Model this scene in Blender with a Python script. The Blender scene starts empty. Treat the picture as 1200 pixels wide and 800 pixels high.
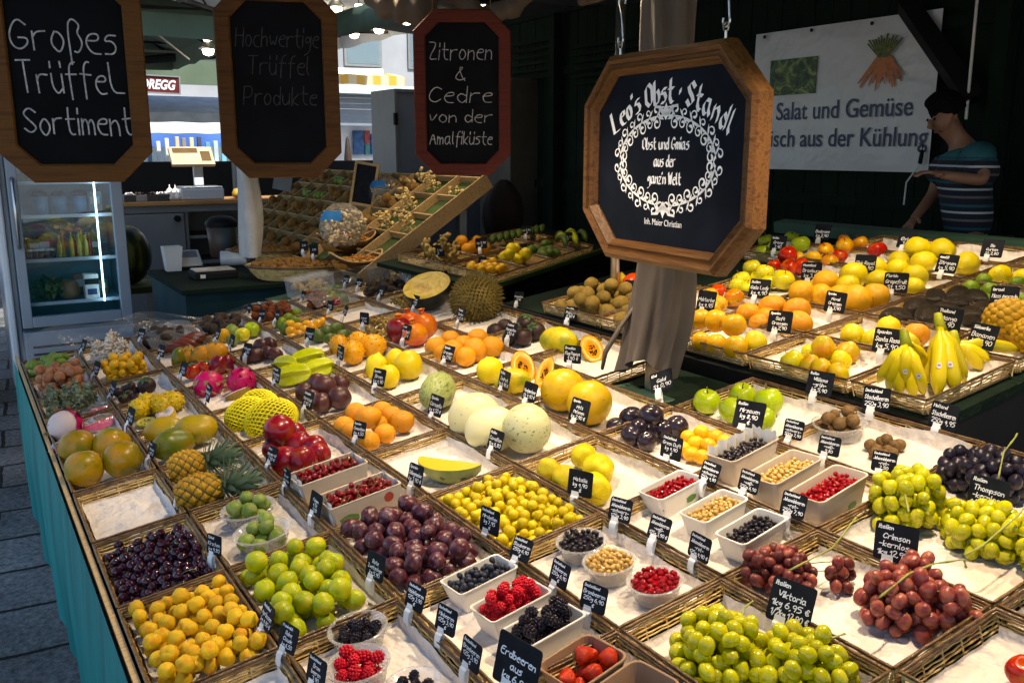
import bpy, math, random
import numpy as np
from mathutils import Vector, Matrix, Euler, noise

R = math.radians
rng = random.Random(7)
scene = bpy.context.scene
COL = scene.collection

# ------------------------------------------------------------------ camera
PITCH, YAW, SLOPE, FPX = R(12), R(31.86), R(7.8), 1056.0
CAM = Vector((0, 0, 1.68))
FW = Vector((math.sin(YAW)*math.cos(PITCH), math.cos(YAW)*math.cos(PITCH), -math.sin(PITCH)))
RT = Vector((math.cos(YAW), -math.sin(YAW), 0))
UP = RT.cross(FW)
cd = bpy.data.cameras.new('camera')
cam_o = bpy.data.objects.new('camera', cd)
COL.objects.link(cam_o)
cd.sensor_width = 36
cd.lens = 36*FPX/1200
cd.clip_start = .05
cd.clip_end = 500
m = Matrix((RT, UP, -FW)).transposed().to_4x4()
m.translation = CAM
cam_o.matrix_world = m
scene.camera = cam_o

# ------------------------------------------------------------------ sky, sun, exposure
SUN_EL, SUN_AZ = R(52), R(168)          # azimuth measured clockwise from +Y (where the sun stands)
w = bpy.data.worlds.new('World')
scene.world = w
w.use_nodes = True
nt = w.node_tree
bg = nt.nodes['Background']
sky = nt.nodes.new('ShaderNodeTexSky')
sky.sky_type = 'NISHITA'
sky.sun_disc = False
sky.sun_elevation = SUN_EL
sky.sun_rotation = SUN_AZ
nt.links.new(sky.outputs[0], bg.inputs[0])
bg.inputs[1].default_value = .14
sl = bpy.data.lights.new('sun', 'SUN')
sl.energy = 4.2
sl.angle = R(.5)
sl.color = (1, .95, .87)
so = bpy.data.objects.new('sun', sl)
COL.objects.link(so)
sd = Vector((math.sin(SUN_AZ)*math.cos(SUN_EL), math.cos(SUN_AZ)*math.cos(SUN_EL), math.sin(SUN_EL)))
so.rotation_euler = sd.to_track_quat('Z', 'Y').to_euler()
so.location = (0, -3, 9)
scene.view_settings.view_transform = 'Standard'
scene.view_settings.look = 'None'
scene.view_settings.gamma = 1
scene.view_settings.exposure = .78
LAMP_W = 60.0
scene.cycles.max_bounces = 6
scene.cycles.diffuse_bounces = 2
scene.cycles.transparent_max_bounces = 16
scene.cycles.caustics_reflective = False
scene.cycles.caustics_refractive = False
scene.cycles.use_denoising = True

# ------------------------------------------------------------------ places
U = Vector((math.cos(SLOPE), 0, math.sin(SLOPE)))   # across the sloped display, rising to the seller
V = Vector((0, 1, 0))                               # along the counter, away from the customer
N = U.cross(V)
def L(u, v, w=0.0):
    return CAM + U*u + V*v + N*(w-1.0)
def ray(px, py):
    return (FW*FPX + RT*(px-600) + UP*(400-py)).normalized()
def on(px, py, w=0.0):
    d = ray(px, py); return CAM + d*((w-1.0)/d.dot(N))
def uvw(p):
    q = p-CAM; return q.dot(U), q.dot(V), q.dot(N)+1.0
def at_z(px, py, z):
    d = ray(px, py); return CAM + d*((z-CAM.z)/d.z)
def at_Y(px, py, y):
    d = ray(px, py); return CAM + d*(y/d.y)
def at_X(px, py, x):
    d = ray(px, py); return CAM + d*(x/d.x)
def at_D(px, py, D):
    d = ray(px, py); return CAM + d*(D/d.dot(FW))
def proj(p):
    q = p-CAM; z = q.dot(FW); return 600+FPX*q.dot(RT)/z, 400-FPX*q.dot(UP)/z
ROT = Matrix((U, V, N)).transposed()                # local display axes -> world

# ------------------------------------------------------------------ helpers
def tag(o, label=None, cat=None, group=None, kind=None):
    if label: o['label'] = label
    if cat: o['category'] = cat
    if group: o['group'] = group
    if kind: o['kind'] = kind
    return o
def empty(name, loc=(0, 0, 0), label=None, cat=None, group=None, mat3=None):
    o = bpy.data.objects.new(name, None)
    o.empty_display_size = .05
    COL.objects.link(o)
    if mat3 is not None:
        mm = mat3.to_4x4(); mm.translation = Vector(loc); o.matrix_world = mm
    else:
        o.location = loc
    return tag(o, label, cat, group)
def inst(name, me, parent=None, loc=(0, 0, 0), rot=None, scale=None):
    o = bpy.data.objects.new(name, me)
    COL.objects.link(o)
    if parent: o.parent = parent
    o.location = loc
    if rot is not None:
        if isinstance(rot, Matrix): o.rotation_euler = rot.to_euler()
        else: o.rotation_euler = rot
    if scale is not None:
        o.scale = (scale,)*3 if isinstance(scale, (int, float)) else scale
    return o

class MB:
    def __init__(s): s.v = []; s.f = []; s.mi = []; s.cur = 0
    def add(s, vs, fs):
        b = len(s.v); s.v += [tuple(x) for x in vs]
        s.f += [tuple(i+b for i in f) for f in fs]; s.mi += [s.cur]*len(fs)
    def box(s, lo, hi, M=None):
        x0, y0, z0 = lo; x1, y1, z1 = hi
        vs = [(x0,y0,z0),(x1,y0,z0),(x1,y1,z0),(x0,y1,z0),(x0,y0,z1),(x1,y0,z1),(x1,y1,z1),(x0,y1,z1)]
        if M is not None: vs = [tuple(M @ Vector(p)) for p in vs]
        s.add(vs, [(0,3,2,1),(4,5,6,7),(0,1,5,4),(1,2,6,5),(2,3,7,6),(3,0,4,7)])
    def tube(s, pts, r, n=6, cap=True, flat=1.0):
        pts = [Vector(p) for p in pts]
        rs = r if isinstance(r, (list, tuple)) else [r]*len(pts)
        rings = []; ref = None
        for i, p in enumerate(pts):
            t = (pts[min(i+1, len(pts)-1)]-pts[max(i-1, 0)]).normalized()
            if ref is None:
                ref = Vector((0, 0, 1)) if abs(t.z) < .9 else Vector((1, 0, 0))
            a = (ref - t*ref.dot(t))
            if a.length < 1e-6: a = t.orthogonal()
            a.normalize(); ref = a; b = t.cross(a)
            rings.append([p + (a*math.cos(2*math.pi*k/n)*flat + b*math.sin(2*math.pi*k/n))*rs[i] for k in range(n)])
        vs = [q for ri in rings for q in ri]; fs = []
        for i in range(len(pts)-1):
            for k in range(n):
                fs.append((i*n+k, i*n+(k+1) % n, (i+1)*n+(k+1) % n, (i+1)*n+k))
        if cap:
            fs.append(tuple(range(n-1, -1, -1))); b = (len(pts)-1)*n; fs.append(tuple(b+k for k in range(n)))
        s.add(vs, fs)
    def lathe(s, prof, n=20, c=(0, 0, 0), M=None, squash=(1, 1)):
        vs = []; fs = []; cx, cy, cz = c
        for r, z in prof:
            for k in range(n):
                a = 2*math.pi*k/n
                p = (cx+r*math.cos(a)*squash[0], cy+r*math.sin(a)*squash[1], cz+z)
                vs.append(tuple(M @ Vector(p)) if M is not None else p)
        for i in range(len(prof)-1):
            for k in range(n):
                fs.append((i*n+k, i*n+(k+1) % n, (i+1)*n+(k+1) % n, (i+1)*n+k))
        s.add(vs, fs)
    def grid(s, fn, nu, nv):
        vs = [fn(i/nu, j/nv) for j in range(nv+1) for i in range(nu+1)]
        fs = [(j*(nu+1)+i, j*(nu+1)+i+1, (j+1)*(nu+1)+i+1, (j+1)*(nu+1)+i) for j in range(nv) for i in range(nu)]
        s.add(vs, fs)
    def mesh(s, name, mats, smooth=False, bevel=0):
        me = bpy.data.meshes.new(name)
        me.from_pydata(s.v, [], s.f)
        if not isinstance(mats, (list, tuple)): mats = [mats]
        for q in mats: me.materials.append(q)
        if len(mats) > 1: me.polygons.foreach_set('material_index', s.mi)
        me.polygons.foreach_set('use_smooth', [smooth]*len(s.f))
        me.update()
        return me
    def build(s, name, mats, parent=None, loc=(0, 0, 0), smooth=False, bevel=0, rot=None):
        o = inst(name, s.mesh(name, mats, smooth), parent, loc, rot)
        if bevel:
            b = o.modifiers.new('bevel', 'BEVEL'); b.width = bevel; b.segments = 2; b.limit_method = 'ANGLE'
        return o

# ------------------------------------------------------------------ materials
def newmat(name):
    mt = bpy.data.materials.new(name); mt.use_nodes = True
    t = mt.node_tree
    return mt, t, t.nodes['Principled BSDF']
def ramp(t, stops):
    r = t.nodes.new('ShaderNodeValToRGB'); e = r.color_ramp.elements
    while len(e) < len(stops): e.new(.5)
    for k, (p, c) in enumerate(stops):
        e[k].position = p; e[k].color = (*c, 1)
    return r
def mat(name, col, rough=.6, metal=0, spec=.5, var=.18, vscale=6, bump=0, bscale=60, coat=0, emit=None, estr=0, stretch=None, spots=None, trans=0):
    """surface with mottled colour: col is one colour or a list of colours mixed by noise"""
    mt, t, b = newmat(name)
    if spots is None and name.endswith(('_skin', '_peel')):
        c_ = col[0] if isinstance(col, list) else col; spots = ((c_[0]*.45, c_[1]*.40, c_[2]*.5), 5.5, .69)
    cols = col if isinstance(col, list) else [tuple(x*(1-var) for x in col), tuple(min(1, x*(1+var)) for x in col)]
    tc = t.nodes.new('ShaderNodeTexCoord')
    mp = t.nodes.new('ShaderNodeMapping')
    oi = t.nodes.new('ShaderNodeObjectInfo')
    mul = t.nodes.new('ShaderNodeMath'); mul.operation = 'MULTIPLY'; mul.inputs[1].default_value = 37
    t.links.new(oi.outputs['Random'], mul.inputs[0])
    cb = t.nodes.new('ShaderNodeCombineXYZ')
    for k in range(3): t.links.new(mul.outputs[0], cb.inputs[k])
    t.links.new(tc.outputs['Object'], mp.inputs[0]); t.links.new(cb.outputs[0], mp.inputs['Location'])
    if stretch: mp.inputs['Scale'].default_value = stretch
    n = t.nodes.new('ShaderNodeTexNoise'); n.inputs['Scale'].default_value = vscale; n.inputs['Detail'].default_value = 4
    t.links.new(mp.outputs[0], n.inputs['Vector'])
    k = len(cols)
    r = ramp(t, [(.3+.4*i/max(1, k-1), c) for i, c in enumerate(cols)])
    t.links.new(n.outputs['Fac'], r.inputs[0])
    out = r.outputs[0]
    if spots:
        sc, ss, thr = spots
        vn = t.nodes.new('ShaderNodeTexNoise'); vn.inputs['Scale'].default_value = ss; vn.inputs['Detail'].default_value = 2
        t.links.new(mp.outputs[0], vn.inputs['Vector'])
        r2 = ramp(t, [(thr, (0, 0, 0)), (thr+.06, (1, 1, 1))])
        t.links.new(vn.outputs['Fac'], r2.inputs[0])
        mx = t.nodes.new('ShaderNodeMixRGB'); mx.inputs[2].default_value = (*sc, 1)
        t.links.new(r2.outputs[0], mx.inputs[0]); t.links.new(out, mx.inputs[1]); out = mx.outputs[0]
    hv = t.nodes.new('ShaderNodeHueSaturation')
    mr = t.nodes.new('ShaderNodeMapRange'); mr.inputs[3].default_value = .86; mr.inputs[4].default_value = 1.14
    t.links.new(oi.outputs['Random'], mr.inputs[0]); t.links.new(mr.outputs[0], hv.inputs['Value'])
    t.links.new(out, hv.inputs['Color']); t.links.new(hv.outputs[0], b.inputs['Base Color'])
    b.inputs['Roughness'].default_value = rough
    b.inputs['Metallic'].default_value = metal
    b.inputs['Specular IOR Level'].default_value = spec
    b.inputs['Coat Weight'].default_value = coat
    b.inputs['Transmission Weight'].default_value = trans
    if bump:
        n2 = t.nodes.new('ShaderNodeTexNoise'); n2.inputs['Scale'].default_value = bscale; n2.inputs['Detail'].default_value = 3
        t.links.new(mp.outputs[0], n2.inputs['Vector'])
        bp = t.nodes.new('ShaderNodeBump'); bp.inputs['Strength'].default_value = bump; bp.inputs['Distance'].default_value = .05
        t.links.new(n2.outputs['Fac'], bp.inputs['Height']); t.links.new(bp.outputs[0], b.inputs['Normal'])
    if emit:
        b.inputs['Emission Color'].default_value = (*emit, 1); b.inputs['Emission Strength'].default_value = estr
    return mt
def clear_mat(name, tint=(1, 1, 1), gloss=.14, rough=.08, alpha_col=(.9, .93, .95), crinkle=0, milky=0):
    mt, t, b = newmat(name)
    out = t.nodes['Material Output']
    tr = t.nodes.new('ShaderNodeBsdfTransparent'); tr.inputs[0].default_value = (*tint, 1)
    gl = t.nodes.new('ShaderNodeBsdfGlossy'); gl.inputs[0].default_value = (*alpha_col, 1); gl.inputs['Roughness'].default_value = rough
    fr = t.nodes.new('ShaderNodeFresnel'); fr.inputs[0].default_value = 1.45
    ad = t.nodes.new('ShaderNodeMath'); ad.operation = 'MULTIPLY_ADD'; ad.inputs[1].default_value = .4; ad.inputs[2].default_value = gloss-.015; ad.use_clamp = True
    t.links.new(fr.outputs[0], ad.inputs[0])
    mx = t.nodes.new('ShaderNodeMixShader')
    t.links.new(ad.outputs[0], mx.inputs[0]); t.links.new(tr.outputs[0], mx.inputs[1]); t.links.new(gl.outputs[0], mx.inputs[2])
    if crinkle:
        tc = t.nodes.new('ShaderNodeTexCoord')
        n2 = t.nodes.new('ShaderNodeTexNoise'); n2.inputs['Scale'].default_value = crinkle; n2.inputs['Detail'].default_value = 3
        t.links.new(tc.outputs['Object'], n2.inputs['Vector'])
        bp = t.nodes.new('ShaderNodeBump'); bp.inputs['Strength'].default_value = .6; bp.inputs['Distance'].default_value = .03
        t.links.new(n2.outputs['Fac'], bp.inputs['Height']); t.links.new(bp.outputs[0], gl.inputs['Normal'])
    if milky:
        df = t.nodes.new('ShaderNodeBsdfDiffuse'); df.inputs[0].default_value = (.8, .8, .82, 1)
        m2 = t.nodes.new('ShaderNodeMixShader'); m2.inputs[0].default_value = milky
        t.links.new(mx.outputs[0], m2.inputs[1]); t.links.new(df.outputs[0], m2.inputs[2]); mx = m2
    t.links.new(mx.outputs[0], out.inputs[0])
    return mt
def emit_mat(name, col, s):
    mt, t, b = newmat(name)
    b.inputs['Base Color'].default_value = (*col, 1)
    b.inputs['Emission Color'].default_value = (*col, 1); b.inputs['Emission Strength'].default_value = s
    return mt
def wood_mat(name, c0, c1, rough=.5, sc=(1, 14, 14)):
    return mat(name, [c0, c1, c0], rough, spec=.22, vscale=5, stretch=sc, bump=.15, bscale=14)

M = {}
M['rattan'] = mat('rattan', [(.38, .22, .06), (.64, .43, .15), (.78, .58, .25)], .5, vscale=26, bump=.2, bscale=120)
M['rim'] = mat('rattan_rim', [(.045, .022, .010), (.16, .09, .035), (.06, .03, .014)], .3, vscale=30, bump=.2, bscale=90)
M['tray_floor'] = mat('tray_floor', (.25, .15, .07), .7)
M['paper'] = mat('paper', (.75, .69, .63), .8, var=.10, vscale=7, bump=.7, bscale=16, spots=((.67, .58, .49), 4.5, .66))
M['card'] = mat('chalk_card', (.010, .012, .017), .7, spec=.12, var=.3, vscale=30)
M['chalk'] = mat('chalk_pen', (.85, .86, .88), .8, var=.06)
M['chalk_dim'] = mat('rubbed_chalk', (.030, .030, .032), .9, var=.5, vscale=60)
M['chalk_soft'] = mat('chalk_stick', (.36, .36, .38), .9, var=.4, vscale=90)
M['clip'] = mat('white_plastic', (.80, .80, .80), .35, var=.04)
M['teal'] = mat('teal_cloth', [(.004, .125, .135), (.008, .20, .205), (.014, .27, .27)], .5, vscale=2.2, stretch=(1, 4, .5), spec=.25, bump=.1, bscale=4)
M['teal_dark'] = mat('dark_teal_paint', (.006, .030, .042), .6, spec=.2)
M['green_paint'] = mat('green_paint', (.035, .085, .055), .5, bump=.1)
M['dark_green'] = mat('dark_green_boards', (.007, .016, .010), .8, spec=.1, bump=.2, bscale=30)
M['green_edge'] = mat('green_edge', (.09, .15, .025), .5)
M['black'] = mat('black_paint', (.008, .008, .009), .6, spec=.2)
M['darkwood'] = wood_mat('dark_wood', (.02, .012, .008), (.05, .03, .018))
M['oak'] = wood_mat('oak_frame', (.075, .030, .008), (.150, .066, .018), .42)
M['oak_dark'] = wood_mat('brown_frame', (.070, .025, .003), (.115, .044, .006), .6)
M['red_wood'] = wood_mat('red_frame', (.060, .009, .005), (.10, .016, .008), .6)
M['rack_wood'] = wood_mat('rack_wood', (.26, .16, .065), (.44, .29, .13), .6)
M['pale_wood'] = wood_mat('pale_wood', (.42, .25, .10), (.60, .40, .18), .5)
M['grey_panel'] = mat('grey_panel', (.20, .23, .28), .45, var=.06)
M['grey_cab'] = mat('grey_cabinet', (.20, .21, .21), .5, var=.06)
M['steel'] = mat('steel', (.55, .56, .58), .28, metal=1, var=.05)
M['white_gloss'] = mat('white_enamel', (.62, .68, .74), .3, var=.04)
M['fridge_grey'] = mat('fridge_grey', (.33, .39, .47), .35, var=.05)
M['cloth_brown'] = mat('brown_cloth', [(.085, .068, .056), (.125, .10, .082)], .85, vscale=4, bump=.06, bscale=40)
M['cloth_white'] = mat('white_cloth', [(.42, .42, .42), (.56, .56, .55)], .85, vscale=5, bump=.2, bscale=50)
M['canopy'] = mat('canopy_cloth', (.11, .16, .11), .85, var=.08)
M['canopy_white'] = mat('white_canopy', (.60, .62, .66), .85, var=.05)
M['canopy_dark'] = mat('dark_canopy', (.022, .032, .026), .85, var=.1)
M['clear'] = clear_mat('clear_plastic', gloss=.08, milky=.22)
M['film'] = clear_mat('plastic_film', gloss=.03, rough=.22, crinkle=16, milky=.08)
M['glass'] = clear_mat('door_glass', tint=(.90, .97, 1), gloss=.08, rough=.02)
M['carton'] = mat('grey_carton', (.52, .44, .35), .75, var=.08, vscale=10)
M['carton_white'] = mat('white_carton', (.72, .69, .64), .7, var=.05)
M['carton_brown'] = mat('brown_carton', (.30, .18, .10), .75, var=.1)
M['stem_green'] = mat('green_stem', (.28, .30, .06), .6)
M['stem_brown'] = mat('brown_stem', (.16, .09, .04), .7)
M['leaf'] = mat('leaf_green', [(.03, .09, .02), (.08, .17, .04)], .55)
M['lamp_glow'] = emit_mat('lamp_glow', (1, .82, .55), 9)

# ================================================================== SETTING
# ground: granite slabs in running bond
mt, t, b = newmat('granite_paving')
tc = t.nodes.new('ShaderNodeTexCoord')
mp = t.nodes.new('ShaderNodeMapping'); mp.inputs['Rotation'].default_value = (0, 0, R(4))
br = t.nodes.new('ShaderNodeTexBrick')
br.inputs['Scale'].default_value = 1.0
br.inputs['Brick Width'].default_value = .56; br.inputs['Row Height'].default_value = .36
br.inputs['Mortar Size'].default_value = .012; br.inputs['Mortar Smooth'].default_value = .3
br.inputs['Color1'].default_value = (.19, .19, .19, 1); br.inputs['Color2'].default_value = (.28, .28, .28, 1)
br.inputs['Mortar'].default_value = (.025, .025, .025, 1)
n1 = t.nodes.new('ShaderNodeTexNoise'); n1.inputs['Scale'].default_value = 38; n1.inputs['Detail'].default_value = 9; n1.inputs['Roughness'].default_value = .75
n2 = t.nodes.new('ShaderNodeTexNoise'); n2.inputs['Scale'].default_value = 1.7; n2.inputs['Detail'].default_value = 5
wv = t.nodes.new('ShaderNodeTexNoise'); wv.inputs['Scale'].default_value = 9
vm = t.nodes.new('ShaderNodeMixRGB'); vm.blend_type = 'LINEAR_LIGHT'; vm.inputs[0].default_value = .012
t.links.new(tc.outputs['Object'], mp.inputs[0]); t.links.new(mp.outputs[0], vm.inputs[1]); t.links.new(wv.outputs['Color'], vm.inputs[2])
t.links.new(vm.outputs[0], br.inputs['Vector'])
for n_ in (n1, n2, wv): t.links.new(mp.outputs[0], n_.inputs['Vector'])
mA = t.nodes.new('ShaderNodeMixRGB'); mA.blend_type = 'OVERLAY'; mA.inputs[0].default_value = 1
mB = t.nodes.new('ShaderNodeMixRGB'); mB.blend_type = 'OVERLAY'; mB.inputs[0].default_value = .8
rq = ramp(t, [(.36, (.22, .22, .22)), (.64, (.86, .86, .86))]); t.links.new(n1.outputs['Fac'], rq.inputs[0])
t.links.new(br.outputs['Color'], mA.inputs[1]); t.links.new(rq.outputs[0], mA.inputs[2])
t.links.new(mA.outputs[0], mB.inputs[1]); t.links.new(n2.outputs['Fac'], mB.inputs[2])
t.links.new(mB.outputs[0], b.inputs['Base Color'])
b.inputs['Roughness'].default_value = .85; b.inputs['Specular IOR Level'].default_value = .2
bp = t.nodes.new('ShaderNodeBump'); bp.inputs['Strength'].default_value = 1; bp.inputs['Distance'].default_value = .03
ms = t.nodes.new('ShaderNodeMath'); ms.operation = 'SUBTRACT'
t.links.new(n1.outputs['Fac'], ms.inputs[0]); t.links.new(br.outputs['Fac'], ms.inputs[1])
t.links.new(ms.outputs[0], bp.inputs['Height']); t.links.new(bp.outputs[0], b.inputs['Normal'])
g = MB(); g.add([(-150, -150, 0), (150, -150, 0), (150, 150, 0), (-150, 150, 0)], [(0, 1, 2, 3)])
tag(g.build('ground', mt), kind='structure')
g = MB(); g.box((2.6, .4, .004), (4.93, 8.0, .16))
tag(g.build('stall_floor', M['darkwood']), kind='structure')

# ------------------------------------------------------------------ main counter
UL, UR, V0, V1 = .068, 2.045, -.35, 4.98
cnt = empty('market_counter', (0.2, 2.3, 0), 'long sloping market counter with teal cloth skirt carrying the wicker trays', 'counter')
def child(o, parent):
    o.parent = parent; o.matrix_parent_inverse = parent.matrix_world.inverted(); return o
bpy.context.view_layer.update()
def corner_box(mb, u0, u1, v0, v1, w0, w1):
    vs = [L(u, v, ww) for ww in (w0, w1) for u, v in ((u0, v0), (u1, v0), (u1, v1), (u0, v1))]
    mb.add(vs, [(0, 3, 2, 1), (4, 5, 6, 7), (0, 1, 5, 4), (1, 2, 6, 5), (2, 3, 7, 6), (3, 0, 4, 7)])
g = MB(); corner_box(g, UL+.012, UR, V0, V1, -.085, -.057); child(g.build('table_top', M['dark_green']), cnt)
g = MB(); corner_box(g, UL-.002, UL+.010, V0, V1, -.075, -.012); child(g.build('edge_board', M['pale_wood']), cnt)
# hanging cloth skirt with soft folds
xe = L(UL, 0, -.06).x; ze = L(UL, 0, -.03).z
g = MB()
def skirt(a, c):
    y = V0+(V1-V0)*a; z = ze*(1-c)+.012*c
    fold = .007*c*math.sin(y*9+math.sin(y*3.1)*1.6)+.008*c*math.sin(y*23+1)
    return (xe-.014+fold*.9-.010*math.sin(c*math.pi), y, z)
g.grid(skirt, 260, 10); child(g.build('skirt', M['teal'], smooth=True), cnt)
g = MB()
pe = [L(UL, V1, -.06), L(UR, V1, -.06)]
g.grid(lambda a, c: (pe[0].x+(pe[1].x-pe[0].x)*a, V1+.012*math.sin(a*40)*c, (pe[0].z+(pe[1].z-pe[0].z)*a)*(1-c)+.01*c), 80, 4)
child(g.build('end_cloth', M['teal'], smooth=True), cnt)
for y in (.1, 2.4, 4.8):
    for u in (.25, 1.9):
        g = MB(); p = L(u, y, -.086); g.box((p.x-.03, y-.03, 0), (p.x+.03, y+.03, p.z)); child(g.build('trestle_leg', M['darkwood']), cnt)

# ------------------------------------------------------------------ upper tier
tier = empty('upper_display', L(2.9, 2.4, -1), 'raised inner display tier with dark front carrying citrus, apples and bananas', 'display tier')
bpy.context.view_layer.update()
g = MB(); corner_box(g, 2.085, 3.92, 1.37, 3.62, -.035, -.006); child(g.build('tier_board', M['dark_green']), tier)
g = MB(); corner_box(g, 2.06, 2.083, 1.37, 3.62, -.16, -.010); child(g.build('front_board', M['black']), tier)
g = MB(); corner_box(g, 3.923, 4.02, 1.40, 3.62, -.10, .055); child(g.build('back_board', M['green_paint']), tier)
for v in (1.5, 3.5):
    for u in (2.2, 3.7):
        g = MB(); p = L(u, v, -.036); g.box((p.x-.03, v-.03, .16), (p.x+.03, v+.03, p.z)); child(g.build('tier_leg', M['darkwood']), tier)
g = MB(); g.grid(lambda a, c: (L(2.1+1.75*a, 1.372, -.03).x, 1.372-.012*math.sin(a*30)*c, L(2.1+1.75*a, 1.372, -.012).z*(1-c)+.17*c), 60, 6)
child(g.build('side_cloth', M['black'], smooth=True), tier)

# ------------------------------------------------------------------ canopy over the stall, seller's hut
g = MB()
g.grid(lambda a, c: (-.25+5.65*a, -7.0+14.6*c, 2.64+.38*c**6+.30*math.sin(a*math.pi)*math.sin(c*math.pi)), 16, 24)  # out of view; reach and edges shaped to hold off sky and sun
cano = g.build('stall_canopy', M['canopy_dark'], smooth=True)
tag(cano, 'unseen dark green cloth canopy over the fruit stall, extended to block sky and sun', 'canopy')
XW = 5.0
g = MB()
yy = -.5
while yy < 9.6:
    g.box((XW+.002*(int(yy*10) % 3), yy+.004, 0), (XW+.05, yy+.136, 3.1)); yy += .14
for z in (.5, 1.32, 2.36, 2.9): g.box((XW-.03, -.5, z), (XW-.003, 9.6, z+.07))
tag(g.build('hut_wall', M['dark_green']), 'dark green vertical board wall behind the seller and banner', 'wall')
for p_, wd in ((at_X(1172, 120, XW-.06), .09), (at_X(652, 120, XW-.06), .08)):
    g = MB(); g.box((XW-.12, p_.y-wd/2, .16), (XW-.032, p_.y+wd/2, 2.9))
    tag(g.build('hut_post', M['dark_green'], bevel=.006), 'green timber post standing at the %s end of the board wall' % ('dark right' if wd > .085 else 'far left'), 'post')
pa = at_X(1062, 5, XW-.10); pb = at_X(1140, 118, XW-.10)
g = MB(); g.tube([pa, pb], .07, 4); tag(g.build('diagonal_brace', M['black']), 'dark diagonal timber brace crossing the corner of the white banner', 'brace')
pa = at_X(1148, -30, XW-.14); pb = at_X(1132, 140, XW-.14)
g = MB(); g.tube([pa, pb], .008, 6); tag(g.build('cable', M['clip']), 'thin white cable running down the green wall above the seller', 'cable')
# louvred vents / shelves on the wall to the left of the post
for k, (x0, x1, y0, y1) in enumerate(((672, 760, 50, 92), (600, 652, 48, 90))):
    c0 = at_X(x0, y0, XW-.05); c1 = at_X(x1, y1, XW-.05)
    o = empty('wall_vent', c0, ('louvred dark green vent behind the draped post' if k == 0 else 'louvred dark green vent left of the far wall post'), 'vent')
    g = MB()
    y0_, y1_ = sorted((c0.y, c1.y)); z0_, z1_ = sorted((c0.z, c1.z))
    for q in range(6):
        z = z0_+(z1_-z0_)*q/6
        g.box((-.03, y0_-c0.y, z-c0.z), (.0, y1_-c0.y, z-c0.z+.03))
    g.build('slats', M['dark_green'], o)
# back counter behind the seller (dark) and beige fridge block in the dark corner
c0 = at_D(640, 210, 8.6); c1 = at_D(603, 92, 8.6)
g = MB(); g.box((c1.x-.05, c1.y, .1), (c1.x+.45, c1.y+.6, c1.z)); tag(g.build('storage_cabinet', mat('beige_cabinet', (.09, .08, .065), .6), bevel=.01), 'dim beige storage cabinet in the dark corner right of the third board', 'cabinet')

# ------------------------------------------------------------------ grey partition cabinet behind the third board
YP = 8.7
a0 = at_Y(462, 104, YP); a1 = at_Y(603, 95, YP)
pc = empty('tall_locker', (a0.x, YP, 0), 'tall pale grey locker with framed front behind the third chalkboard', 'locker')
g = MB(); g.box((.03, .02, .1), (a1.x-a0.x-.03, .6, a0.z-.03)); g.build('body', M['grey_panel'], pc)
g = MB()
for lo, hi in (((0, 0, .1), (.03, .6, a0.z)), ((a1.x-a0.x-.03, 0, .1), (a1.x-a0.x, .6, a0.z)), ((.03, 0, a0.z-.03), (a1.x-a0.x-.03, .6, a0.z))): g.box(lo, hi)
g.build('frame', M['grey_cab'], pc)
g = MB(); g.box((-.02, -.03, a0.z-.36), (.02, -.001, a0.z-.24)); g.build('latch', M['black'], pc)

# ------------------------------------------------------------------ street beyond (sunlit)
YS = 17.0
def slab(name, x0, y0, x1, y1, Y, depth, mtl, label, cat, bevel=0):
    a = at_Y(x0, y0, Y); c = at_Y(x1, y1, Y)
    g = MB(); g.box((min(a.x, c.x), Y, min(a.z, c.z)), (max(a.x, c.x), Y+depth, max(a.z, c.z)))
    return tag(g.build(name, mtl, bevel=bevel), label, cat)
blue_c = mat('blue_tarp', [(.04, .12, .42), (.08, .20, .55)], .6, vscale=1.5)
wht = mat('sunlit_white', (.8, .8, .8), .7, var=.04)
a = at_Y(100, 60, 24); c = at_Y(620, 60, 24)
fac = empty('town_house', (a.x, 24, 0), 'pale town house facade closing the sunny street beyond the stalls', 'building')
g = MB(); g.box((-6, 0, 0), (c.x-a.x+4, .4, 9)); g.build('wall', mat('pale_render', (.34, .35, .36), .85, vscale=.8), fac)
for k in range(9):
    for z in (.9, 3.9, 6.6):
        g = MB(); g.box((-5+k*1.9, -.06, z), (-3.9+k*1.9, -.01, z+1.6)); f_ = g.build('window', M['grey_cab'], fac)
        g = MB(); g.box((-4.92+k*1.9, -.075, z+.08), (-3.98+k*1.9, -.065, z+1.52)); g.build('pane', M['glass'], f_)
# awnings and tarps of the stalls opposite
def awning(name, x0, y0, x1, y1, Y, out, mtl, label):
    a = at_Y(x0, y0, Y); c = at_Y(x1, y1, Y)
    g = MB(); n = 14
    g.grid(lambda s, q: (a.x+(c.x-a.x)*s, Y-out*q, a.z+(c.z-a.z)*q-.005*math.sin(s*math.pi*6)*q), 24, 4)
    g.grid(lambda s, q: (a.x+(c.x-a.x)*s, Y-out, c.z-.12*q-.005*math.sin(s*math.pi*6)), 24, 1)
    o = g.build(name, mtl, smooth=False)
    sf = o.modifiers.new('thick', 'SOLIDIFY'); sf.thickness = .01
    return tag(o, label, 'awning')
awning('street_awning', 150, 112, 300, 137, 13.5, .9, mat('greyblue_cloth', (.42, .48, .56), .8), 'grey blue awning valance below the dark red name sign')
slab('canopy_edge', 140, 46, 300, 58, 12.6, .05, M['black'], 'black band at the canopy edge above the dark red sign', 'canopy edge')  # plain black strip built below the umbrella cloth
slab('roof_beam', 140, 58.5, 300, 65, 12.9, .1, mat('pale_beam', (.25, .25, .22), .7), 'pale roof beam under the black canopy edge', 'beam')
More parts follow.
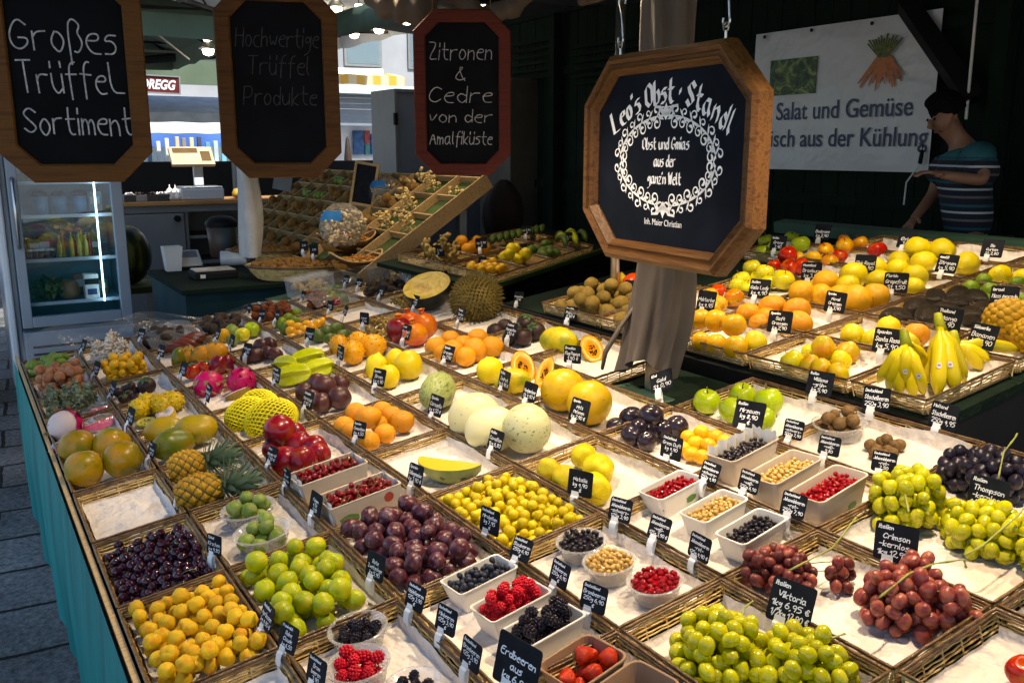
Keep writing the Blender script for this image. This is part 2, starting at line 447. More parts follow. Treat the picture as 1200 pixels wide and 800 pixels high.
slab('green_blind', 140, 66, 300, 102, 14.2, .05, mat('pale_green_blind', (.11, .16, .10), .8, vscale=2), 'pale green canvas blind behind the dark red name sign', 'blind')
awning('street_awning', 140, 136, 250, 150, 17.5, 1.2, wht, 'bright white awning over the sunlit stall across the street')
tag(slab('blue_tarp', 150, 140, 300, 172, 18.5, .5, blue_c, 'blue tarpaulin hung behind the white awning across the street', 'tarpaulin'))
cols = [(.10, .14, .24), (.62, .66, .72), (.70, .72, .70), (.55, .45, .28), (.30, .26, .24), (.65, .55, .30), (.05, .06, .09), (.12, .32, .45), (.50, .62, .70), (.16, .42, .55)]
names = ['navy', 'grey white', 'chalk white', 'tan', 'brown', 'ochre', 'black', 'petrol blue', 'light blue', 'turquoise']
xs = [172, 183, 193, 205, 213, 222, 231, 241, 250, 259]
for k, x in enumerate(xs):
    y0 = 160+(5 if k in (0, 1, 7, 8, 9) else 0)+rng.uniform(0, 3)
    slab('display_banner', x, y0, x+7, 192, 15.2+.05*k, .06, mat('banner_'+names[k].replace(' ', '_'), cols[k], .7, vscale=3), '%s upright panel in the row shown at the sunny stall opposite' % names[k], 'display panel', bevel=.01)
# roller shutter stall to the right of the second board
sh = at_Y(398, 112, 14.5); s2 = at_Y(462, 148, 14.5)
o = empty('shutter_kiosk', (sh.x, 14.5, 0), 'white kiosk with half open roller shutter seen between second and third board', 'kiosk')
g = MB(); zz = s2.z
while zz < sh.z: g.box((-.6, 0, zz), (s2.x-sh.x+.6, .05, zz+.085)); zz += .09
g.build('roller_shutter', M['grey_panel'], o)
g = MB(); g.box((-.6, -.35, sh.z+.02), (s2.x-sh.x+.8, .3, sh.z+.16)); g.build('shutter_box', mat('mint_metal', (.50, .62, .62), .5), o)
g = MB(); g.box((-.6, .6, .9), (s2.x-sh.x+.6, .66, s2.z+.3)); g.build('back_wall', wht, o)
g = MB(); g.box((-.6, -.1, 0), (s2.x-sh.x+.6, .6, at_Y(400, 186, 14.4).z)); g.build('counter', mat('kiosk_front', (.2, .2, .21), .6), o)
for k, (x0, y0, x1, y1, cc, nm) in enumerate(((414, 153, 427, 181, (.03, .10, .25), 'navy blue'), (427, 153, 434, 168, (.35, .05, .05), 'dark red'), (435, 157, 442, 181, (.05, .20, .55), 'bright blue'), (428, 169, 434, 181, (.05, .22, .20), 'teal'))):
    slab('goods_panel', x0, y0, x1, y1, 15.0+.01*k, .05, mat('goods_'+nm.replace(' ', '_'), cc, .6, vscale=12, var=.5), nm+' goods hanging inside the white kiosk', 'hanging goods')
a = at_Y(407, 163, 14.1)
g = MB(); g.lathe([(.001, 0), (.05, 0), (.045, a.z*.6), (.07, a.z*.8), (.03, a.z), (.001, a.z+.05)], 10, (a.x, 14.1, 0))
tag(g.build('wooden_figure_post', M['darkwood'], smooth=True), 'slim brown turned post standing before the white kiosk', 'post')
# yellow checked awning
mt, t, b = newmat('yellow_check')
tc = t.nodes.new('ShaderNodeTexCoord'); ck = t.nodes.new('ShaderNodeTexWave'); ck.inputs['Scale'].default_value = 1.3; ck.bands_direction = 'X'
t.links.new(tc.outputs['Object'], ck.inputs[0]); rp = ramp(t, [(.35, (.62, .36, .03)), (.65, (.62, .52, .36))]); t.links.new(ck.outputs['Fac'], rp.inputs[0]); t.links.new(rp.outputs[0], b.inputs[0])
awning('checked_awning', 380, 84, 462, 93, 12.5, .35, mt, 'yellow and cream checked awning edge left of the third board')
tb = at_Y(385, 83, 12.3); tb2 = at_Y(448, 84, 12.3)
g = MB(); g.tube([tb, tb2], .035, 8); tag(g.build('fluorescent_tube', emit_mat('tube_glow', (1, .93, .75), 5)), 'lit fluorescent tube above the yellow checked awning', 'lamp')

# ------------------------------------------------------------------ market umbrellas behind
def umbrella(cx, cy, half, zt, ze_, mtl, label, pole=True):
    o = empty('market_umbrella', (cx, cy, 0), label, 'umbrella')
    g = MB(); ap = Vector((0, 0, zt)); cs = [Vector((-half, -half, ze_)), Vector((half, -half, ze_)), Vector((half, half, ze_)), Vector((-half, half, ze_))]
    for k in range(4):
        p, q = cs[k], cs[(k+1) % 4]
        n = 8; b0 = len(g.v)
        g.grid(lambda s, c_: tuple(ap.lerp(p.lerp(q, s), c_)-Vector((0, 0, .12*math.sin(c_*math.pi)*(1-abs(2*s-1)*0)))), n, 6)
        g.grid(lambda s, c_: tuple(p.lerp(q, s)-Vector((0, 0, .22*c_+.015*math.sin(s*30)*c_))), 12, 1)
    g.build('canopy', mtl, o)
    g = MB()
    for k in range(4):
        g.tube([ap-Vector((0, 0, .06)), cs[k]-Vector((0, 0, .04))], .018, 6)
        mid = (cs[k]+cs[(k+1) % 4])/2
        g.tube([ap-Vector((0, 0, .06)), mid-Vector((0, 0, .05))], .015, 6)
        g.tube([ap*.75+Vector((0, 0, .0)), (cs[k]+ap)/2-Vector((0, 0, .08))], .012, 6)
        g.tube([ap*.75+Vector((0, 0, .0)), (mid+ap)/2-Vector((0, 0, .1))], .012, 6)
    g.build('ribs', M['black'], o)
    if pole:
        g = MB(); g.tube([(0, 0, 0), (0, 0, zt)], .03, 10); g.build('pole', M['grey_cab'], o)
    return o
umbrella(.9, 11.3, 1.9, 3.9, 2.95, M['canopy'], 'green white square market umbrella with dark ribs beyond the fridge')
umbrella(2.95, 11.0, 2.3, 4.0, 3.36, M['canopy_white'], 'bluish white market umbrella hung with round lamps beyond the second board')
a = at_D(395, 88, 8.8); c = at_D(610, 30, 7.2)
g = MB()
g.grid(lambda s, q: (3.62+.01*math.sin(s*40)*q, 9.9-2.9*s, 3.06-.04*s-.24*q), 40, 2)
o = g.build('green_valance', mat('green_valance', (.05, .09, .06), .85), smooth=True); tag(o, 'green cloth valance sloping down behind the third board', 'valance')
o.modifiers.new('t', 'SOLIDIFY').thickness = .008
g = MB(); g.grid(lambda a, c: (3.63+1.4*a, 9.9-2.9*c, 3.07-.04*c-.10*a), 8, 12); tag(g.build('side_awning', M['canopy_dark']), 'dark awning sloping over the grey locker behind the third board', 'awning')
pa, pb, pc_ = at_D(470, 44, 9.0), at_D(505, 90, 9.0), at_D(480, 40, 9.0)
# hanging lamps: glass bulb in a disc shade
def lamp_thing(p, label, s=1.0, top=None):
    o = empty('pendant_lamp', p, label, 'lamp', 'round pendant lamps under the white umbrella')
    g = MB(); g.lathe([(.03*s, .10*s), (.09*s, .03*s), (.10*s, .012*s), (.03*s, .012*s)], 14); g.build('shade', M['steel'], o, smooth=True)
    g = MB(); g.lathe([(.001, -.06*s), (.05*s, -.045*s), (.065*s, 0), (.05*s, .011*s), (.001, .011*s)], 14); g.build('bulb', M['lamp_glow'], o, smooth=True)
    g = MB(); g.lathe([(.001, .10*s), (.045*s, .10*s), (.045*s, .17*s), (.001, .17*s)], 12); g.build('glow_ring', M['lamp_glow'], o, smooth=True)
    g = MB(); g.tube([(0, 0, .17*s), (0, 0, top or .6)], .006, 5); g.build('cord', M['black'], o)
    return o
for k, (x, y, D, wh) in enumerate(((394, 10, 9.5, 'nearest the second board, topmost'), (421, 24, 10.4, 'in the middle of the cluster'), (390, 33, 11.5, 'lowest beside the second board'), (415, 40, 11.8, 'bottom centre of the cluster'), (444, 34, 10.9, 'right of the lowest pair'), (477, 23, 9.6, 'just left of the third board'), (455, 14, 9.4, 'peeping out under the rolled brown cloth'), (558, 3, 8.2, 'above the top of the third board'), (517, 11, 8.8, 'above the left corner of the third board'), (161, 36, 9.4, 'beside the right edge of the first board'), (244, 59, 9.8, 'left of the second board under the green umbrella'))):
    lamp_thing(at_D(x, y, D), 'lit round pendant lamp '+wh, top=.5)
# beams and wires under the far canopies
for k, (x0, y0, x1, y1, D0, D1, rr, lab) in enumerate(((150, 8, 265, 16, 8.5, 9.2, .03, 'dark canopy beam running above the green umbrella'), (210, 0, 262, 16, 8.0, 9.0, .03, 'dark oblique canopy beam left of the second board'), (160, 71, 262, 64, 12, 12, .05, 'dark horizontal lamp rail above the dark red sign'), (376, 37, 455, 38, 11, 11, .02, 'thin dark rail between the round lamps'), (183, 39, 222, 70, 9.4, 10, .01, 'slack pale cord from the first board towards the lamp rail'), (250, 18, 246, 57, 9.0, 9.6, .008, 'pale cord holding the lamp left of the second board'))):
    g = MB(); g.tube([at_D(x0, y0, D0), at_D(x1, y1, D1)], rr, 6)
    tag(g.build('canopy_beam' if k < 4 else 'cord', M['black'] if k < 4 else M['cloth_white']), lab, 'beam' if k < 4 else 'cord')
g = MB(); a = at_Y(150, 190, 11.0); c = at_Y(300, 246, 11.0); g.box((a.x-.6, 11, c.z), (c.x+3.2, 11.3, a.z))  # drawn on below the rail as a black sheet that darkens the gap
tag(g.build('rail_and_dark_sheet', M['black'], bevel=.01), 'black rail extended down as a dark sheet behind the grey cabinet', 'rail')

# ================================================================== WRITING
GL = {'A':"0c2h4c 1e3e",'B':"0c0h 0h3h4g3f0f 3f4e4d3c0c",'C':"4g2h0f0d2c4d",'D':"0c0h 0h2h4f4e2c0c",'E':"4h0h0c4c 0f3f",'F':"4h0h0c 0f3f",
'G':"4g2h0f0d2c4d4e2e",'H':"0c0h 4c4h 0f4f",'I':"0c0h",'J':"3h3d1c0d",'K':"0c0h 4h0e4c",'L':"0h0c4c",'M':"0c0h2e4h4c",'N':"0c0h4c4h",'O':"2h0g0d2c4d4g2h",
'P':"0c0h 0h3h4g3e0e",'R':"0c0h 0h3h4g3e0e 1e4c",'S':"4g2h0g1f3e4d2c0d",'T':"0h4h 2h2c",'U':"0h0d2c4d4h",'V':"0h2c4h",'W':"0h1c2g3c4h",'Z':"0h4h0c4c",
'a':"3f1f0e0d1c2c3d 3f3d4c",'b':"0h0c 0e2f3e3d2c0c",'c':"3f1f0e0d1c3c",'d':"3e1f0e0d1c2c3d 3h3c",'e':"0e3e3f1f0e0d1c3c",'f':"3h2h1g1b 0f3f",'g':"3e1f0e1d3e 3f3b1a0a",
'h':"0h0c 0e2f3e3c",'i':"0f0c 0g0h",'j':"1f1b0a",'k':"0h0c 3f0d3c",'l':"0h0d1c",'m':"0c0f 0e1f2e2c 2e3f4e4c",'n':"0c0f 0e2f3e3c",'o':"1f0e0d1c2c3d3e2f1f",
'p':"0f0a 0e2f3e3d2c0d",'q':"3e1f0e0d1c3d 3f3a",'r':"0c0f 0e1f3f",'s':"3f1f0e2e3d2c0c",'t':"1h1d2c3c 0f3f",'u':"0f0d1c2c3d 3f3c",'v':"0f1c3f",'w':"0f1c2e3c4f",
'x':"0f3c 3f0c",'y':"0f1d2d 3f1b0a",'z':"0f3f0c3c",'\u00df':"0a0g1h2h3g2f3e3d2c1c",'\u00e4':"3f1f0e0d1c2c3d 3f3d4c 1g1h 3g3h",'\u00fc':"0f0d1c2c3d 3f3c 0g0h 3g3h",'\u00f6':"1f0e0d1c2c3d3e2f1f 0g0h 3g3h",
'0':"2h0g0d2c4d4g2h",'1':"0f2h2c",'2':"0g1h3h4g4f0c4c",'3':"0h4h2f4e4d2c0c",'4':"3c3h0e4e",'5':"4h0h0f3f4e4d2c0c",'6':"3h1g0e0d2c4d4e2f0e",'7':"0h4h1c",'8':"2f0g2h4g2f0d2c4d2f",'9':"4f1e0g2h4g4f3c",
',':"1c0b",'.':"0c0d",'-':"0e3e",'/':"0b3h",'&':"4d2c0d1f3h1h3d4c",'\u20ac':"4g2h1f1d2c4d 0f3f 0e3e","'":"0h0g",'\u00b7':"0e0f"}
def polys(txt, smooth=2, condensed=1.0, jit=0.0, rg=None):
    """centre lines of one line of lettering, cap height 5 units"""
    out = []; x = 0.0
    for ch in txt:
        if ch == ' ': x += 2.6*condensed; continue
        gl = GL.get(ch)
        if gl is None: continue
        mw = 0
        dy = rg.uniform(-jit, jit) if rg else 0
        for st in gl.split():
            pts = [(int(st[i])*1.0, ord(st[i+1])-99.0) for i in range(0, len(st), 2)]
            mw = max(mw, max(p[0] for p in pts))
            if rg: pts = [(a+rg.uniform(-jit, jit), b_+dy+rg.uniform(-jit, jit)) for a, b_ in pts]
            for _ in range(smooth if len(pts) > 2 else 0):
                q = [pts[0]]
                for a, b_ in zip(pts, pts[1:]):
                    q += [(.75*a[0]+.25*b_[0], .75*a[1]+.25*b_[1]), (.25*a[0]+.75*b_[0], .25*a[1]+.75*b_[1])]
                q.append(pts[-1]); pts = q
            out.append([(x+a*condensed, b_) for a, b_ in pts])
        x += (mw+1.25)*condensed
    return out, max(.1, x-1.25*condensed)
def ribbon(mb, pts, wd, z=0.0):
    n = len(pts); vs = []
    P = [Vector((a, b_, 0)) for a, b_ in pts]
    if n < 2: return
    P[0] = P[0]+(P[0]-P[1]).normalized()*wd*.3; P[-1] = P[-1]+(P[-1]-P[-2]).normalized()*wd*.3
    for i in range(n):
        t = (P[min(i+1, n-1)]-P[max(i-1, 0)])
        if t.length < 1e-9: t = Vector((1, 0, 0))
        t.normalize(); nn = Vector((-t.y, t.x, 0))*wd/2
        vs += [(P[i].x+nn.x, P[i].y+nn.y, z), (P[i].x-nn.x, P[i].y-nn.y, z)]
    mb.add(vs, [(2*i, 2*i+1, 2*i+3, 2*i+2) for i in range(n-1)])
def nib(mb, pts, vec, z=0.0):
    """broad pen: every segment swept by the nib vector"""
    vx, vy = vec
    for k, (a, b_) in enumerate(zip(pts, pts[1:])):
        zz = z+.00002*k
        q = [(a[0]-vx, a[1]-vy, zz), (a[0]+vx, a[1]+vy, zz), (b_[0]+vx, b_[1]+vy, zz), (b_[0]-vx, b_[1]-vy, zz)]
        if (b_[0]-a[0])*vy-(b_[1]-a[1])*vx > 0: q.reverse()
        mb.add(q, [(0, 3, 2, 1)])
def text_line(mb, txt, x, y, h, wd, align='c', maxw=None, smooth=2, slant=.1, jit=.12, rg=None, z=0.0, rot=0.0, cond=1.0):
    ps, wt = polys(txt, smooth, cond, jit, rg)
    s = h/5.0; sx = s
    if maxw and wt*sx > maxw: sx = maxw/wt
    off = {'c': -wt*sx/2, 'l': 0, 'r': -wt*sx}[align]
    cr, sr = math.cos(rot), math.sin(rot)
    for p in ps:
        q = []
        for a, b_ in p:
            X = a*sx+off+b_*s*slant; Y = b_*s
            q.append((x+X*cr-Y*sr, y+X*sr+Y*cr))
        ribbon(mb, q, wd, z)
def font_text(name, txt, size, mtl, parent, loc, offset=0.0, align='CENTER', sx=1.0, shear=0.0):
    cu = bpy.data.curves.new(name, 'FONT'); cu.body = txt; cu.size = size; cu.align_x = align; cu.offset = offset; cu.shear = shear
    cu.extrude = .0004
    o = bpy.data.objects.new(name, cu); COL.objects.link(o)
    dg = bpy.context.evaluated_depsgraph_get()
    me = bpy.data.meshes.new_from_object(o.evaluated_get(dg)); me.materials.clear(); me.materials.append(mtl)
    bpy.data.objects.remove(o); bpy.data.curves.remove(cu)
    r = inst(name, me, parent, loc); r.scale = (sx, 1, 1)
    return r

# ------------------------------------------------------------------ octagonal boards
def octagon(hw, hh, c):
    return [(hw-c, -hh), (hw, -hh+c), (hw, hh-c), (hw-c, hh), (-hw+c, hh), (-hw, hh-c), (-hw, -hh+c), (-hw+c, -hh)]
def inset(poly, d):
    n = len(poly); out = []
    for i in range(n):
        p0 = Vector(poly[i-1]); p1 = Vector(poly[i]); p2 = Vector(poly[(i+1) % n])
        e1 = (p1-p0).normalized(); e2 = (p2-p1).normalized()
        n1 = Vector((-e1.y, e1.x)); n2 = Vector((-e2.y, e2.x))
        bis = (n1+n2).normalized(); out.append(tuple(p1+bis*(d/bis.dot(n1))))
    return out
def board(p, xdir, hw, hh, c, fw, mtl, label, prof, tilt=0.0):
    """octagonal framed chalkboard; local x = reading direction, y = up, z = towards the reader"""
    x = Vector(xdir).normalized(); z = x.cross(Vector((0, 0, 1))).normalized(); y = z.cross(x)
    if tilt: y2 = (y*math.cos(tilt)-z*math.sin(tilt)); z = x.cross(y2); y = y2
    o = empty('chalkboard', p, label, 'chalkboard', mat3=Matrix((x, y, z)).transposed())
    oc = octagon(hw, hh, c)
    g = MB(); rings = []
    for d, zz in prof: rings.append([(a, b_, zz) for a, b_ in inset(oc, d*fw)])
    vs = [q for r_ in rings for q in r_]; fs = []
    for i in range(len(rings)-1):
        for k in range(8): fs.append((i*8+k, i*8+(k+1) % 8, (i+1)*8+(k+1) % 8, (i+1)*8+k))
    k0 = (len(rings)-1)*8
    for k in range(8): fs.append((k0+k, k0+(k+1) % 8, (k+1) % 8, k))
    g.add(vs, fs); g.build('frame', mtl, o)
    ic = inset(oc, fw*.93)
    g = MB(); g.add([(a, b_, -.004) for a, b_ in ic]+[(a, b_, .0) for a, b_ in ic], [tuple(range(7, -1, -1)), tuple(range(8, 16))]+[(k, (k+1) % 8, 8+(k+1) % 8, 8+k) for k in range(8)])
    g.build('slate', mat('slate_board', (.004, .0045, .006) if tilt == 0 else (.007, .010, .018), .7, spec=.08, var=.35, vscale=9), o)
    return o
FLAT = [(0, -.012), (0, .010), (.08, .014), (.9, .014), (1, .009), (1, -.012)]
rg = random.Random(3)
facing = lambda p: Vector((0, 0, 1)).cross(Vector((CAM.x-p.x, CAM.y-p.y, 0)).normalized())
p1 = at_D(82, 88, 2.56); b1 = board(p1, facing(p1)+RT*.2, .202, .30, .085, .052, M['oak_dark'], 'large octagonal blackboard with golden brown frame lettered Gro\u00dfes Tr\u00fcffel Sortiment', FLAT)
g = MB()
text_line(g, 'Gro\u00dfes', -.005, .062, .088, .0044, maxw=.27, rg=rg, slant=-.05)
text_line(g, 'Tr\u00fcffeL', .005, -.05, .085, .0044, maxw=.27, rg=rg, slant=-.05)
text_line(g, 'Sortiment', .01, -.165, .074, .0044, maxw=.28, rg=rg, slant=0)
g.build('lettering', M['chalk_soft'], b1, (0, 0, .0006))
p2 = at_D(327, 98, 3.06); b2 = board(p2, facing(p2)+RT*.1, .20, .315, .085, .052, M['oak_dark'], 'octagonal blackboard with brown frame and half wiped lettering in the middle', FLAT)
g = MB()
text_line(g, 'Hochwertige', .0, .118, .060, .0036, maxw=.27, rg=rg)
text_line(g, 'Tr\u00fcffel', .0, .03, .060, .0036, maxw=.2, rg=rg)
text_line(g, 'Produkte', .0, -.07, .060, .0036, maxw=.24, rg=rg)
g.build('lettering', M['chalk_dim'], b2, (0, 0, .0006))
p3 = at_D(542, 110, 3.74); b3 = board(p3, facing(p3)+RT*.1, .20, .332, .085, .05, M['red_wood'], 'smaller octagonal blackboard with dark red frame lettered Zitronen & Cedre', FLAT)
g = MB()
for s_, y, h in (('Zitronen', .135, .066), ('&', .052, .052), ('Cedre', -.035, .064), ('von der', -.115, .05), ('Amalfik\u00fcste', -.205, .052)):
    text_line(g, s_, -.01, y, h, .0034, maxw=.26, rg=rg)
g.build('lettering', M['chalk_soft'], b3, (0, 0, .0006))

# big sign before the draped post
D5 = 2.35
ps_ = at_D(779, 187, D5)
th5 = R(3.9); sdir = Vector((math.sin(th5), math.cos(th5), 0))
MOULD = [(0, -.02), (0, .006), (.06, .020), (.28, .030), (.44, .026), (.50, .018), (.62, .020), (.72, .024), (.82, .018), (1, .004), (1, -.02)]
bs = board(ps_, -sdir, .362, .279, .125, .056, M['oak'], 'octagonal oak framed dark blue sign with white ornament wreath hung before the draped post', MOULD, tilt=.0001)
bs.name = 'stall_sign'; bs['category'] = 'sign'
def arc_text(mb, txt, x0, x1, y0, kk, h, wd, cond):
    _, wt = polys(txt, 0, cond); s = (x1-x0)/wt; x = 0.0
    for ch in txt:
        if ch == ' ': x += 2.6*cond; continue
        ps, w_ = polys(ch, 0, cond); xc = x0+(x+w_/2)*s; th = math.atan(-2*kk*xc)*.75; yb = y0-kk*xc*xc
        for p in ps:
            nib(mb, [(xc+(a-w_/2)*s*math.cos(th)-b_*h/5*math.sin(th), yb+(a-w_/2)*s*math.sin(th)+b_*h/5*math.cos(th)) for a, b_ in p], (wd*.42, wd*.32))
        x += w_+1.25*cond
g = MB()
arc_text(g, "Leo's Obst \u00b7 Standl", -.232, .238, .144, 1.45, .058, .0122, .60)
def bl_line(txt, y, h, w_, cond=.62):
    ps, wt = polys(txt, 0, cond); s = h/5.0; sx = min(s, w_/wt)
    for p in ps: nib(g, [(a*sx-wt*sx/2, y+b_*s) for a, b_ in p], (h*.085, h*.06))
bl_line('Obst und Gmias', .026, .030, .195)
bl_line('aus der', -.018, .030, .090)
bl_line("ganz'n Welt", -.063, .030, .140)
g.build('lettering', M['chalk'], bs, (0, 0, .0007))
# wreath of scrolls
g = MB()
def scroll(x, y, a, size, turn, hand):
    n = 26; pts = []; ws = []
    for i in range(n):
        f = i/(n-1); r_ = size*(1-f*.86)
        an = a+hand*f*turn
        pts.append((x+math.cos(an)*r_-math.cos(a)*size, y+math.sin(an)*r_-math.sin(a)*size)); ws.append(size*(.17+.42*f*f))
    vs = []
    for i in range(n):
        t_ = Vector(pts[min(i+1, n-1)])-Vector(pts[max(i-1, 0)]); t_.normalize(); nn = Vector((-t_.y, t_.x))*ws[i]/2
        vs += [(pts[i][0]+nn.x, pts[i][1]+nn.y, .0), (pts[i][0]-nn.x, pts[i][1]-nn.y, .0)]
    g.add(vs, [(2*i, 2*i+1, 2*i+3, 2*i+2) for i in range(n-1)])
def leaf2(x, y, a, ln, wd):
    vs = []; n = 8
    for i in range(n+1):
        f = i/n; ww = wd*math.sin(math.pi*min(1, f*1.05))*(1-.3*f)
        px, py = x+math.cos(a)*ln*f, y+math.sin(a)*ln*f
        vs += [(px-math.sin(a)*ww, py+math.cos(a)*ww, 0), (px+math.sin(a)*ww, py-math.cos(a)*ww, 0)]
    g.add(vs, [(2*i, 2*i+1, 2*i+3, 2*i+2) for i in range(n)])
WX, WY, WC = .202, .116, -.004
def wpt(t_, d=0): return (WX+d)*math.cos(t_), WC+(WY+d)*math.sin(t_)
for q in (1, -1):
    for q2 in (1, -1):
        f = lambda t_, d=0: (wpt(t_, d)[0]*q, (wpt(t_, d)[1]-WC)*q2+WC)
        ang = lambda a: math.atan2(math.sin(a)*q2, math.cos(a)*q)
        ribbon(g, [f(R(4+i*4)) for i in range(20)], .0032)
        hs = q*q2
        for k, t_ in enumerate((8, 20, 33, 46, 58, 69, 79)):
            x, y = f(R(t_)); tang = ang(R(t_)+math.pi/2)
            scroll(x, y, tang-hs*R(80), .015 if k % 2 else .018, R(420), hs)
            scroll(x, y, tang+hs*R(90), .013 if k % 2 else .016, R(380), -hs)
            leaf2(x, y, tang+hs*R(25), .034, .0042); leaf2(x, y, tang-hs*R(35), .028, .0038)
            leaf2(x, y, tang+hs*R(150), .022, .0036)
        ribbon(g, [f(R(88)), f(R(84), .022), f(R(78), .026)], .007)
for q2 in (1, -1):
    x, y = 0, WC+WY*q2
    leaf2(x-.0, y-.012*q2, R(90)*q2, .045, .013)
    for s_ in (-1, 1): scroll(x, y+.014*q2, R(90)*q2-s_*R(60), .02, R(300), s_*q2); leaf2(x, y, R(90)*q2+s_*R(55), .036, .008)
g.build('wreath', M['chalk'], bs, (0, 0, .0012))
font_text('owner_line', 'Inh. Maier Christian', .0235, M['chalk'], bs, (.0, -.172, .0006), sx=.86)
for bb in (b1, b2, b3, bs):
    sl_ = [q for q in bb.children if q.name.startswith('slate')][0]
    for q in list(bb.children):
        if q.name.split('.')[0] in ('lettering', 'wreath', 'owner_line'): q.parent = sl_
# hooks and rings on top of the boards
def hook(x, y, h, parent):
    g = MB()
    g.tube([(x, y, .0), (x, y+.018, .0)], .003, 6)
    g.tube([(x+.010*math.cos(t_), y+.026+.010*math.sin(t_), 0) for t_ in [i*2*math.pi/10 for i in range(11)]], .0018, 5, cap=False)
    pts = [(x+.012*math.cos(R(a)), y+.040+.014*math.sin(R(a)), 0) for a in range(150, 391, 24)]
    pts += [(x+.006, y+.08, 0), (x+.0, y+.11, 0)]+[(x+.004+.016*math.cos(R(a)), y+h+.016*math.sin(R(a)), 0) for a in range(190, -60, -25)]
    g.tube(pts, .0026, 6); return g.build('hook', M['steel'], parent)
hook(-.215, .279, .14, bs); hook(.215, .279, .14, bs)
rail_c = bs.matrix_world @ Vector((0, .445, 0))
bpy.context.view_layer.update()
g = MB(); g.tube([bs.matrix_world @ Vector((-.42, .446, .0)), bs.matrix_world @ Vector((.42, .446, .0))], .014, 8)
tag(g.build('hanging_rail', M['darkwood']), 'dark wooden rail above the frame carrying the sign hooks', 'rail')
for bb in (b1, b2, b3):
    hh_ = {b1: .30, b2: .315, b3: .332}[bb]
    g = MB(); g.tube([(-.12, hh_-.012, 0), (-.10, hh_+.30, 0)], .002, 5); g.tube([(.12, hh_-.012, 0), (.10, hh_+.30, 0)], .002, 5); g.build('cord', M['stem_brown'], bb)
tag(MB.build((lambda q: (q.tube([p1+Vector((-.5, -.25, .58)), p1+Vector((0, 0, .60)), p2+Vector((0, 0, .615)), p3+Vector((0, 0, .62)), p3+Vector((.5, .5, .62))], .015, 8), q)[1])(MB()), 'hanging_bar', M['darkwood']), 'dark bar under the canopy carrying the three chalkboards', 'bar')

# ------------------------------------------------------------------ draped post in the middle (closed parasol)
pb = on(772, 452, -.05)
post = empty('draped_post', (pb.x, pb.y, 0), 'square post wrapped in brown cloth with its loose hem behind the sign', 'post')
g = MB(); g.box((-.035, -.035, 0), (.035, .035, 2.62)); g.build('pole', M['steel'], post, bevel=.004)
zb = pb.z
g = MB()
def drape(a, c):
    t_ = a*2*math.pi
    z = zb+.02+(2.62-zb)*c
    lo = max(0, 1-(c/.30)); rad = .070+.022*math.sin(min(1, lo*1.15)*math.pi*.8)+.012*math.sin(6*t_+c*9)+.010*math.sin(11*t_)*(.4+lo)
    return (rad*math.cos(t_)+.012*math.sin(c*7)+.03*lo-.06*lo*lo, rad*1.1*math.sin(t_)+.03*lo, z+.05*lo+.035*math.sin(2*t_+.6)*lo)
g.grid(drape, 72, 46); o = g.build('cloth', M['cloth_brown'], post, smooth=True)
g = MB(); g.tube([(.085*math.cos(a), .09*math.sin(a), zb+.55+.01*math.sin(a*3)) for a in [i*2*math.pi/24 for i in range(25)]], .006, 6); g.build('cord', M['cloth_brown'], post, smooth=True)
g = MB(); g.tube([(-.05, .05, zb+.30), (-.10, .09, zb+.20), (-.14, .12, zb+.11), (-.135, .14, zb+.05)], [.010, .016, .018, .012], 8, flat=.5); g.build('tie_end', M['cloth_brown'], post, smooth=True)
g = MB(); g.box((-.13, -.13, zb-.045), (.13, .13, zb-.012)); g.build('foot_plate', M['green_paint'], post, bevel=.006)
# pale steel strut beside it
q0 = on(716, 392, .0)
g = MB(); g.tube([(q0.x+.25, q0.y+.3, .2), (q0.x+.25, q0.y+.3, 2.7)], .02, 10); tag(g.build('steel_strut', M['steel'], smooth=True), 'bright steel tube standing just behind the draped post', 'strut')

# rolled brown cloth at the top
for k, (pts, rr, lab) in enumerate((([(425, -25), (452, -2), (490, 6), (505, -20)], [.05, .085, .09, .04], 'rolled brown awning cloth hanging above the left corner of the third board'), ([(505, -15), (540, -4), (566, 20), (600, 8), (640, -40)], [.03, .045, .03, .05, .05], 'twisted brown awning cloth draped over the top of the third board'))):
    g = MB(); P = [at_D(x, y, 3.9+.05*k) for x, y in pts]
    fine = []; fr = []
    for i in range(len(P)-1):
        for j in range(7):
            f = j/7; fine.append(P[i].lerp(P[i+1], f)); fr.append((rr[i]*(1-f)+rr[i+1]*f)*(1+.12*math.sin((i*7+j)*1.9)))
    g.tube(fine, fr, 14); tag(g.build('rolled_cloth', M['cloth_brown'], smooth=True), lab, 'cloth')
# ------------------------------------------------------------------ banner on the wall
XB = XW-.045
tl, trr, bl = at_X(889, 38, XB), at_X(1108, 14, XB), at_X(903, 198, XB)
W_ = tl.y-trr.y; z1 = (tl.z+trr.z)/2; z0 = bl.z; H_ = z1-z0
ban = empty('banner', (XB-.012, tl.y, z0), 'white vinyl banner lettered Salat und Gem\u00fcse with two vegetable pictures', 'banner', mat3=Matrix(((0, -1, 0), (0, 0, 1), (-1, 0, 0))).transposed())
mb_v = mat('vinyl_banner', (.56, .58, .62), .34, var=.05, vscale=3, bump=.9, bscale=3.5)
g = MB(); g.grid(lambda a, c: (W_*a, H_*c, .010+.003*math.sin(a*9+c*4)*math.sin(c*7+a*3)+.002*math.sin(c*23+math.sin(a*5)*2)*max(0, c-.5)), 40, 30)
g.build('vinyl', mb_v, ban, smooth=True)
def bxy(px, py):
    q = at_X(px, py, XB); return tl.y-q.y, q.z-z0
navy = mat('navy_print', (.02, .045, .12), .5)
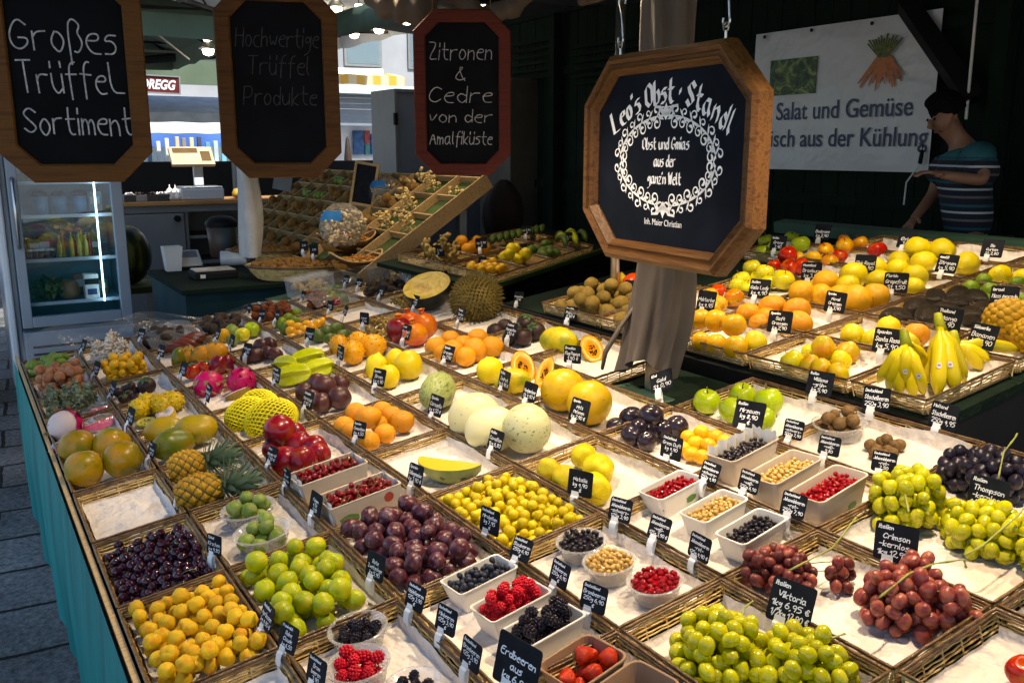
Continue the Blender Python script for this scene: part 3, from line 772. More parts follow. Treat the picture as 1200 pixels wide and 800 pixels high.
def bline(txt, x0, y0, x1, h):
    (a0, b0), (a1, b1_) = bxy(x0, y0), bxy(x1, y0)
    t_ = font_text('lettering', txt, h, navy, ban, (a0, b0, .0165), offset=.0015, align='LEFT')
    wd = max(v.co.x for v in t_.data.vertices); t_.scale.x = (a1-a0)/wd
bline('Salat und Gem\u00fcse', 912, 141, 1072, .165)
bline('frisch aus der K\u00fchlung', 893, 172, 1090, .165)
a0, b0 = bxy(905, 113); a1, b1_ = bxy(962, 66)
mt, t, b = newmat('lettuce_print'); tc = t.nodes.new('ShaderNodeTexCoord'); vo = t.nodes.new('ShaderNodeTexNoise'); vo.inputs['Scale'].default_value = 11; vo.inputs['Detail'].default_value = 6; vo.inputs['Distortion'].default_value = 2
t.links.new(tc.outputs['Object'], vo.inputs[0]); rp = ramp(t, [(.35, (.01, .025, .012)), (.52, (.05, .12, .03)), (.66, (.30, .36, .12))]); t.links.new(vo.outputs[0], rp.inputs[0]); t.links.new(rp.outputs[0], b.inputs[0])
g = MB(); g.box((a0, b0, .018), (a1, b1_, .022)); g.build('lettuce_picture', mt, ban)
g = MB(); cx, cy = bxy(1040, 66)
rg = random.Random(5)
for k in range(17):
    f = (k/16-.5)*2+rg.uniform(-.06, .06); a = -math.pi/2+f*.80+rg.uniform(-.06, .06); ln = .15+.075*rg.random()
    x0, y0 = cx+f*.03, cy+.0
    x1, y1 = x0+math.cos(a)*ln, y0+math.sin(a)*ln
    nx, ny = -math.sin(a), math.cos(a); zz = .021+.0004*k
    g.add([(x0+nx*.017, y0+ny*.017, zz), (x0-nx*.017, y0-ny*.017, zz), (x1-nx*.004, y1-ny*.004, zz), (x1+nx*.004, y1+ny*.004, zz)], [(0, 1, 2, 3)])
g.build('carrot_picture', mat('carrot_print', [(.30, .08, .02), (.62, .20, .05), (.46, .12, .03)], .5, vscale=26), ban)
g = MB()
for k in range(13):
    f = (k/12-.5)*2; a = math.pi/2+f*-.7; ln = .11+.03*rg.random(); x0, y0 = cx+f*.025, cy-.01; x1, y1 = x0+math.cos(a)*ln*1.2, y0+math.sin(a)*ln; zz = .0285+.0004*k
    g.add([(x0-.006, y0, zz), (x0+.006, y0, zz), (x1+.008, y1, zz), (x1-.008, y1, zz)], [(0, 1, 2, 3)])
g.build('carrot_greens', mat('carrot_green', [(.02, .05, .01), (.10, .14, .03), (.26, .20, .06)], .6, vscale=40), ban)
for k, (x, y) in enumerate(((955, 36), (1026, 28), (900, 44))):
    a0, b0 = bxy(x, y); g = MB(); g.lathe([(.001, 0), (.012, 0), (.012, .004), (.001, .005)], 10, (a0, b0, .02)); g.build('eyelet', M['black'], ban)
# name sign
a = at_D(186, 99, 8.2); fx = facing(a)
sg = empty('name_sign', a, 'dark red hanging sign with pale italic letters DREGG right of the first board', 'sign', mat3=Matrix((fx, Vector((0, 0, 1)), fx.cross(Vector((0, 0, 1))))).transposed())
sg.rotation_euler.rotate_axis('Z', R(-2))
hw = 24/FPX*8.2; hh = 10.5/FPX*8.2
g = MB(); g.box((-hw, -hh, -.015), (hw, hh, .0)); g.build('panel', mat('dark_red_paint', (.13, .012, .016), .4), sg, bevel=.004)
g = MB()
for lo, hi in (((-hw, -hh, .001), (hw, -hh+.012, .012)), ((-hw, hh-.012, .001), (hw, hh, .012)), ((hw-.012, -hh+.012, .001), (hw, hh-.012, .012)), ((-hw, -hh+.012, .001), (-hw+.012, hh-.012, .012))): g.box(lo, hi)
g.build('frame', M['grey_cab'], sg)
t_ = font_text('lettering', 'DREGG', .115, M['chalk'], sg, (-hw+.03, -.04, .003), offset=.004, align='LEFT', shear=.25); t_.scale.x = (2*hw-.07)/max(v.co.x for v in t_.data.vertices)

# ================================================================== BACKGROUND FURNITURE
# glass door fridge
YF = 6.65
fx0 = at_Y(10, 300, YF).x; fx1 = at_Y(150, 300, YF).x; FWd = fx1-fx0; FH = 1.98
fr = empty('display_fridge', (fx0, YF, 0), 'tall grey glass door fridge with lit shelves left behind the counter', 'fridge')
g = MB()
for lo, hi in (((0, .03, .12), (.03, .62, FH)), ((FWd-.03, .03, .12), (FWd, .62, FH)), ((.03, .59, .12), (FWd-.03, .62, FH)), ((.03, .03, FH-.18), (FWd-.03, .59, FH)), ((.03, .03, .12), (FWd-.03, .59, .50))): g.box(lo, hi)
g.build('body', M['fridge_grey'], fr, bevel=.006)
inner = mat('fridge_liner', (.14, .34, .42), .4, var=.05)
g = MB()
for lo, hi in (((.032, .06, .502), (.04, .588, FH-.182)), ((FWd-.04, .06, .502), (FWd-.032, .588, FH-.182)), ((.042, .575, .502), (FWd-.042, .588, FH-.182))): g.box(lo, hi)
g.build('liner', inner, fr)
d0, d1, e0, e1 = .095, FWd-.075, .60, FH-.14
g = MB()
for lo, hi in (((.035, -.03, .53), (d0, .028, FH-.06)), ((d1, -.03, .53), (FWd-.005, .028, FH-.06)), ((d0, -.03, .53), (d1, .028, e0)), ((d0, -.03, e1), (d1, .028, FH-.06))): g.box(lo, hi)
dr = g.build('door', M['fridge_grey'], fr, bevel=.005)
g = MB(); g.box((d0, -.006, e0), (d1, .0, e1)); g.build('pane', M['glass'], dr)
g = MB(); g.tube([(.065, -.032, 1.50), (.065, -.075, 1.48), (.065, -.075, 1.08), (.065, -.032, 1.06)], .013, 8); g.build('handle', M['steel'], dr, smooth=True)
g = MB(); g.box((-.045, -.03, .12), (-.002, .62, FH)); g.build('side_trim', M['white_gloss'], fr, bevel=.012)
g = MB(); g.box((.035, -.02, .13), (FWd-.005, .028, .50)); gr = g.build('lower_panel', M['fridge_grey'], fr, bevel=.006)
g = MB()
for k in range(5): g.box((.08, -.023, .19+k*.05), (FWd-.05, -.0205, .205+k*.05))
g.build('grille', M['black'], gr)
g = MB(); g.box((d1-.095, .05, .66), (d1-.086, .07, e1-.05)); g.build('light_strip', emit_mat('fridge_light', (.55, .84, 1), 4), fr)
shz = [.66, .95, 1.24, 1.46]
for z in shz:
    g = MB(); g.box((.045, .10, z), (FWd-.045, .57, z+.012)); g.build('shelf', M['glass'] if z > .7 else inner, fr)
    g = MB(); g.box((.045, .088, z-.004), (FWd-.045, .099, z+.018)); g.build('shelf_edge', M['white_gloss'], fr)
def bottle(p, h, r, mcol, mcap, label, cat='bottle', grp=None):
    o = empty('bottle', p, label, cat, grp)
    g = MB(); g.lathe([(.001, 0), (r, 0), (r, h*.62), (r*.45, h*.78), (r*.4, h*.90), (.001, h*.90)], 10); g.build('body', mcol, o, smooth=True)
    g = MB(); g.lathe([(r*.46, h*.90), (r*.46, h), (.001, h)], 8); g.build('cap', mcap, o)
    return o
oil = mat('yellow_oil', [(.45, .36, .05), (.60, .50, .10)], .2); gold = mat('gold_cap', (.5, .36, .1), .4); redj = mat('red_sauce', (.4, .03, .03), .3)
for k, x in enumerate((70, 74.5, 84, 88.5, 93, 97, 101, 106)):
    q = at_Y(x, 296, YF+.2); bottle((q.x, YF+.17+.03*(k % 2), shz[1]+.013), .15+.01*(k % 3), .016, redj if k in (3, 7) else oil, gold, ('small bottle of red sauce' if k in (3, 7) else 'slim bottle of yellow oil')+', '+['first', 'second', 'third', 'fourth', 'fifth', 'sixth', 'seventh', 'last'][k]+' from the left on the fridge shelf', grp='bottles on the fridge shelf')
jar_m = mat('dark_jar', (.03, .035, .04), .25); lid_m = M['white_gloss']
for k, x in enumerate((34, 41, 48, 55, 61)):
    q = at_Y(x, 296, YF+.2)
    o = empty('jar', (q.x, YF+.19, shz[1]+.013), 'small dark jar with pale lid, %s from the left on the fridge shelf' % ['first', 'second', 'third', 'fourth', 'fifth'][k], 'jar', 'dark jars on the fridge shelf')
    g = MB(); g.lathe([(.001, 0), (.022, 0), (.022, .05), (.001, .05)], 10); g.build('glass', jar_m, o, smooth=True)
    g = MB(); g.lathe([(.023, .05), (.023, .065), (.001, .065)], 10); g.build('lid', lid_m, o)
for k, x in enumerate((48, 70, 94)):
    q = at_Y(x, 250, YF+.25)
    o = empty('tub', (q.x, YF+.25, shz[2]+.013), 'round blue tub with dark lid, %s on the upper fridge shelf' % ['leftmost', 'middle one', 'rightmost'][k], 'tub', 'blue tubs on the upper fridge shelf')
    g = MB(); g.lathe([(.001, 0), (.045, 0), (.05, .12), (.001, .12)], 14); g.build('body', mat('blue_tub%d' % k, (.10, .22, .34), .4), o, smooth=True)
    g = MB(); g.lathe([(.053, .12), (.05, .14), (.03, .158), (.001, .162)], 14); g.build('lid', M['black'], o, smooth=True)
def leafy(name, c, rx, ry, rz, n, size, mats, label, cat, seed=1, parent=None, kind=None):
    r_ = random.Random(seed); g = MB()
    for k in range(n):
        a = r_.random()*6.28; f = r_.random()**.5; h = r_.random()
        p = Vector((rx*f*math.cos(a), ry*f*math.sin(a), rz*h*(1-f*.6)))
        d = Vector((math.cos(a)*f+r_.uniform(-.6, .6), math.sin(a)*f+r_.uniform(-.6, .6), r_.uniform(.1, 1))).normalized()
        s_ = d.orthogonal().normalized(); s2 = d.cross(s_); an = r_.random()*6.28; sd_ = s_*math.cos(an)+s2*math.sin(an); nn = d.cross(sd_)
        ln = size*r_.uniform(.6, 1.3); wd = ln*.36
        g.cur = k % len(mats)
        g.add([p, p+d*ln*.5+sd_*wd+nn*ln*.08, p+d*ln-nn*ln*.15, p+d*ln*.5-sd_*wd+nn*ln*.08], [(0, 1, 2), (0, 2, 3)])
    o = g.build(name, mats, parent, c); return tag(o, label, cat, kind=kind) if label else o
lf2 = mat('pale_leaf', [(.16, .22, .05), (.34, .36, .12)], .6)
q = at_Y(55, 318, YF+.3); leafy('herb_bunch', (q.x, YF+.28, .675), .11, .12, .16, 260, .05, [M['leaf'], lf2], 'bunch of yellow green salad leaves on the lower fridge shelf', 'salad', 4)
q = at_Y(70, 235, YF+.3); leafy('lettuce', (q.x, YF+.30, 1.475), .20, .12, .15, 300, .06, [lf2, mat('pale_leaf2', (.42, .46, .26), .6)], 'pale lettuce leaves filling the top fridge shelf', 'salad', 6)
q = at_Y(104, 316, YF+.2)
o = empty('small_carton', (q.x, YF+.16, .673), 'white printed carton right of the salad in the fridge', 'carton')
g = MB(); g.box((-.045, -.05, 0), (.045, .05, .17)); g.build('box', M['carton_white'], o, bevel=.003)
g = MB(); g.box((-.03, -.052, .03), (.03, -.0505, .07)); g.build('print', navy, o)
g = MB(); g.box((-.045, -.052, .10), (.045, -.0505, .14)); g.build('window', M['black'], o)
q = at_Y(80, 315, YF+.2); g = MB(); g.lathe([(.001, 0), (.05, .005), (.065, .05), (.05, .11), (.02, .13), (.001, .125)], 14)
tag(g.build('red_cabbage', mat('brown_red', [(.20, .08, .03), (.36, .20, .06)], .5), None, (q.x, YF+.2, .673), smooth=True), 'brown red round vegetable beside the white carton in the fridge', 'vegetable')
pk = [mat('packet_%d' % k, c_, .4, vscale=20, var=.4) for k, c_ in enumerate(((.40, .34, .10), (.30, .12, .06), (.14, .26, .08), (.50, .50, .46)))]
for k, (x, sh_, hh_, lab) in enumerate(((42, 1, .12, 'mustard packet behind the dark jars on the fridge shelf'), (54, 1, .13, 'brown packet behind the dark jars on the fridge shelf'), (113, 1, .11, 'green packet at the right end of the bottle shelf'), (118, 2, .14, 'white packet right of the blue tubs in the fridge'), (92, 0, .15, 'brown packet behind the red brown vegetable in the fridge'), (116, 0, .10, 'mustard packet at the right end of the lower fridge shelf'), (36, 3, .12, 'green packet at the left of the top fridge shelf'), (110, 3, .13, 'white packet at the right of the top fridge shelf'))):
    q = at_Y(x, 300, YF+.3); o = empty('packet', (q.x, YF+.36, shz[sh_]+.013), lab, 'packet')
    g = MB(); g.box((-.045, -.03, 0), (.045, .03, hh_)); g.build('pack', pk[(k*7+(2 if 'green' in lab else 0)) % 4 if 0 else {'mu': 0, 'br': 1, 'gr': 2, 'wh': 3}[lab[:2]]], o, bevel=.006)
    g = MB(); g.box((-.03, -.0325, hh_*.4), (.03, -.0308, hh_*.75)); g.build('label', M['clip'], o)
# tarp covered table far left
q = at_z(8, 480, 0.0)
o = empty('covered_table', (q.x-.55, q.y, 0), 'teal tarp covered table at the far left edge beside the fridge', 'table')
g = MB(); g.grid(lambda a, c: (-.6+1.0*a+.0*c, .02*math.sin(a*21)*(1-c), .02+.86*c), 40, 6); g.grid(lambda a, c: (.40+.015*math.sin(a*19)*(1-c), 1.0*a, .02+.86*c), 40, 6); g.build('tarp', M['teal'], o, smooth=True)
g = MB(); g.box((-.62, -.02, .88), (.42, 1.0, .93)); g.build('top', M['pale_wood'], o, bevel=.004)
leafy('potted_plant', (q.x-.35, q.y+.2, .93), .16, .16, .5, 220, .08, [M['leaf'], lf2], 'green leafy plant standing on the teal covered table', 'plant', 9)
# grey cabinet counter
YC = 8.8
ct = at_Y(200, 236, YC); ca = at_Y(140, 236, YC).x; cb = at_Y(300, 236, YC).x; ZC = ct.z
cab = empty('cabinet_counter', (ca, YC, 0), 'grey cabinet counter with orange wooden top behind the scale table', 'cabinet')
g = MB(); g.box((-.4, -.03, ZC-.035), (cb-ca+.6, .62, ZC)); g.build('top', mat('orange_wood', [(.36, .17, .05), (.50, .26, .09)], .45, vscale=3), cab, bevel=.004)
xs_ = at_Y(216, 250, YC).x-ca
g = MB()
for lo, hi in (((-.4, .0, .1), (-.37, .6, ZC-.04)), ((xs_, .0, .1), (xs_+.03, .6, ZC-.04)), ((cb-ca+.5, 0, .1), (cb-ca+.53, .6, ZC-.04)), ((-.37, .57, .1), (cb-ca+.5, .6, ZC-.04)), ((-.37, .03, .1), (xs_, .56, .13))): g.box(lo, hi)
for z in (.62, .86): g.box((xs_+.033, .02, z), (cb-ca+.497, .56, z+.025))
g.box((-.4, -.012, ZC-.10), (cb-ca+.53, -.002, ZC-.037))
g.build('body', M['grey_cab'], cab)
g = MB(); g.box((-.36, -.02, .14), (xs_-.01, -.001, ZC-.11)); d_ = g.build('door', M['grey_cab'], cab, bevel=.003)
g = MB(); kx = at_Y(207, 256, YC).x-ca; kz = at_Y(207, 256, YC).z; g.lathe([(.001, .03), (.03, .03), (.03, 0)], 14, (0, 0, 0), Matrix.Translation((kx, -.021, kz)) @ Matrix.Rotation(R(90), 4, 'X')); g.build('knob', M['black'], d_)
# scale with raised display
q = at_Y(234, 234, YC+.22)
sc = empty('shop_scale', (q.x, YC+.22, ZC), 'white shop scale with raised cream keypad display on the cabinet counter', 'scale')
g = MB(); g.box((-.2, -.15, .0), (.2, .15, .11)); g.build('base', M['white_gloss'], sc, bevel=.015)
g = MB(); g.box((-.19, -.14, .112), (.19, .14, .125)); g.build('pan', M['steel'], sc, bevel=.004)
g = MB(); g.box((-.02, .08, .126), (.07, .12, .34)); g.build('column', M['white_gloss'], sc, bevel=.008)
Mt = Matrix.Translation((-.03, .07, .36)) @ Matrix.Rotation(R(-52), 4, 'X')
Mt = Matrix.Translation((-.03, .07, .40)) @ Matrix.Rotation(R(48), 4, 'X')
g = MB(); g.box((-.20, -.11, -.02), (.20, .11, .02), Mt); dp = g.build('display', mat('cream_plastic', (.60, .47, .30), .5), sc, bevel=.006)
g = MB(); g.box((-.17, .03, .0205), (.06, .09, .023), Mt); g.box((.08, -.07, .0205), (.17, .05, .023), Mt); g.build('screen', mat('brown_glass', (.13, .08, .03), .25), dp)
# things on the cabinet
q = at_Y(212, 222, YC+.2); r_ = random.Random(2)
for k in range(6):
    g = MB(); rr = .035+.01*r_.random(); g.lathe([(.001, 0), (rr*.8, rr*.15), (rr, rr*.6), (rr*.6, rr*1.2), (rr*.15, rr*1.6), (rr*.1, rr*2.2), (.001, rr*2.25)], 10)
    tag(g.build('garlic_bulb', mat('garlic_skin%d' % k, (.66, .60, .55), .6), None, (q.x-.11+.05*(k % 4), YC+.1+.06*(k//4), ZC+.001+.05*(k//4)), smooth=True), 'white garlic bulb piled left of the shop scale', 'garlic', 'garlic bulbs beside the scale')
for k, (x, cc, nm) in enumerate(((150, (.05, .05, .05), 'black'), (163, (.35, .33, .30), 'pale grey'), (176, (.06, .05, .05), 'dark brown'), (189, (.04, .04, .045), 'charcoal'))):
    q = at_Y(x, 232, YC+.2); o = empty('punnet', (q.x, YC+.15, ZC+.001), nm+' punnet in the row at the left end of the cabinet top', 'punnet')
    g = MB(); g.box((-.055, -.08, 0), (.055, .08, .06)); g.build('box', mat('punnet_'+nm.replace(' ', '_'), cc, .6), o, bevel=.006)
    g = MB(); r2 = random.Random(k)
    for i in range(9): g.lathe([(.001, -.018), (.018, 0), (.001, .018)], 8, (r2.uniform(-.035, .035), r2.uniform(-.06, .06), .065))
    g.build('contents', M['paper'] if k in (0, 3) else M['darkwood'], o, smooth=True)
q = at_Y(279, 226, YC+.2); g = MB(); g.lathe([(.001, 0), (.05, .01), (.06, .05), (.04, .09), (.001, .10)], 14); tag(g.build('pumpkin', mat('orange_gourd', [(.55, .30, .04), (.62, .40, .06)], .5), None, (q.x, YC+.2, ZC+.001), smooth=True), 'small orange gourd at the right end of the cabinet top', 'gourd')
# watermelon on its green shelf
q = at_Y(157, 330, 7.55)
zs = q.z-.02
g = MB(); g.box((q.x-.25, 7.35, zs-.05), (q.x+.20, 7.8, zs)); o = tag(g.build('low_shelf', mat('moss_board', (.10, .12, .02), .6), bevel=.004), 'moss green board shelf carrying the watermelon beside the fridge', 'shelf')
g = MB(); g.box((q.x-.22, 7.38, 0), (q.x-.17, 7.75, zs-.052)); g.box((q.x+.12, 7.38, 0), (q.x+.17, 7.75, zs-.052)); g.build('supports', M['black'], o)
g = MB(); g.lathe([(math.cos(a)*.17+.0005, .23+math.sin(a)*.23) for a in [(-90+i*12)*math.pi/180 for i in range(16)]], 28)
tag(g.build('watermelon', mat('melon_rind', [(.012, .022, .010), (.03, .05, .012), (.30, .32, .03)], .35, vscale=2.2, stretch=(7, 7, .8)), None, (q.x-.02, 7.57, zs), smooth=True), 'big dark green watermelon standing between fridge and cabinet door', 'watermelon')

# scale table (teal tarp, green top)
tb_ = empty('scale_table', (1.1, 5.3, 0), 'dark teal covered table with till scale behind the counter end', 'table')
TZ = .90
g = MB(); g.box((-.02, -.02, TZ-.03), (.60, 1.02, TZ)); g.build('top', M['dark_green'], tb_, bevel=.004)
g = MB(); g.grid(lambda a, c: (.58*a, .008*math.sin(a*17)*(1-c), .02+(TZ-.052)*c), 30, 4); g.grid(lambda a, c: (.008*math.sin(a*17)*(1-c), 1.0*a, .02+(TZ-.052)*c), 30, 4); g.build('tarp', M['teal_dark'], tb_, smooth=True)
def ontab(x, y, z=TZ): return at_z(x, y, z)
q = ontab(203, 317); o = empty('plastic_tub', q, 'white square plastic tub at the left corner of the scale table', 'tub')
g = MB(); g.lathe([(.001, 0), (.062, 0), (.082, .16), (.078, .16), (.06, .006), (.001, .006)], 4, (0, 0, 0), Matrix.Rotation(R(45), 4, 'Z')); g.build('body', M['clip'], o)
q = ontab(222, 314); o = empty('card_terminal', q, 'pale tilted receipt terminal between white tub and flat scale', 'terminal')
Mt = Matrix.Translation((0, 0, .05)) @ Matrix.Rotation(R(38), 4, 'X'); g = MB(); g.box((-.075, -.075, -.03), (.075, .075, .03), Mt); g.build('body', M['clip'], o, bevel=.008)
g = MB(); g.box((-.055, -.0, .0305), (.055, .06, .033), Mt); g.build('screen', M['grey_panel'], o)
g = MB(); g.box((-.09, -.09, 0), (.09, .09, .018)); g.build('foot', M['black'], o, bevel=.004)
q = ontab(250, 325); o = empty('flat_scale', q, 'flat black and silver scale at the front of the scale table', 'scale')
g = MB(); g.box((-.13, -.1, 0), (.13, .1, .045)); g.build('base', M['black'], o, bevel=.008)
g = MB(); g.box((-.12, -.09, .047), (.12, .09, .056)); g.build('pan', M['steel'], o, bevel=.004)
g = MB(); g.box((-.10, -.103, .012), (-.07, -.1005, .034)); g.build('label', M['clip'], o)
q = ontab(277, 311); o = empty('paper_roll', q, 'white kitchen paper roll lying at the right of the scale table', 'paper roll')
g = MB(); g.lathe([(.018, -.1), (.05, -.1), (.05, .1), (.018, .1), (.018, -.1)], 18, (0, 0, 0), Matrix.Translation((0, 0, .051)) @ Matrix.Rotation(R(70), 4, 'Z') @ Matrix.Rotation(R(90), 4, 'X')); g.build('paper', M['clip'], o, smooth=False)
q = ontab(262, 300); o = empty('waste_bin', q, 'brown and teal bucket with dark lid behind the paper roll', 'bucket')
g = MB(); g.lathe([(.001, 0), (.09, 0), (.11, .22), (.001, .22)], 20); g.build('body', mat('brown_bucket', [(.16, .07, .03), (.05, .10, .12)], .5, vscale=2, stretch=(6, 6, .3)), o, smooth=True)
g = MB(); g.lathe([(.115, .22), (.12, .25), (.08, .29), (.001, .305)], 20); g.build('lid', M['black'], o, smooth=True)

# nut table, rack
nt_ = empty('nut_table', (1.72, 5.26, 0), 'dark table behind the counter end carrying the nut baskets', 'table')
g = MB(); g.box((0, 0, TZ-.03), (1.3, 1.3, TZ)); g.build('top', M['darkwood'], nt_)
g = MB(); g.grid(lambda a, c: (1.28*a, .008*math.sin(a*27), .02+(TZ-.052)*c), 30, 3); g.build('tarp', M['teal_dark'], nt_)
P0 = at_z(427, 330, .93)
S33 = Vector((math.cos(R(33)), 0, math.sin(R(33)))); N33 = S33.cross(Vector((0, 1, 0)))
ls = .3
while proj(P0+S33*ls)[0] < 571 and ls < 2: ls += .01
RM = Matrix((-Vector((0, 1, 0)), S33, N33*1.0)).transposed()
RM = Matrix((Vector((0, -1, 0)), S33, Vector((0, -1, 0)).cross(S33))).transposed()
rk = empty('nut_rack', P0, 'slanted wooden compartment rack lined with green for nuts and dried fruit', 'rack', mat3=RM)
NA, LA, NS = 9, .33, 5
g = MB(); g.box((-NA*LA, 0, -.02), (0, ls, -.008)); g.build('back', M['rack_wood'], rk)
g = MB(); g.box((-NA*LA, .004, -.006), (-.004, ls-.004, -.002)); g.build('green_lining', mat('artificial_turf', [(.03, .06, .012), (.06, .10, .02)], .9, vscale=60), rk)
g = MB()
for k in range(NA+1): g.box((-k*LA-.008, 0, .0), (-k*LA+.008, ls, .055))
g.build('long_divider', M['rack_wood'], rk, bevel=.002)
g = MB()
for j in range(NS+1):
    for k in range(NA): g.box((-(k+1)*LA+.0085, j*ls/NS-.006, .0), (-k*LA-.0085, j*ls/NS+.006, .045))
g.build('cross_divider', M['rack_wood'], rk, bevel=.002)
g = MB(); g.box((.0095, -.01, -.03), (.022, ls+.01, .07)); g.build('side_board', M['rack_wood'], rk, bevel=.003)
bpy.context.view_layer.update()
for k in (0.6, 8.5):
    for s_ in (.15, ls-.1):
        vs = P0+Vector((0, k*LA, 0))+S33*s_; g = MB()
        g.box((vs.x-.025, vs.y-.025, 0), (vs.x+.025, vs.y+.025, vs.z-.035)); child(g.build('stand_leg', M['grey_panel']), rk)
def rackp(a, s, h): return rk_m @ Vector((-a*LA, s*ls/NS, h))
bpy.context.view_layer.update(); rk_m = rk.matrix_world.copy()

# ------------------------------------------------------------------ the seller
def skin_obj(name, pts, edges, rad, mtl, parent=None, sub=2, root=0):
    me = bpy.data.meshes.new(name); me.from_pydata([tuple(p) for p in pts], edges, [])
    o = bpy.data.objects.new(name, me); COL.objects.link(o)
    me.materials.append(mtl)
    md = o.modifiers.new('skin', 'SKIN'); md.use_smooth_shade = True; md.branch_smoothing = .6
    if not me.skin_vertices: return o
    for i, r_ in enumerate(rad):
        sv = me.skin_vertices[0].data[i]; sv.radius = r_ if isinstance(r_, tuple) else (r_, r_); sv.use_root = (i == root)
    if sub: s_ = o.modifiers.new('sub', 'SUBSURF'); s_.levels = sub; s_.render_levels = sub
    if parent: o.parent = parent
    return o
skin = mat('skin', [(.24, .12, .075), (.32, .17, .11)], .55, vscale=9)
hair = mat('dark_hair', (.006, .005, .005), .8, spec=.1, bump=.4, bscale=60)
mp0 = at_D(1128, 250, 4.75)
FZ = .16
# local frame: x = screen right, y = away from camera, z up; the seller faces screen left, head bowed
mx_ = Matrix((Vector((RT.x, RT.y, 0)), Vector((-RT.y, RT.x, 0)), Vector((0, 0, 1)))).transposed()
def mloc(px, py, D=4.75):
    q = at_D(px, py, D)-Vector((mp0.x, mp0.y, 0)); return mx_.transposed() @ q
man = empty('person', (mp0.x, mp0.y, 0), 'seller in teal and navy striped shirt looking down behind the apples', 'person', mat3=mx_)
hip = mloc(1135, 285); ch_ = mloc(1132, 192); nk = mloc(1125, 163); hd0 = mloc(1111, 150); hd1 = mloc(1106, 133)
sh1 = mloc(1147, 179, 4.52); el1 = mloc(1153, 212, 4.44); wr1 = mloc(1111, 206, 4.47)
sh2 = mloc(1108, 190, 4.95); el2 = mloc(1094, 228, 4.95); wr2 = mloc(1073, 254, 4.85)
kn1 = hip+Vector((-.12, -.10, -.42)); an1 = Vector((hip.x-.1, hip.y-.10, FZ+.10)); ft1 = Vector((an1.x-.16, an1.y, FZ+.045))
kn2 = hip+Vector((.02, .10, -.43)); an2 = Vector((hip.x+.05, hip.y+.10, FZ+.10)); ft2 = Vector((an2.x-.16, an2.y, FZ+.045))
mid = (hip+ch_)/2
pts = [hip, mid, ch_, nk, hd0, hd1, sh1, el1, wr1, sh2, el2, wr2, hip+Vector((0, -.09, -.06)), kn1, an1, ft1, hip+Vector((0, .09, -.06)), kn2, an2, ft2]
ed = [(0, 1), (1, 2), (2, 3), (3, 4), (4, 5), (2, 6), (6, 7), (7, 8), (2, 9), (9, 10), (10, 11), (0, 12), (12, 13), (13, 14), (14, 15), (0, 16), (16, 17), (17, 18), (18, 19)]
rd = [.09, .09, .09, .055, .062, .118, .050, .035, .024, .050, .035, .024, .075, .06, .042, .035, .085, .06, .042, .035]
# hands: palm and five fingers each
def add_hand(wi, d, up_, side):
    w0 = pts[wi]; d = d.normalized(); s_ = d.cross(up_).normalized()*side; up_ = s_.cross(d)*side
    palm = w0+d*.055; pts.append(palm); ed.append((wi, len(pts)-1)); rd.append((.036, .018)); pi = len(pts)-1
    for k, (o_, ln) in enumerate(((-.03, .068), (-.011, .078), (.009, .074), (.028, .060))):
        a = palm+d*.035+s_*o_; b_ = a+d*ln*.5-up_*.010; c_ = b_+d*ln*.4-up_*.026
        i0 = len(pts); pts.extend([a, b_, c_]); rd.extend([.0095, .0085, .0075]); ed.extend([(pi, i0), (i0, i0+1), (i0+1, i0+2)])
    a = palm-d*.02-s_*.036; b_ = a+d*.035-s_*.018-up_*.012; i0 = len(pts); pts.extend([a, b_]); rd.extend([.012, .009]); ed.extend([(pi, i0), (i0, i0+1)])
add_hand(8, (pts[8]-pts[7])+Vector((0, 0, .01)), Vector((0, 0, 1)), 1)
add_hand(11, (pts[11]-pts[10]), Vector((-.5, 0, .8)), 1)
ci_ = len(pts); pts.append(mloc(1097, 154)); ed.append((5, ci_)); rd.append(.058)
body = skin_obj('body', pts, ed, rd, skin, man)
# face details
fd = Vector((-.86, -.12, -.5)).normalized()     # the way the face looks (left and down)
fu = Vector((-.45, 0, .89)); fu = (fu-fd*fu.dot(fd)).normalized(); fs = fd.cross(fu)
HM = Matrix((fd, fs, fu)).transposed().to_4x4(); HM.translation = (hd0*.12+hd1*.88)
HR = .106
def hp(a, b_, c): return HM @ Vector((a, b_, c))
g = MB()
def cranium(a, c):
    t_ = a*2*math.pi; e = (-.18+1.18*c)*math.pi/2
    x = .96*math.cos(e)*math.cos(t_); y = math.cos(e)*math.sin(t_); z = math.sin(e)
    front = max(0, x)*(1-c); k = 1.08-(.55*min(1, max(0, (x-.25)*2.5))*max(0, min(1, (.72-z)*4)))
    n_ = 1+.03*noise.noise(Vector((x*6, y*6, z*6)))
    return tuple(hp((x*1.02-.08)*HR*k*n_, y*.84*HR*k*n_, (z*.94+.20)*HR*k*n_))
g.grid(cranium, 36, 18); g.build('hair', hair, man, smooth=True)
HF = .086
g = MB(); g.tube([hp(HF*.92, 0, .02), hp(HF*1.14, 0, -.016), hp(HF*1.0, 0, -.028)], [.008, .015, .008], 8); g.build('nose', skin, man, smooth=True)
for s_ in (-1, 1):
    g = MB(); g.lathe([(.001, -.02), (.012, -.012), (.014, 0), (.012, .012), (.001, .02)], 8, (0, 0, 0), Matrix.Translation(hp(-.004, s_*HF*.92, -.004)) @ HM.to_3x3().to_4x4() @ Matrix.Diagonal((1.2, .5, 1.5, 1))); g.build('ear', skin, man, smooth=True)
    g = MB(); g.lathe([(.001, -.009), (.009, 0), (.001, .009)], 8, tuple(hp(HF*.86, s_*.032, .016))); g.build('eye', M['black'], man, smooth=True)
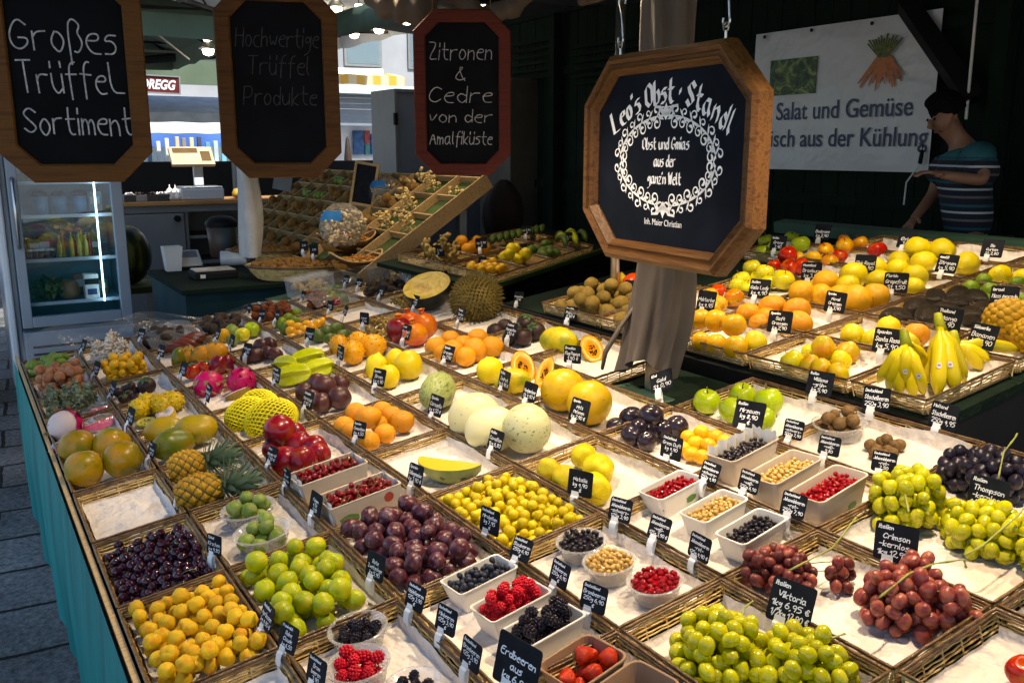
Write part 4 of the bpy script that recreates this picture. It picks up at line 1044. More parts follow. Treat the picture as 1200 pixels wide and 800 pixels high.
g = MB(); g.tube([hp(HF*.82, -.024, -.058), hp(HF*.95, 0, -.056), hp(HF*.82, .024, -.058)], .0055, 6); g.build('mouth', mat('lips', (.25, .09, .07), .5), man, smooth=True)
# striped shirt (torso and short sleeves) and dark trousers
mt, t, b = newmat('striped_jersey')
tc = t.nodes.new('ShaderNodeTexCoord'); sx_ = t.nodes.new('ShaderNodeSeparateXYZ'); t.links.new(tc.outputs['Object'], sx_.inputs[0])
def mth(op, a, v):
    n_ = t.nodes.new('ShaderNodeMath'); n_.operation = op; t.links.new(a, n_.inputs[0]); n_.inputs[1].default_value = v; return n_.outputs[0]
fr_ = mth('FRACT', mth('MULTIPLY', mth('ADD', sx_.outputs[2], .012), 1/.118), 0)
rp = ramp(t, [(.0, (.008, .012, .03)), (.26, (.14, .13, .14)), (.36, (.008, .012, .03)), (.60, (.50, .55, .62)), (.69, (.008, .012, .03)), (.88, (.015, .10, .14))]); rp.color_ramp.interpolation = 'CONSTANT'
t.links.new(fr_, rp.inputs[0])
gt = mth('GREATER_THAN', sx_.outputs[2], (mloc(1128, 184)).z)
mx2 = t.nodes.new('ShaderNodeMixRGB'); t.links.new(gt, mx2.inputs[0]); t.links.new(rp.outputs[0], mx2.inputs[1]); mx2.inputs[2].default_value = (.02, .13, .17, 1)
t.links.new(mx2.outputs[0], b.inputs[0]); b.inputs['Roughness'].default_value = .85
e1_ = sh1.lerp(el1, .80); e2_ = sh2.lerp(el2, .6)
skin_obj('shirt', [hip+Vector((0, 0, -.02)), mid, ch_, ch_.lerp(nk, .55), sh1, e1_, sh2, e2_], [(0, 1), (1, 2), (2, 3), (2, 4), (4, 5), (2, 6), (6, 7)], [.150, .145, .155, .095, .100, .088, .092, .074], mt, man)
for a_, b2_, r0, r1 in ((sh1.lerp(ch_, .35), e1_, .098, .076), (sh2.lerp(ch_, .35), e2_, .095, .074)):
    g = MB(); n_ = 9; g.tube([a_.lerp(b2_, i/n_)+Vector((.006*math.sin(i*1.3), 0, 0)) for i in range(n_+1)], [r0*.55 if i == 0 else r0+(r1-r0)*i/n_+.004*math.sin(i*2.1) for i in range(n_+1)], 16); g.build('sleeve', mt, man, smooth=True)
skin_obj('trousers', [hip+Vector((0, 0, -.03)), pts[12], kn1, an1, pts[16], kn2, an2], [(0, 1), (1, 2), (2, 3), (0, 4), (4, 5), (5, 6)], [.14, .10, .078, .062, .10, .078, .062], mat('dark_trousers', (.02, .022, .03), .8), man)
# hanging scoop with thin white handle beside him
g = MB(); P_ = [at_X(1081, 176, XW-.10), at_X(1078, 192, XW-.10)]; g.tube(P_, .012, 8)
o = g.build('hanging_tool', M['black'], smooth=True); tag(o, 'black handled tool with bent white wire hanging left of the seller', 'tool')
g = MB(); g.tube([P_[1], at_X(1062, 214, XW-.12), at_X(1060, 232, XW-.12), at_X(1059, 240, XW-.12)], .005, 6); g.build('wire', M['clip'], o)
g = MB(); g.tube([P_[0], at_X(1082, 166, XW-.07)], .003, 5); g.build('cord', M['black'], o)
# dim figure of a second seller's hat-like dark bundle is left as a cloth sack behind the rack
q = at_D(590, 225, 7.4)
g = MB()
def sack(a, c):
    t_ = a*2*math.pi; r_ = (.17*math.sin(math.pi*min(1, c*.9+.08))**.6)*(1+.08*math.sin(5*t_+c*4)); return (r_*math.cos(t_), r_*math.sin(t_), .55*c)
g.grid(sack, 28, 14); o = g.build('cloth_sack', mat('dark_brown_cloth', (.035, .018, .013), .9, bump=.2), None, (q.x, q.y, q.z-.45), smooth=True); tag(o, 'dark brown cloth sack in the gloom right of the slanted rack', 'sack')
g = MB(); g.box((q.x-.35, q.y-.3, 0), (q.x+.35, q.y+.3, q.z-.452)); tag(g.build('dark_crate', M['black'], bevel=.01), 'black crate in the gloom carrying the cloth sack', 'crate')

# ------------------------------------------------------------------ white wrapped post left of the rack
q = at_D(291, 250, 5.75)
o = empty('wrapped_post', (q.x, q.y, 0), 'thin post wrapped in loose white cloth beside the nut rack', 'post')
g = MB(); g.tube([(0, 0, 0), (0, 0, 2.64)], .03, 10); g.build('pole', M['steel'], o, smooth=True)
zlo = at_D(291, 302, 5.75).z
g = MB(); g.grid(lambda a, c: ((.062+.012*math.sin(a*6.28*3+c*5)+.012*math.sin(c*11))*math.cos(a*6.283)+.014*math.sin(c*9), (.062+.012*math.sin(a*6.28*3+c*5))*math.sin(a*6.283), zlo+(2.6-zlo)*c), 40, 40); g.build('cloth', M['cloth_white'], o, smooth=True)
# ------------------------------------------------------------------ far side table with green edge
A_ = at_z(590, 327, 1.0); B_ = at_z(704, 290, 1.0)
dx = (B_-A_); dx.z = 0; dx.normalize(); dy = Vector((-dx.y, dx.x, 0))
FT = Matrix((dx, dy*math.cos(R(9))+Vector((0, 0, math.sin(R(9)))), Vector((0, 0, 1))))
fy = (dy*math.cos(R(9))+Vector((0, 0, math.sin(R(9))))); fz = dx.cross(fy)
FTM = Matrix((dx, fy, fz)).transposed()
A_ = A_-dx*.18
ft = empty('side_counter', A_, 'dark side counter with bright green front edge behind the durian', 'counter', mat3=FTM)
g = MB(); g.box((0, .014, -.05), (2.5, .68, -.03)); g.build('top', M['dark_green'], ft)
g = MB(); g.box((0, -.004, -.045), (2.5, .012, -.012)); g.build('green_edge', M['green_edge'], ft, bevel=.003)
g = MB(); g.box((.03, .06, -1.0), (2.47, .08, -.051)); g.build('front', M['black'], ft)
bpy.context.view_layer.update(); ft_m = ft.matrix_world.copy()
def onft(px, py, h=0.0):
    o_ = ft_m.translation+fz*h; d = ray(px, py); return CAM+d*((o_-CAM).dot(fz)/d.dot(fz))

# ================================================================== TRAYS AND PAPER
CE = [.08, .325, .583, .85, 1.117, 1.40, 1.69, 2.03]
RE = [.015, .405, .805, 1.20, 1.59, 1.985, 2.375, 2.78, 3.18, 3.57, 3.96, 4.35, 4.75]
TH = .048
_tc = {}
def tray_meshes(a, b_):
    key = (round(a, 2), round(b_, 2))
    if key in _tc: return _tc[key]
    a -= .006; b_ -= .006
    r_ = random.Random(int(a*1000)+int(b_*7000))
    res = {}
    ins = .010
    def side_pts(side, k, nk):
        f = k/(nk-1); z = -TH+.004+f*(TH-.010); d = ins*(1-f)
        hx, hy = a/2-d-.004, b_/2-d-.004
        ln = 2*(hx if side in (0, 2) else hy)
        n = int(ln/.02)+1; pts = []
        ph = r_.random()*.4
        for i in range(n+1):
            s_ = -ln/2+ln*i/n; wv = .0009*(1 if (i+k) % 2 else -1)
            zz = z+.0014*math.sin(i*.55+k*2+ph*9)
            if side == 0: pts.append((s_, -hy+wv, zz))
            elif side == 1: pts.append((hx+wv, s_, zz))
            elif side == 2: pts.append((-s_, hy+wv, zz))
            else: pts.append((-hx+wv, -s_, zz))
        return pts
    sides = []
    for side in range(4):
        g = MB()
        for k in range(6): g.tube(side_pts(side, k, 6), .0021+.0006*r_.random(), 4, cap=False)
        # upright stakes
        hx, hy = a/2-.004, b_/2-.004; ln = 2*(hx if side in (0, 2) else hy); n = int(ln/.05)
        for i in range(n+1):
            s_ = -ln/2+ln*i/max(1, n)
            f = lambda d: ((s_, -hy+d, 0), (hx-d, s_, 0), (-s_, hy-d, 0), (-hx+d, -s_, 0))[side]
            lo, hi = f(ins), f(0); g.tube([(lo[0], lo[1], -TH+.002), (hi[0], hi[1], -.004)], .0022, 4, cap=False)
        sides.append(g.mesh('wicker_side', M['rattan'], True))
    res['sides'] = sides
    g = MB(); hx, hy = a/2-.003, b_/2-.003
    for rr, zz, off in ((.0034, -.001, 0), (.0028, -.0052, .0030)):
        x, y = hx-off, hy-off
        loop = []
        for (x0, y0), (x1, y1) in (((-x, -y), (x, -y)), ((x, -y), (x, y)), ((x, y), (-x, y)), ((-x, y), (-x, -y))):
            for i in range(12): f = i/12; loop.append((x0+(x1-x0)*f, y0+(y1-y0)*f, zz+.0006*math.sin(i*2.1)))
        loop.append(loop[0]); g.tube(loop, rr, 6, cap=False)
    res['rim'] = g.mesh('tray_rim', M['rim'], True)
    g = MB(); x, y = a/2-ins-.004, b_/2-ins-.004; g.box((-x, -y, -TH-.004), (x, y, -TH+.001)); res['floor'] = g.mesh('tray_floor', M['tray_floor'])
    pp = []
    for v_ in range(3):
        r2 = random.Random(v_*31+int(a*100)); ox, oy = r2.uniform(0, 50), r2.uniform(0, 50)
        g = MB(); X, Y = a/2-ins-.006, b_/2-ins-.006
        upl, upr, upb = (.020, .036, .016) if v_ == 0 else (.010, .040, .026) if v_ == 1 else (.024, .030, .008)
        def f(s_, q):
            # unfolded sheet: outer 8 percent on either side climbs the wicker walls
            e = .09
            if s_ < e: x = -X+.004*(s_/e); z = upl*(1-s_/e)*(.8+.25*math.sin(q*9+ox))
            elif s_ > 1-e: x = X-.004*((1-s_)/e); z = upr*((s_-1+e)/e)*(.85+.2*math.sin(q*7+oy))
            else: x = -X+.004+(2*X-.008)*(s_-e)/(1-2*e); z = 0
            e2 = .05; zb = 0
            if q > 1-e2: y = Y-.002; zb = upb*((q-1+e2)/e2)
            else: y = -Y+.01+(2*Y-.013)*q/(1-e2)
            nz = noise.noise(Vector((x*22+ox, y*22+oy, v_)))*.0022+noise.noise(Vector((x*60+oy, y*60, v_)))*.0009
            cr = abs(noise.noise(Vector((x*9+ox, y*9+oy, 3.1+v_))))
            return (x+(nz if z > .003 else 0)*1.2, y, -TH+.0045+max(z, zb)+max(-.002, nz-(.003*(1-cr*6) if cr < .16 else 0)))
        g.grid(f, 34, 34); pp.append(g.mesh('paper', M['paper'], True))
    res['paper'] = pp
    _tc[key] = res; return res
TRAYS = {}
def tray(u0, u1, v0, v1, desc, w0=0.0, paper=True, var=None):
    c = L((u0+u1)/2, (v0+v1)/2, w0)
    o = empty('wicker_tray', c, 'wicker tray '+desc, 'tray', 'wicker trays on the fruit stall', mat3=ROT)
    ms_ = tray_meshes(u1-u0, v1-v0)
    for k in range(4): inst('wicker_side', ms_['sides'][k], o)
    inst('rim', ms_['rim'], o); inst('base', ms_['floor'], o)
    if paper:
        k = rng.randrange(3) if var is None else var
        p = inst('paper_sheet', ms_['paper'][k], None, c, ROT)
        tag(p, 'paper sheet in the tray '+desc, 'paper', 'paper sheets lining the wicker trays')
    return o
def cell(ci, ri, desc, **k): return tray(CE[ci], CE[ci+1], RE[ri], RE[ri+1], desc, **k)
T_ = [(0, 3, 'cut off by the bottom edge in front of the apricots'), (0, 4, 'heaped with apricots'), (0, 5, 'full of black cherries'), (0, 6, 'standing empty behind the cherries'), (0, 7, 'with four orange green mangoes'),
(0, 8, 'with the opened dragon fruit'), (0, 9, 'of small green husked fruit'), (0, 10, 'of pinkish lychees'), (0, 11, 'of small green fruit at the far left corner'),
(1, 3, 'with bowls of blackberries and raspberries'), (1, 4, 'of yellow green plums'), (1, 5, 'with green figs in clear bowls'), (1, 6, 'with two pineapples'), (1, 7, 'with two yellow mangoes and a green one'),
(1, 8, 'of knobbly yellow pitahayas'), (1, 9, 'of dark mangosteens'), (1, 10, 'of small yellow round fruit'), (1, 11, 'of white shredded mushrooms'),
(2, 2, 'with the strawberry punnet'), (2, 3, 'with blueberry, raspberry and blackberry cartons'), (2, 4, 'of purple plums'), (2, 5, 'with two cartons of sour cherries'), (2, 6, 'of dark red mangoes'), (2, 7, 'with netted yellow fruit'),
(2, 8, 'with two pink dragon fruits'), (2, 9, 'of orange persimmons and red fruit'), (2, 10, 'of brown red bananas'), (2, 11, 'of dark dried pods'),
(3, 2, 'with the nearest green grapes'), (3, 3, 'with three round bowls of currants'), (3, 4, 'full of yellow mirabelles'), (3, 5, 'with a cut yellow melon piece'), (3, 6, 'of clementines'), (3, 7, 'of dark passion fruit'),
(3, 8, 'of green star fruit'), (3, 9, 'of dark oval plums'), (3, 10, 'of green yellow figs'), (3, 11, 'of black dried fruit by the film'),
(4, 1, 'in the bottom right corner with one red apple'), (4, 2, 'with both bunches of red grapes'), (4, 3, 'with three small white cartons of currants'), (4, 4, 'of yellow quinces'), (4, 5, 'with three pale melons'), (4, 6, 'with a striped green melon'), (4, 7, 'of yellow pears'),
(4, 8, 'of orange horned melons'), (4, 9, 'of kumquats and green feijoas'), (4, 10, 'of dark green limes'), (4, 11, 'of red brown dried fruit'),
(5, 1, 'at the right edge below the white grapes'), (5, 2, 'with two big bunches of white grapes'), (5, 3, 'with three large cartons of currants'), (5, 4, 'of black and yellow plums'), (5, 5, 'with two round yellow melons'), (5, 6, 'with a cut orange papaya'), (5, 7, 'of oranges'),
(5, 8, 'of red pomegranates'), (5, 9, 'of curled ginger roots'), (5, 10, 'of green and red mangoes'), (5, 11, 'left empty beside the plastic film'),
(6, 2, 'with the blue black grapes'), (6, 3, 'with a few brown round fruits'), (6, 4, 'of green apples beside the draped post'), (6, 6, 'with a whole and a halved papaya'), (6, 7, 'of purple mangosteens'), (6, 8, 'under the spiky durian'), (6, 9, 'under the halved black pumpkin'), (6, 10, 'of yellow ginger fingers'), (6, 11, 'of brown dates behind the pumpkin')]
for ci, ri, d_ in T_: cell(ci, ri, d_)
UT = .052
UTR = [(2.07, 2.50, 1.395, 1.65, 'with the banana bunches'), (2.07, 2.36, 1.655, 2.055, 'of yellow red pears'), (2.07, 2.36, 2.06, 2.44, 'of stacked orange persimmons'), (2.07, 2.36, 2.47, 2.865, 'of small kiwis by the post cloth'), (2.07, 2.36, 2.87, 3.27, 'of brown kiwis'),
(2.51, 2.94, 1.395, 1.65, 'with the golden knobbly fruit'), (2.37, 2.66, 1.655, 2.055, 'of yellow and orange mangoes'), (2.37, 2.66, 2.06, 2.455, 'of soft oranges'), (2.37, 2.66, 2.46, 2.855, 'of red yellow nectarines'), (2.37, 2.66, 2.87, 3.27, 'of red tomatoes'),
(2.67, 2.96, 1.655, 2.055, 'of dark avocados'), (2.67, 2.96, 2.06, 2.455, 'of large oranges'), (2.67, 2.96, 2.46, 2.855, 'of yellow apples'),
(2.97, 3.26, 1.655, 2.055, 'of small limes'), (2.97, 3.26, 2.06, 2.455, 'of yellow grapefruits'), (2.97, 3.26, 2.46, 2.855, 'of shiny red apples'),
(3.27, 3.56, 1.655, 2.055, 'with two loose lemons'), (3.27, 3.56, 2.06, 2.455, 'of big lemons'), (3.27, 3.56, 2.46, 2.855, 'of red yellow apples'), (3.27, 3.56, 2.86, 3.25, 'of green apples'),
(3.57, 3.86, 1.655, 2.055, 'left empty in the right back corner'), (3.57, 3.86, 2.06, 2.455, 'left empty behind the lemons'), (3.57, 3.86, 2.46, 2.855, 'left empty behind the red yellow apples')]
for u0, u1, v0, v1, d_ in UTR: tray(u0, u1, v0, v1, d_+' on the upper tier', w0=UT)
# trays on the far side counter
for k, (x, d_) in enumerate(((.33, 'of yellow chillies'), (.76, 'of small golden pears'), (1.19, 'of green bananas'), (1.62, 'of crooked cucumbers'))):
    for j in range(2):
        c = A_+dx*(x)+fy*(.17+.31*j)+fz*(.022)
        o = empty('wicker_tray', c, 'wicker tray '+d_+(' at the front' if j == 0 else ' in the back row')+' of the side counter', 'tray', 'wicker trays on the side counter', mat3=FTM)
        ms_ = tray_meshes(.42, .30)
        for q in range(4): inst('wicker_side', ms_['sides'][q], o)
        inst('rim', ms_['rim'], o); inst('base', ms_['floor'], o)

# ================================================================== FRUIT
def rev(prof, n=16, m=24, lump=0.0, seed=0, ridge=0, rd=0.0, sq=(1, 1), crease=0.0):
    """surface of revolution of unit radius; prof(theta)->(r,z)"""
    g = MB(); r_ = random.Random(seed); o = r_.uniform(0, 40)
    def f(a, c):
        th = (c-.5)*math.pi; t_ = a*2*math.pi; rr, z = prof(th)
        k = 1.0
        if ridge: k *= 1+rd*math.cos(ridge*t_)*math.cos(th)**.5 if math.cos(th) > 0 else 1
        if crease: k *= 1-crease*math.exp(-((t_-math.pi)/.22)**2)
        x, y = rr*math.cos(t_)*sq[0], rr*math.sin(t_)*sq[1]
        if lump: k *= 1+lump*noise.noise(Vector((x*1.3+o, y*1.3+o, z*1.3)))
        return (x*k, y*k, z*(1+(k-1)*.5))
    g.grid(f, m, n); return g
def P_sph(el=1.0, top=0.0, bot=0.0, wid=.3, pt=0.0, pb=0.0, neck=0.0):
    def f(th):
        s, c = math.sin(th), max(0.0, math.cos(th))
        z = s*el; r_ = c
        if s > 0: z -= top*math.exp(-(r_/wid)**2); z += pt*math.exp(-(r_/.16)**2)
        else: z += bot*math.exp(-(r_/wid)**2); z -= pb*math.exp(-(r_/.16)**2)
        if neck and s > 0: r_ *= 1-neck*(s**1.6)*(1-.3*s)
        return r_, z
    return f
FM = {}
def fm(name, mtl, prof, **k):
    return rev(prof, **k).mesh(name, mtl, True)
S = {}
S['apricot'] = mat('apricot_skin', [(.70, .42, .045), (.74, .50, .09), (.70, .30, .06)], .6, vscale=.9, bump=.04, bscale=40)
S['cherry'] = mat('black_cherry_skin', [(.010, .004, .012), (.035, .006, .016)], .14, vscale=1, coat=.5)
S['papaya_g'] = mat('orange_green_skin', [(.10, .13, .02), (.30, .20, .03), (.46, .24, .03)], .35, vscale=.9, coat=.15)
S['mango_y'] = mat('yellow_mango_skin', [(.44, .26, .02), (.38, .28, .03), (.26, .22, .03)], .4, vscale=.9)
S['mango_gr'] = mat('green_mango_skin', [(.08, .12, .015), (.14, .15, .02), (.24, .15, .02)], .35, vscale=.9)
S['gage'] = mat('greengage_skin', [(.28, .36, .015), (.38, .42, .02), (.50, .42, .025)], .4, vscale=1, bump=.03, bscale=30, spots=((.20, .15, .04), 9, .74))
S['plum'] = mat('purple_plum_skin', [(.030, .010, .022), (.085, .022, .026), (.12, .075, .10)], .34, vscale=1.5, spots=((.13, .10, .14), 2.2, .60))
S['mirabelle'] = mat('mirabelle_skin', [(.50, .42, .02), (.62, .48, .025), (.52, .32, .02)], .4, vscale=1)
S['orange'] = mat('orange_peel', [(.64, .25, .008), (.70, .30, .012)], .42, vscale=1, bump=.25, bscale=22)
S['orange_big'] = mat('bright_orange_peel', [(.66, .32, .015), (.72, .38, .02)], .42, vscale=1, bump=.25, bscale=26)
S['lemon'] = mat('lemon_peel', [(.64, .50, .02), (.70, .56, .03)], .4, vscale=1, bump=.2, bscale=20)
S['quince'] = mat('quince_skin', [(.50, .44, .03), (.62, .50, .03), (.56, .42, .03)], .5, vscale=1.1, bump=.1, bscale=6)
S['pear_y'] = mat('yellow_pear_skin', [(.56, .44, .06), (.64, .50, .06)], .42, vscale=1.4, spots=((.30, .20, .04), 12, .72))
S['pear_r'] = mat('red_pear_skin', [(.42, .36, .05), (.56, .38, .05), (.58, .18, .03)], .4, vscale=.8, spots=((.30, .20, .05), 16, .7))
S['apple_g'] = mat('green_apple_skin', [(.30, .40, .04), (.40, .48, .06)], .3, vscale=1.2, coat=.2, spots=((.44, .46, .14), 16, .70))
S['apple_y'] = mat('yellow_apple_skin', [(.56, .52, .06), (.66, .56, .08)], .3, vscale=1.2, coat=.2)
S['apple_r'] = mat('red_apple_skin', [(.30, .016, .012), (.42, .03, .016), (.46, .12, .03)], .25, vscale=1.1, coat=.3)
S['apple_ry'] = mat('red_yellow_apple_skin', [(.62, .46, .06), (.60, .26, .04), (.50, .06, .02)], .28, vscale=.8, coat=.3)
S['passion'] = mat('passion_fruit_skin', [(.040, .014, .016), (.075, .028, .026)], .4, vscale=2, coat=.15, spots=((.16, .08, .06), 22, .72))
S['redmango'] = mat('dark_red_skin', [(.09, .010, .022), (.20, .016, .028), (.26, .07, .03)], .3, vscale=1, coat=.3, spots=((.30, .14, .07), 26, .70))
S['blackplum'] = mat('black_plum_skin', [(.012, .009, .016), (.026, .016, .026)], .25, vscale=2, coat=.3)
S['yplum'] = mat('yellow_plum_skin', [(.66, .34, .015), (.72, .41, .025)], .4, vscale=1)
S['grape_g'] = mat('white_grape_skin', [(.40, .40, .03), (.52, .50, .055), (.60, .53, .08)], .25, vscale=.8, coat=.2, trans=.12)
S['grape_r'] = mat('red_grape_skin', [(.14, .028, .034), (.25, .070, .060), (.38, .16, .095)], .34, vscale=.8, coat=.15)
S['grape_d'] = mat('dark_red_grape_skin', [(.075, .018, .020), (.16, .045, .038)], .4, vscale=.8, coat=.15)
S['grape_b'] = mat('black_grape_skin', [(.010, .009, .016), (.022, .016, .028)], .35, vscale=1)
S['currant_r'] = mat('red_currant_skin', [(.24, .005, .010), (.36, .014, .016)], .16, vscale=1, coat=.5)
S['currant_w'] = mat('white_currant_skin', [(.60, .38, .14), (.68, .48, .20)], .2, vscale=1, coat=.4, trans=.1)
S['currant_b'] = mat('black_currant_skin', [(.008, .007, .011), (.02, .014, .02)], .3, vscale=2, coat=.2)
S['sour'] = mat('sour_cherry_skin', [(.12, .008, .010), (.22, .016, .016)], .18, vscale=1, coat=.4)
S['blueberry'] = mat('blueberry_skin', [(.010, .012, .022), (.035, .042, .065)], .55, vscale=2)
S['rasp'] = mat('raspberry_skin', [(.52, .008, .022), (.62, .025, .04)], .45, vscale=1)
S['black'] = mat('blackberry_skin', [(.007, .006, .010), (.018, .010, .018)], .22, vscale=2, coat=.3)
S['straw'] = mat('strawberry_skin', [(.46, .018, .006), (.60, .05, .010)], .3, vscale=2, coat=.3, bump=.3, bscale=9, spots=((.62, .30, .06), 13, .70))
S['fig'] = mat('green_fig_skin', [(.12, .20, .03), (.20, .27, .06), (.24, .24, .12)], .5, vscale=1.3)
S['lychee'] = mat('lychee_skin', [(.40, .13, .09), (.52, .24, .13), (.50, .33, .20)], .6, vscale=1.3, bump=.5, bscale=14)
S['greenfruit'] = mat('small_green_skin', [(.14, .22, .04), (.22, .30, .07)], .5, vscale=1.5)
S['husk'] = mat('green_husk', [(.10, .13, .07), (.19, .22, .13), (.24, .24, .17)], .7, vscale=2)
S['mangosteen'] = mat('mangosteen_skin', [(.020, .010, .012), (.055, .026, .022)], .5, vscale=1.5)
S['pinkskin'] = mat('dragon_fruit_skin', [(.44, .012, .10), (.56, .03, .14)], .4, vscale=1.5)
S['pinktip'] = mat('dragon_fruit_scale', [(.50, .03, .12), (.46, .30, .14), (.20, .26, .05)], .5, vscale=2)
S['whiteflesh'] = mat('white_flesh', [(.72, .66, .64), (.60, .42, .40)], .5, vscale=3, spots=((.02, .02, .02), 40, .66))
S['pinkflesh'] = mat('pink_flesh', [(.46, .02, .14), (.58, .07, .20)], .4, vscale=5)
S['kiwano'] = mat('horned_melon_skin', [(.62, .27, .012), (.68, .34, .02)], .4, vscale=1.5, spots=((.32, .12, .01), 9, .66))
S['ypit'] = mat('yellow_pitahaya_skin', [(.58, .38, .015), (.66, .46, .03)], .45, vscale=1.5, spots=((.20, .16, .02), 6, .62))
S['redban'] = mat('red_banana_skin', [(.09, .022, .016), (.17, .045, .024)], .4, vscale=1.5)
S['banana'] = mat('banana_skin', [(.60, .46, .015), (.66, .52, .02), (.50, .44, .03)], .42, vscale=1.5, spots=((.20, .12, .02), 12, .76))
S['banana_g'] = mat('banana_neck', [(.16, .20, .02), (.34, .34, .03)], .5)
S['star'] = mat('star_fruit_skin', [(.40, .46, .02), (.52, .54, .04)], .3, vscale=1.5, coat=.3)
S['kumquat'] = mat('kumquat_skin', [(.66, .30, .01), (.70, .36, .02)], .35, vscale=1)
S['feijoa'] = mat('dark_green_skin', [(.05, .09, .015), (.10, .14, .03)], .5, vscale=1.3)
S['lime'] = mat('lime_peel', [(.10, .19, .012), (.20, .28, .02)], .38, vscale=1, bump=.2, bscale=20)
S['pom'] = mat('pomegranate_skin', [(.46, .03, .012), (.56, .12, .02), (.58, .24, .04)], .35, vscale=.8, coat=.25)
S['melon_y'] = mat('yellow_melon_skin', [(.64, .38, .012), (.70, .46, .02)], .38, vscale=1.2, bump=.06, bscale=8)
S['melon_w'] = mat('cream_melon_skin', [(.66, .62, .34), (.70, .66, .42)], .4, vscale=1)
S['melon_s'] = mat('speckled_melon_skin', [(.58, .58, .32), (.64, .62, .38)], .4, vscale=1, spots=((.20, .24, .07), 9, .62), stretch=(1, 1, .6))
S['cucm'] = mat('striped_melon_skin', [(.10, .15, .04), (.36, .40, .16), (.16, .21, .06)], .45, vscale=2.2, stretch=(3, 3, .35), bump=.1)
S['flesh_o'] = mat('orange_flesh', [(.64, .26, .012), (.70, .34, .02)], .35, vscale=4)
S['papskin'] = mat('papaya_skin', [(.22, .24, .02), (.50, .40, .03), (.58, .44, .03)], .42, vscale=.8, bump=.1, bscale=5)
S['seed'] = mat('black_seeds', (.012, .012, .013), .25, coat=.4)
S['flesh_y'] = mat('yellow_melon_flesh', [(.56, .44, .05), (.48, .46, .12)], .35, vscale=3)
S['net'] = mat('yellow_foam_net', [(.66, .58, .02), (.72, .64, .03)], .6, vscale=1)
S['pine'] = mat('pineapple_skin', [(.34, .17, .02), (.46, .28, .03)], .55, vscale=3)
S['pine_d'] = mat('pineapple_seam', [(.07, .06, .02), (.13, .09, .03)], .7, vscale=3)
S['pineleaf'] = mat('pineapple_leaf', [(.08, .125, .07), (.20, .26, .16)], .5, vscale=3)
S['durian'] = mat('durian_skin', [(.07, .052, .014), (.15, .11, .03), (.10, .075, .02)], .7, vscale=1.5)
S['pumpkin'] = mat('black_pumpkin_rind', (.012, .016, .012), .4)
S['pumpflesh'] = mat('pumpkin_flesh', [(.52, .36, .05), (.60, .44, .10), (.34, .18, .02)], .5, vscale=9, bump=.4, bscale=14)
S['ginger'] = mat('ginger_skin', [(.28, .19, .06), (.38, .27, .10), (.20, .13, .04)], .7, vscale=3, bump=.3, bscale=12)
S['dried'] = mat('dark_dried_fruit', [(.022, .014, .010), (.055, .032, .02)], .6, vscale=3, bump=.5, bscale=10)
S['driedred'] = mat('red_dried_fruit', [(.12, .03, .012), (.20, .06, .02)], .6, vscale=3, bump=.5, bscale=10)
S['kiwi'] = mat('kiwi_skin', [(.18, .12, .035), (.26, .18, .05)], .75, vscale=2, bump=.2, bscale=60)
S['tomato'] = mat('tomato_skin', [(.52, .035, .010), (.60, .07, .015)], .25, vscale=1, coat=.3)
S['avo'] = mat('avocado_skin', [(.020, .014, .008), (.055, .036, .018)], .45, vscale=2, bump=.9, bscale=14)
S['shroom'] = mat('white_mushroom', [(.60, .53, .44), (.70, .64, .56)], .7, vscale=2)
S['nut'] = mat('brown_nut', [(.24, .12, .035), (.34, .19, .07), (.17, .08, .02)], .7, vscale=2.2, bump=.5, bscale=8)
S['almond'] = mat('almond_skin', [(.34, .15, .04), (.44, .23, .08)], .6, vscale=3)
S['pista'] = mat('pistachio_shell', [(.58, .46, .28), (.64, .54, .36)], .6, vscale=2)
S['slice'] = mat('pale_dried_slice', [(.56, .40, .16), (.64, .50, .26)], .7, vscale=3)
S['brownround'] = mat('brown_round_skin', [(.12, .07, .03), (.20, .12, .05), (.07, .04, .02)], .65, vscale=2)
S['golden'] = mat('golden_knobbly_skin', [(.36, .20, .025), (.48, .30, .05)], .6, vscale=2)
for q_ in S.values():
    for n_ in q_.node_tree.nodes:
        if n_.type == 'HUE_SAT': n_.inputs['Saturation'].default_value = 1.12
    b_ = q_.node_tree.nodes['Principled BSDF']; b_.inputs['Specular IOR Level'].default_value = .36; b_.inputs['Coat Weight'].default_value *= .6
def F(name, key, **k):
    prof = k.pop('prof'); FM[key+str(k.get('seed', 0))] = me = fm(name, S[k.pop('m', key)], prof, **k); return me
sph = P_sph()
ME = {}
def V3(key, name, m_, prof, n=3, **k): ME[key] = [rev(prof, seed=i+1, **k).mesh(name, S[m_], True) for i in range(n)]
V3('apricot', 'apricot', 'apricot', P_sph(1.02, top=.16, wid=.25), crease=.08, lump=.15)
ME['cherry'] = [rev(P_sph(.94, top=.2, wid=.25), 10, 16, .06, i).mesh('cherry', S['cherry'], True) for i in range(2)]
V3('papaya', 'mango', 'papaya_g', P_sph(1.02, top=.05), lump=.12)
V3('mango_y', 'mango', 'mango_y', P_sph(1.3), lump=.12, sq=(1, .85))
V3('mango_gr', 'mango', 'mango_gr', P_sph(1.35), n=1, lump=.12, sq=(1, .9))
V3('gage', 'plum', 'gage', P_sph(1.0, top=.12, wid=.2), lump=.13, crease=.05)
V3('plum', 'plum', 'plum', P_sph(1.16, top=.08, wid=.2), lump=.14, crease=.05)
ME['mirabelle'] = [rev(P_sph(1.03, top=.08, wid=.2), 10, 16, .11, i, crease=.05).mesh('mirabelle', S['mirabelle'], True) for i in range(3)]
V3('orange', 'orange', 'orange', P_sph(.95, top=.07, wid=.2), lump=.05)
V3('orange_big', 'orange', 'orange_big', P_sph(.97, top=.06, wid=.2), lump=.05)
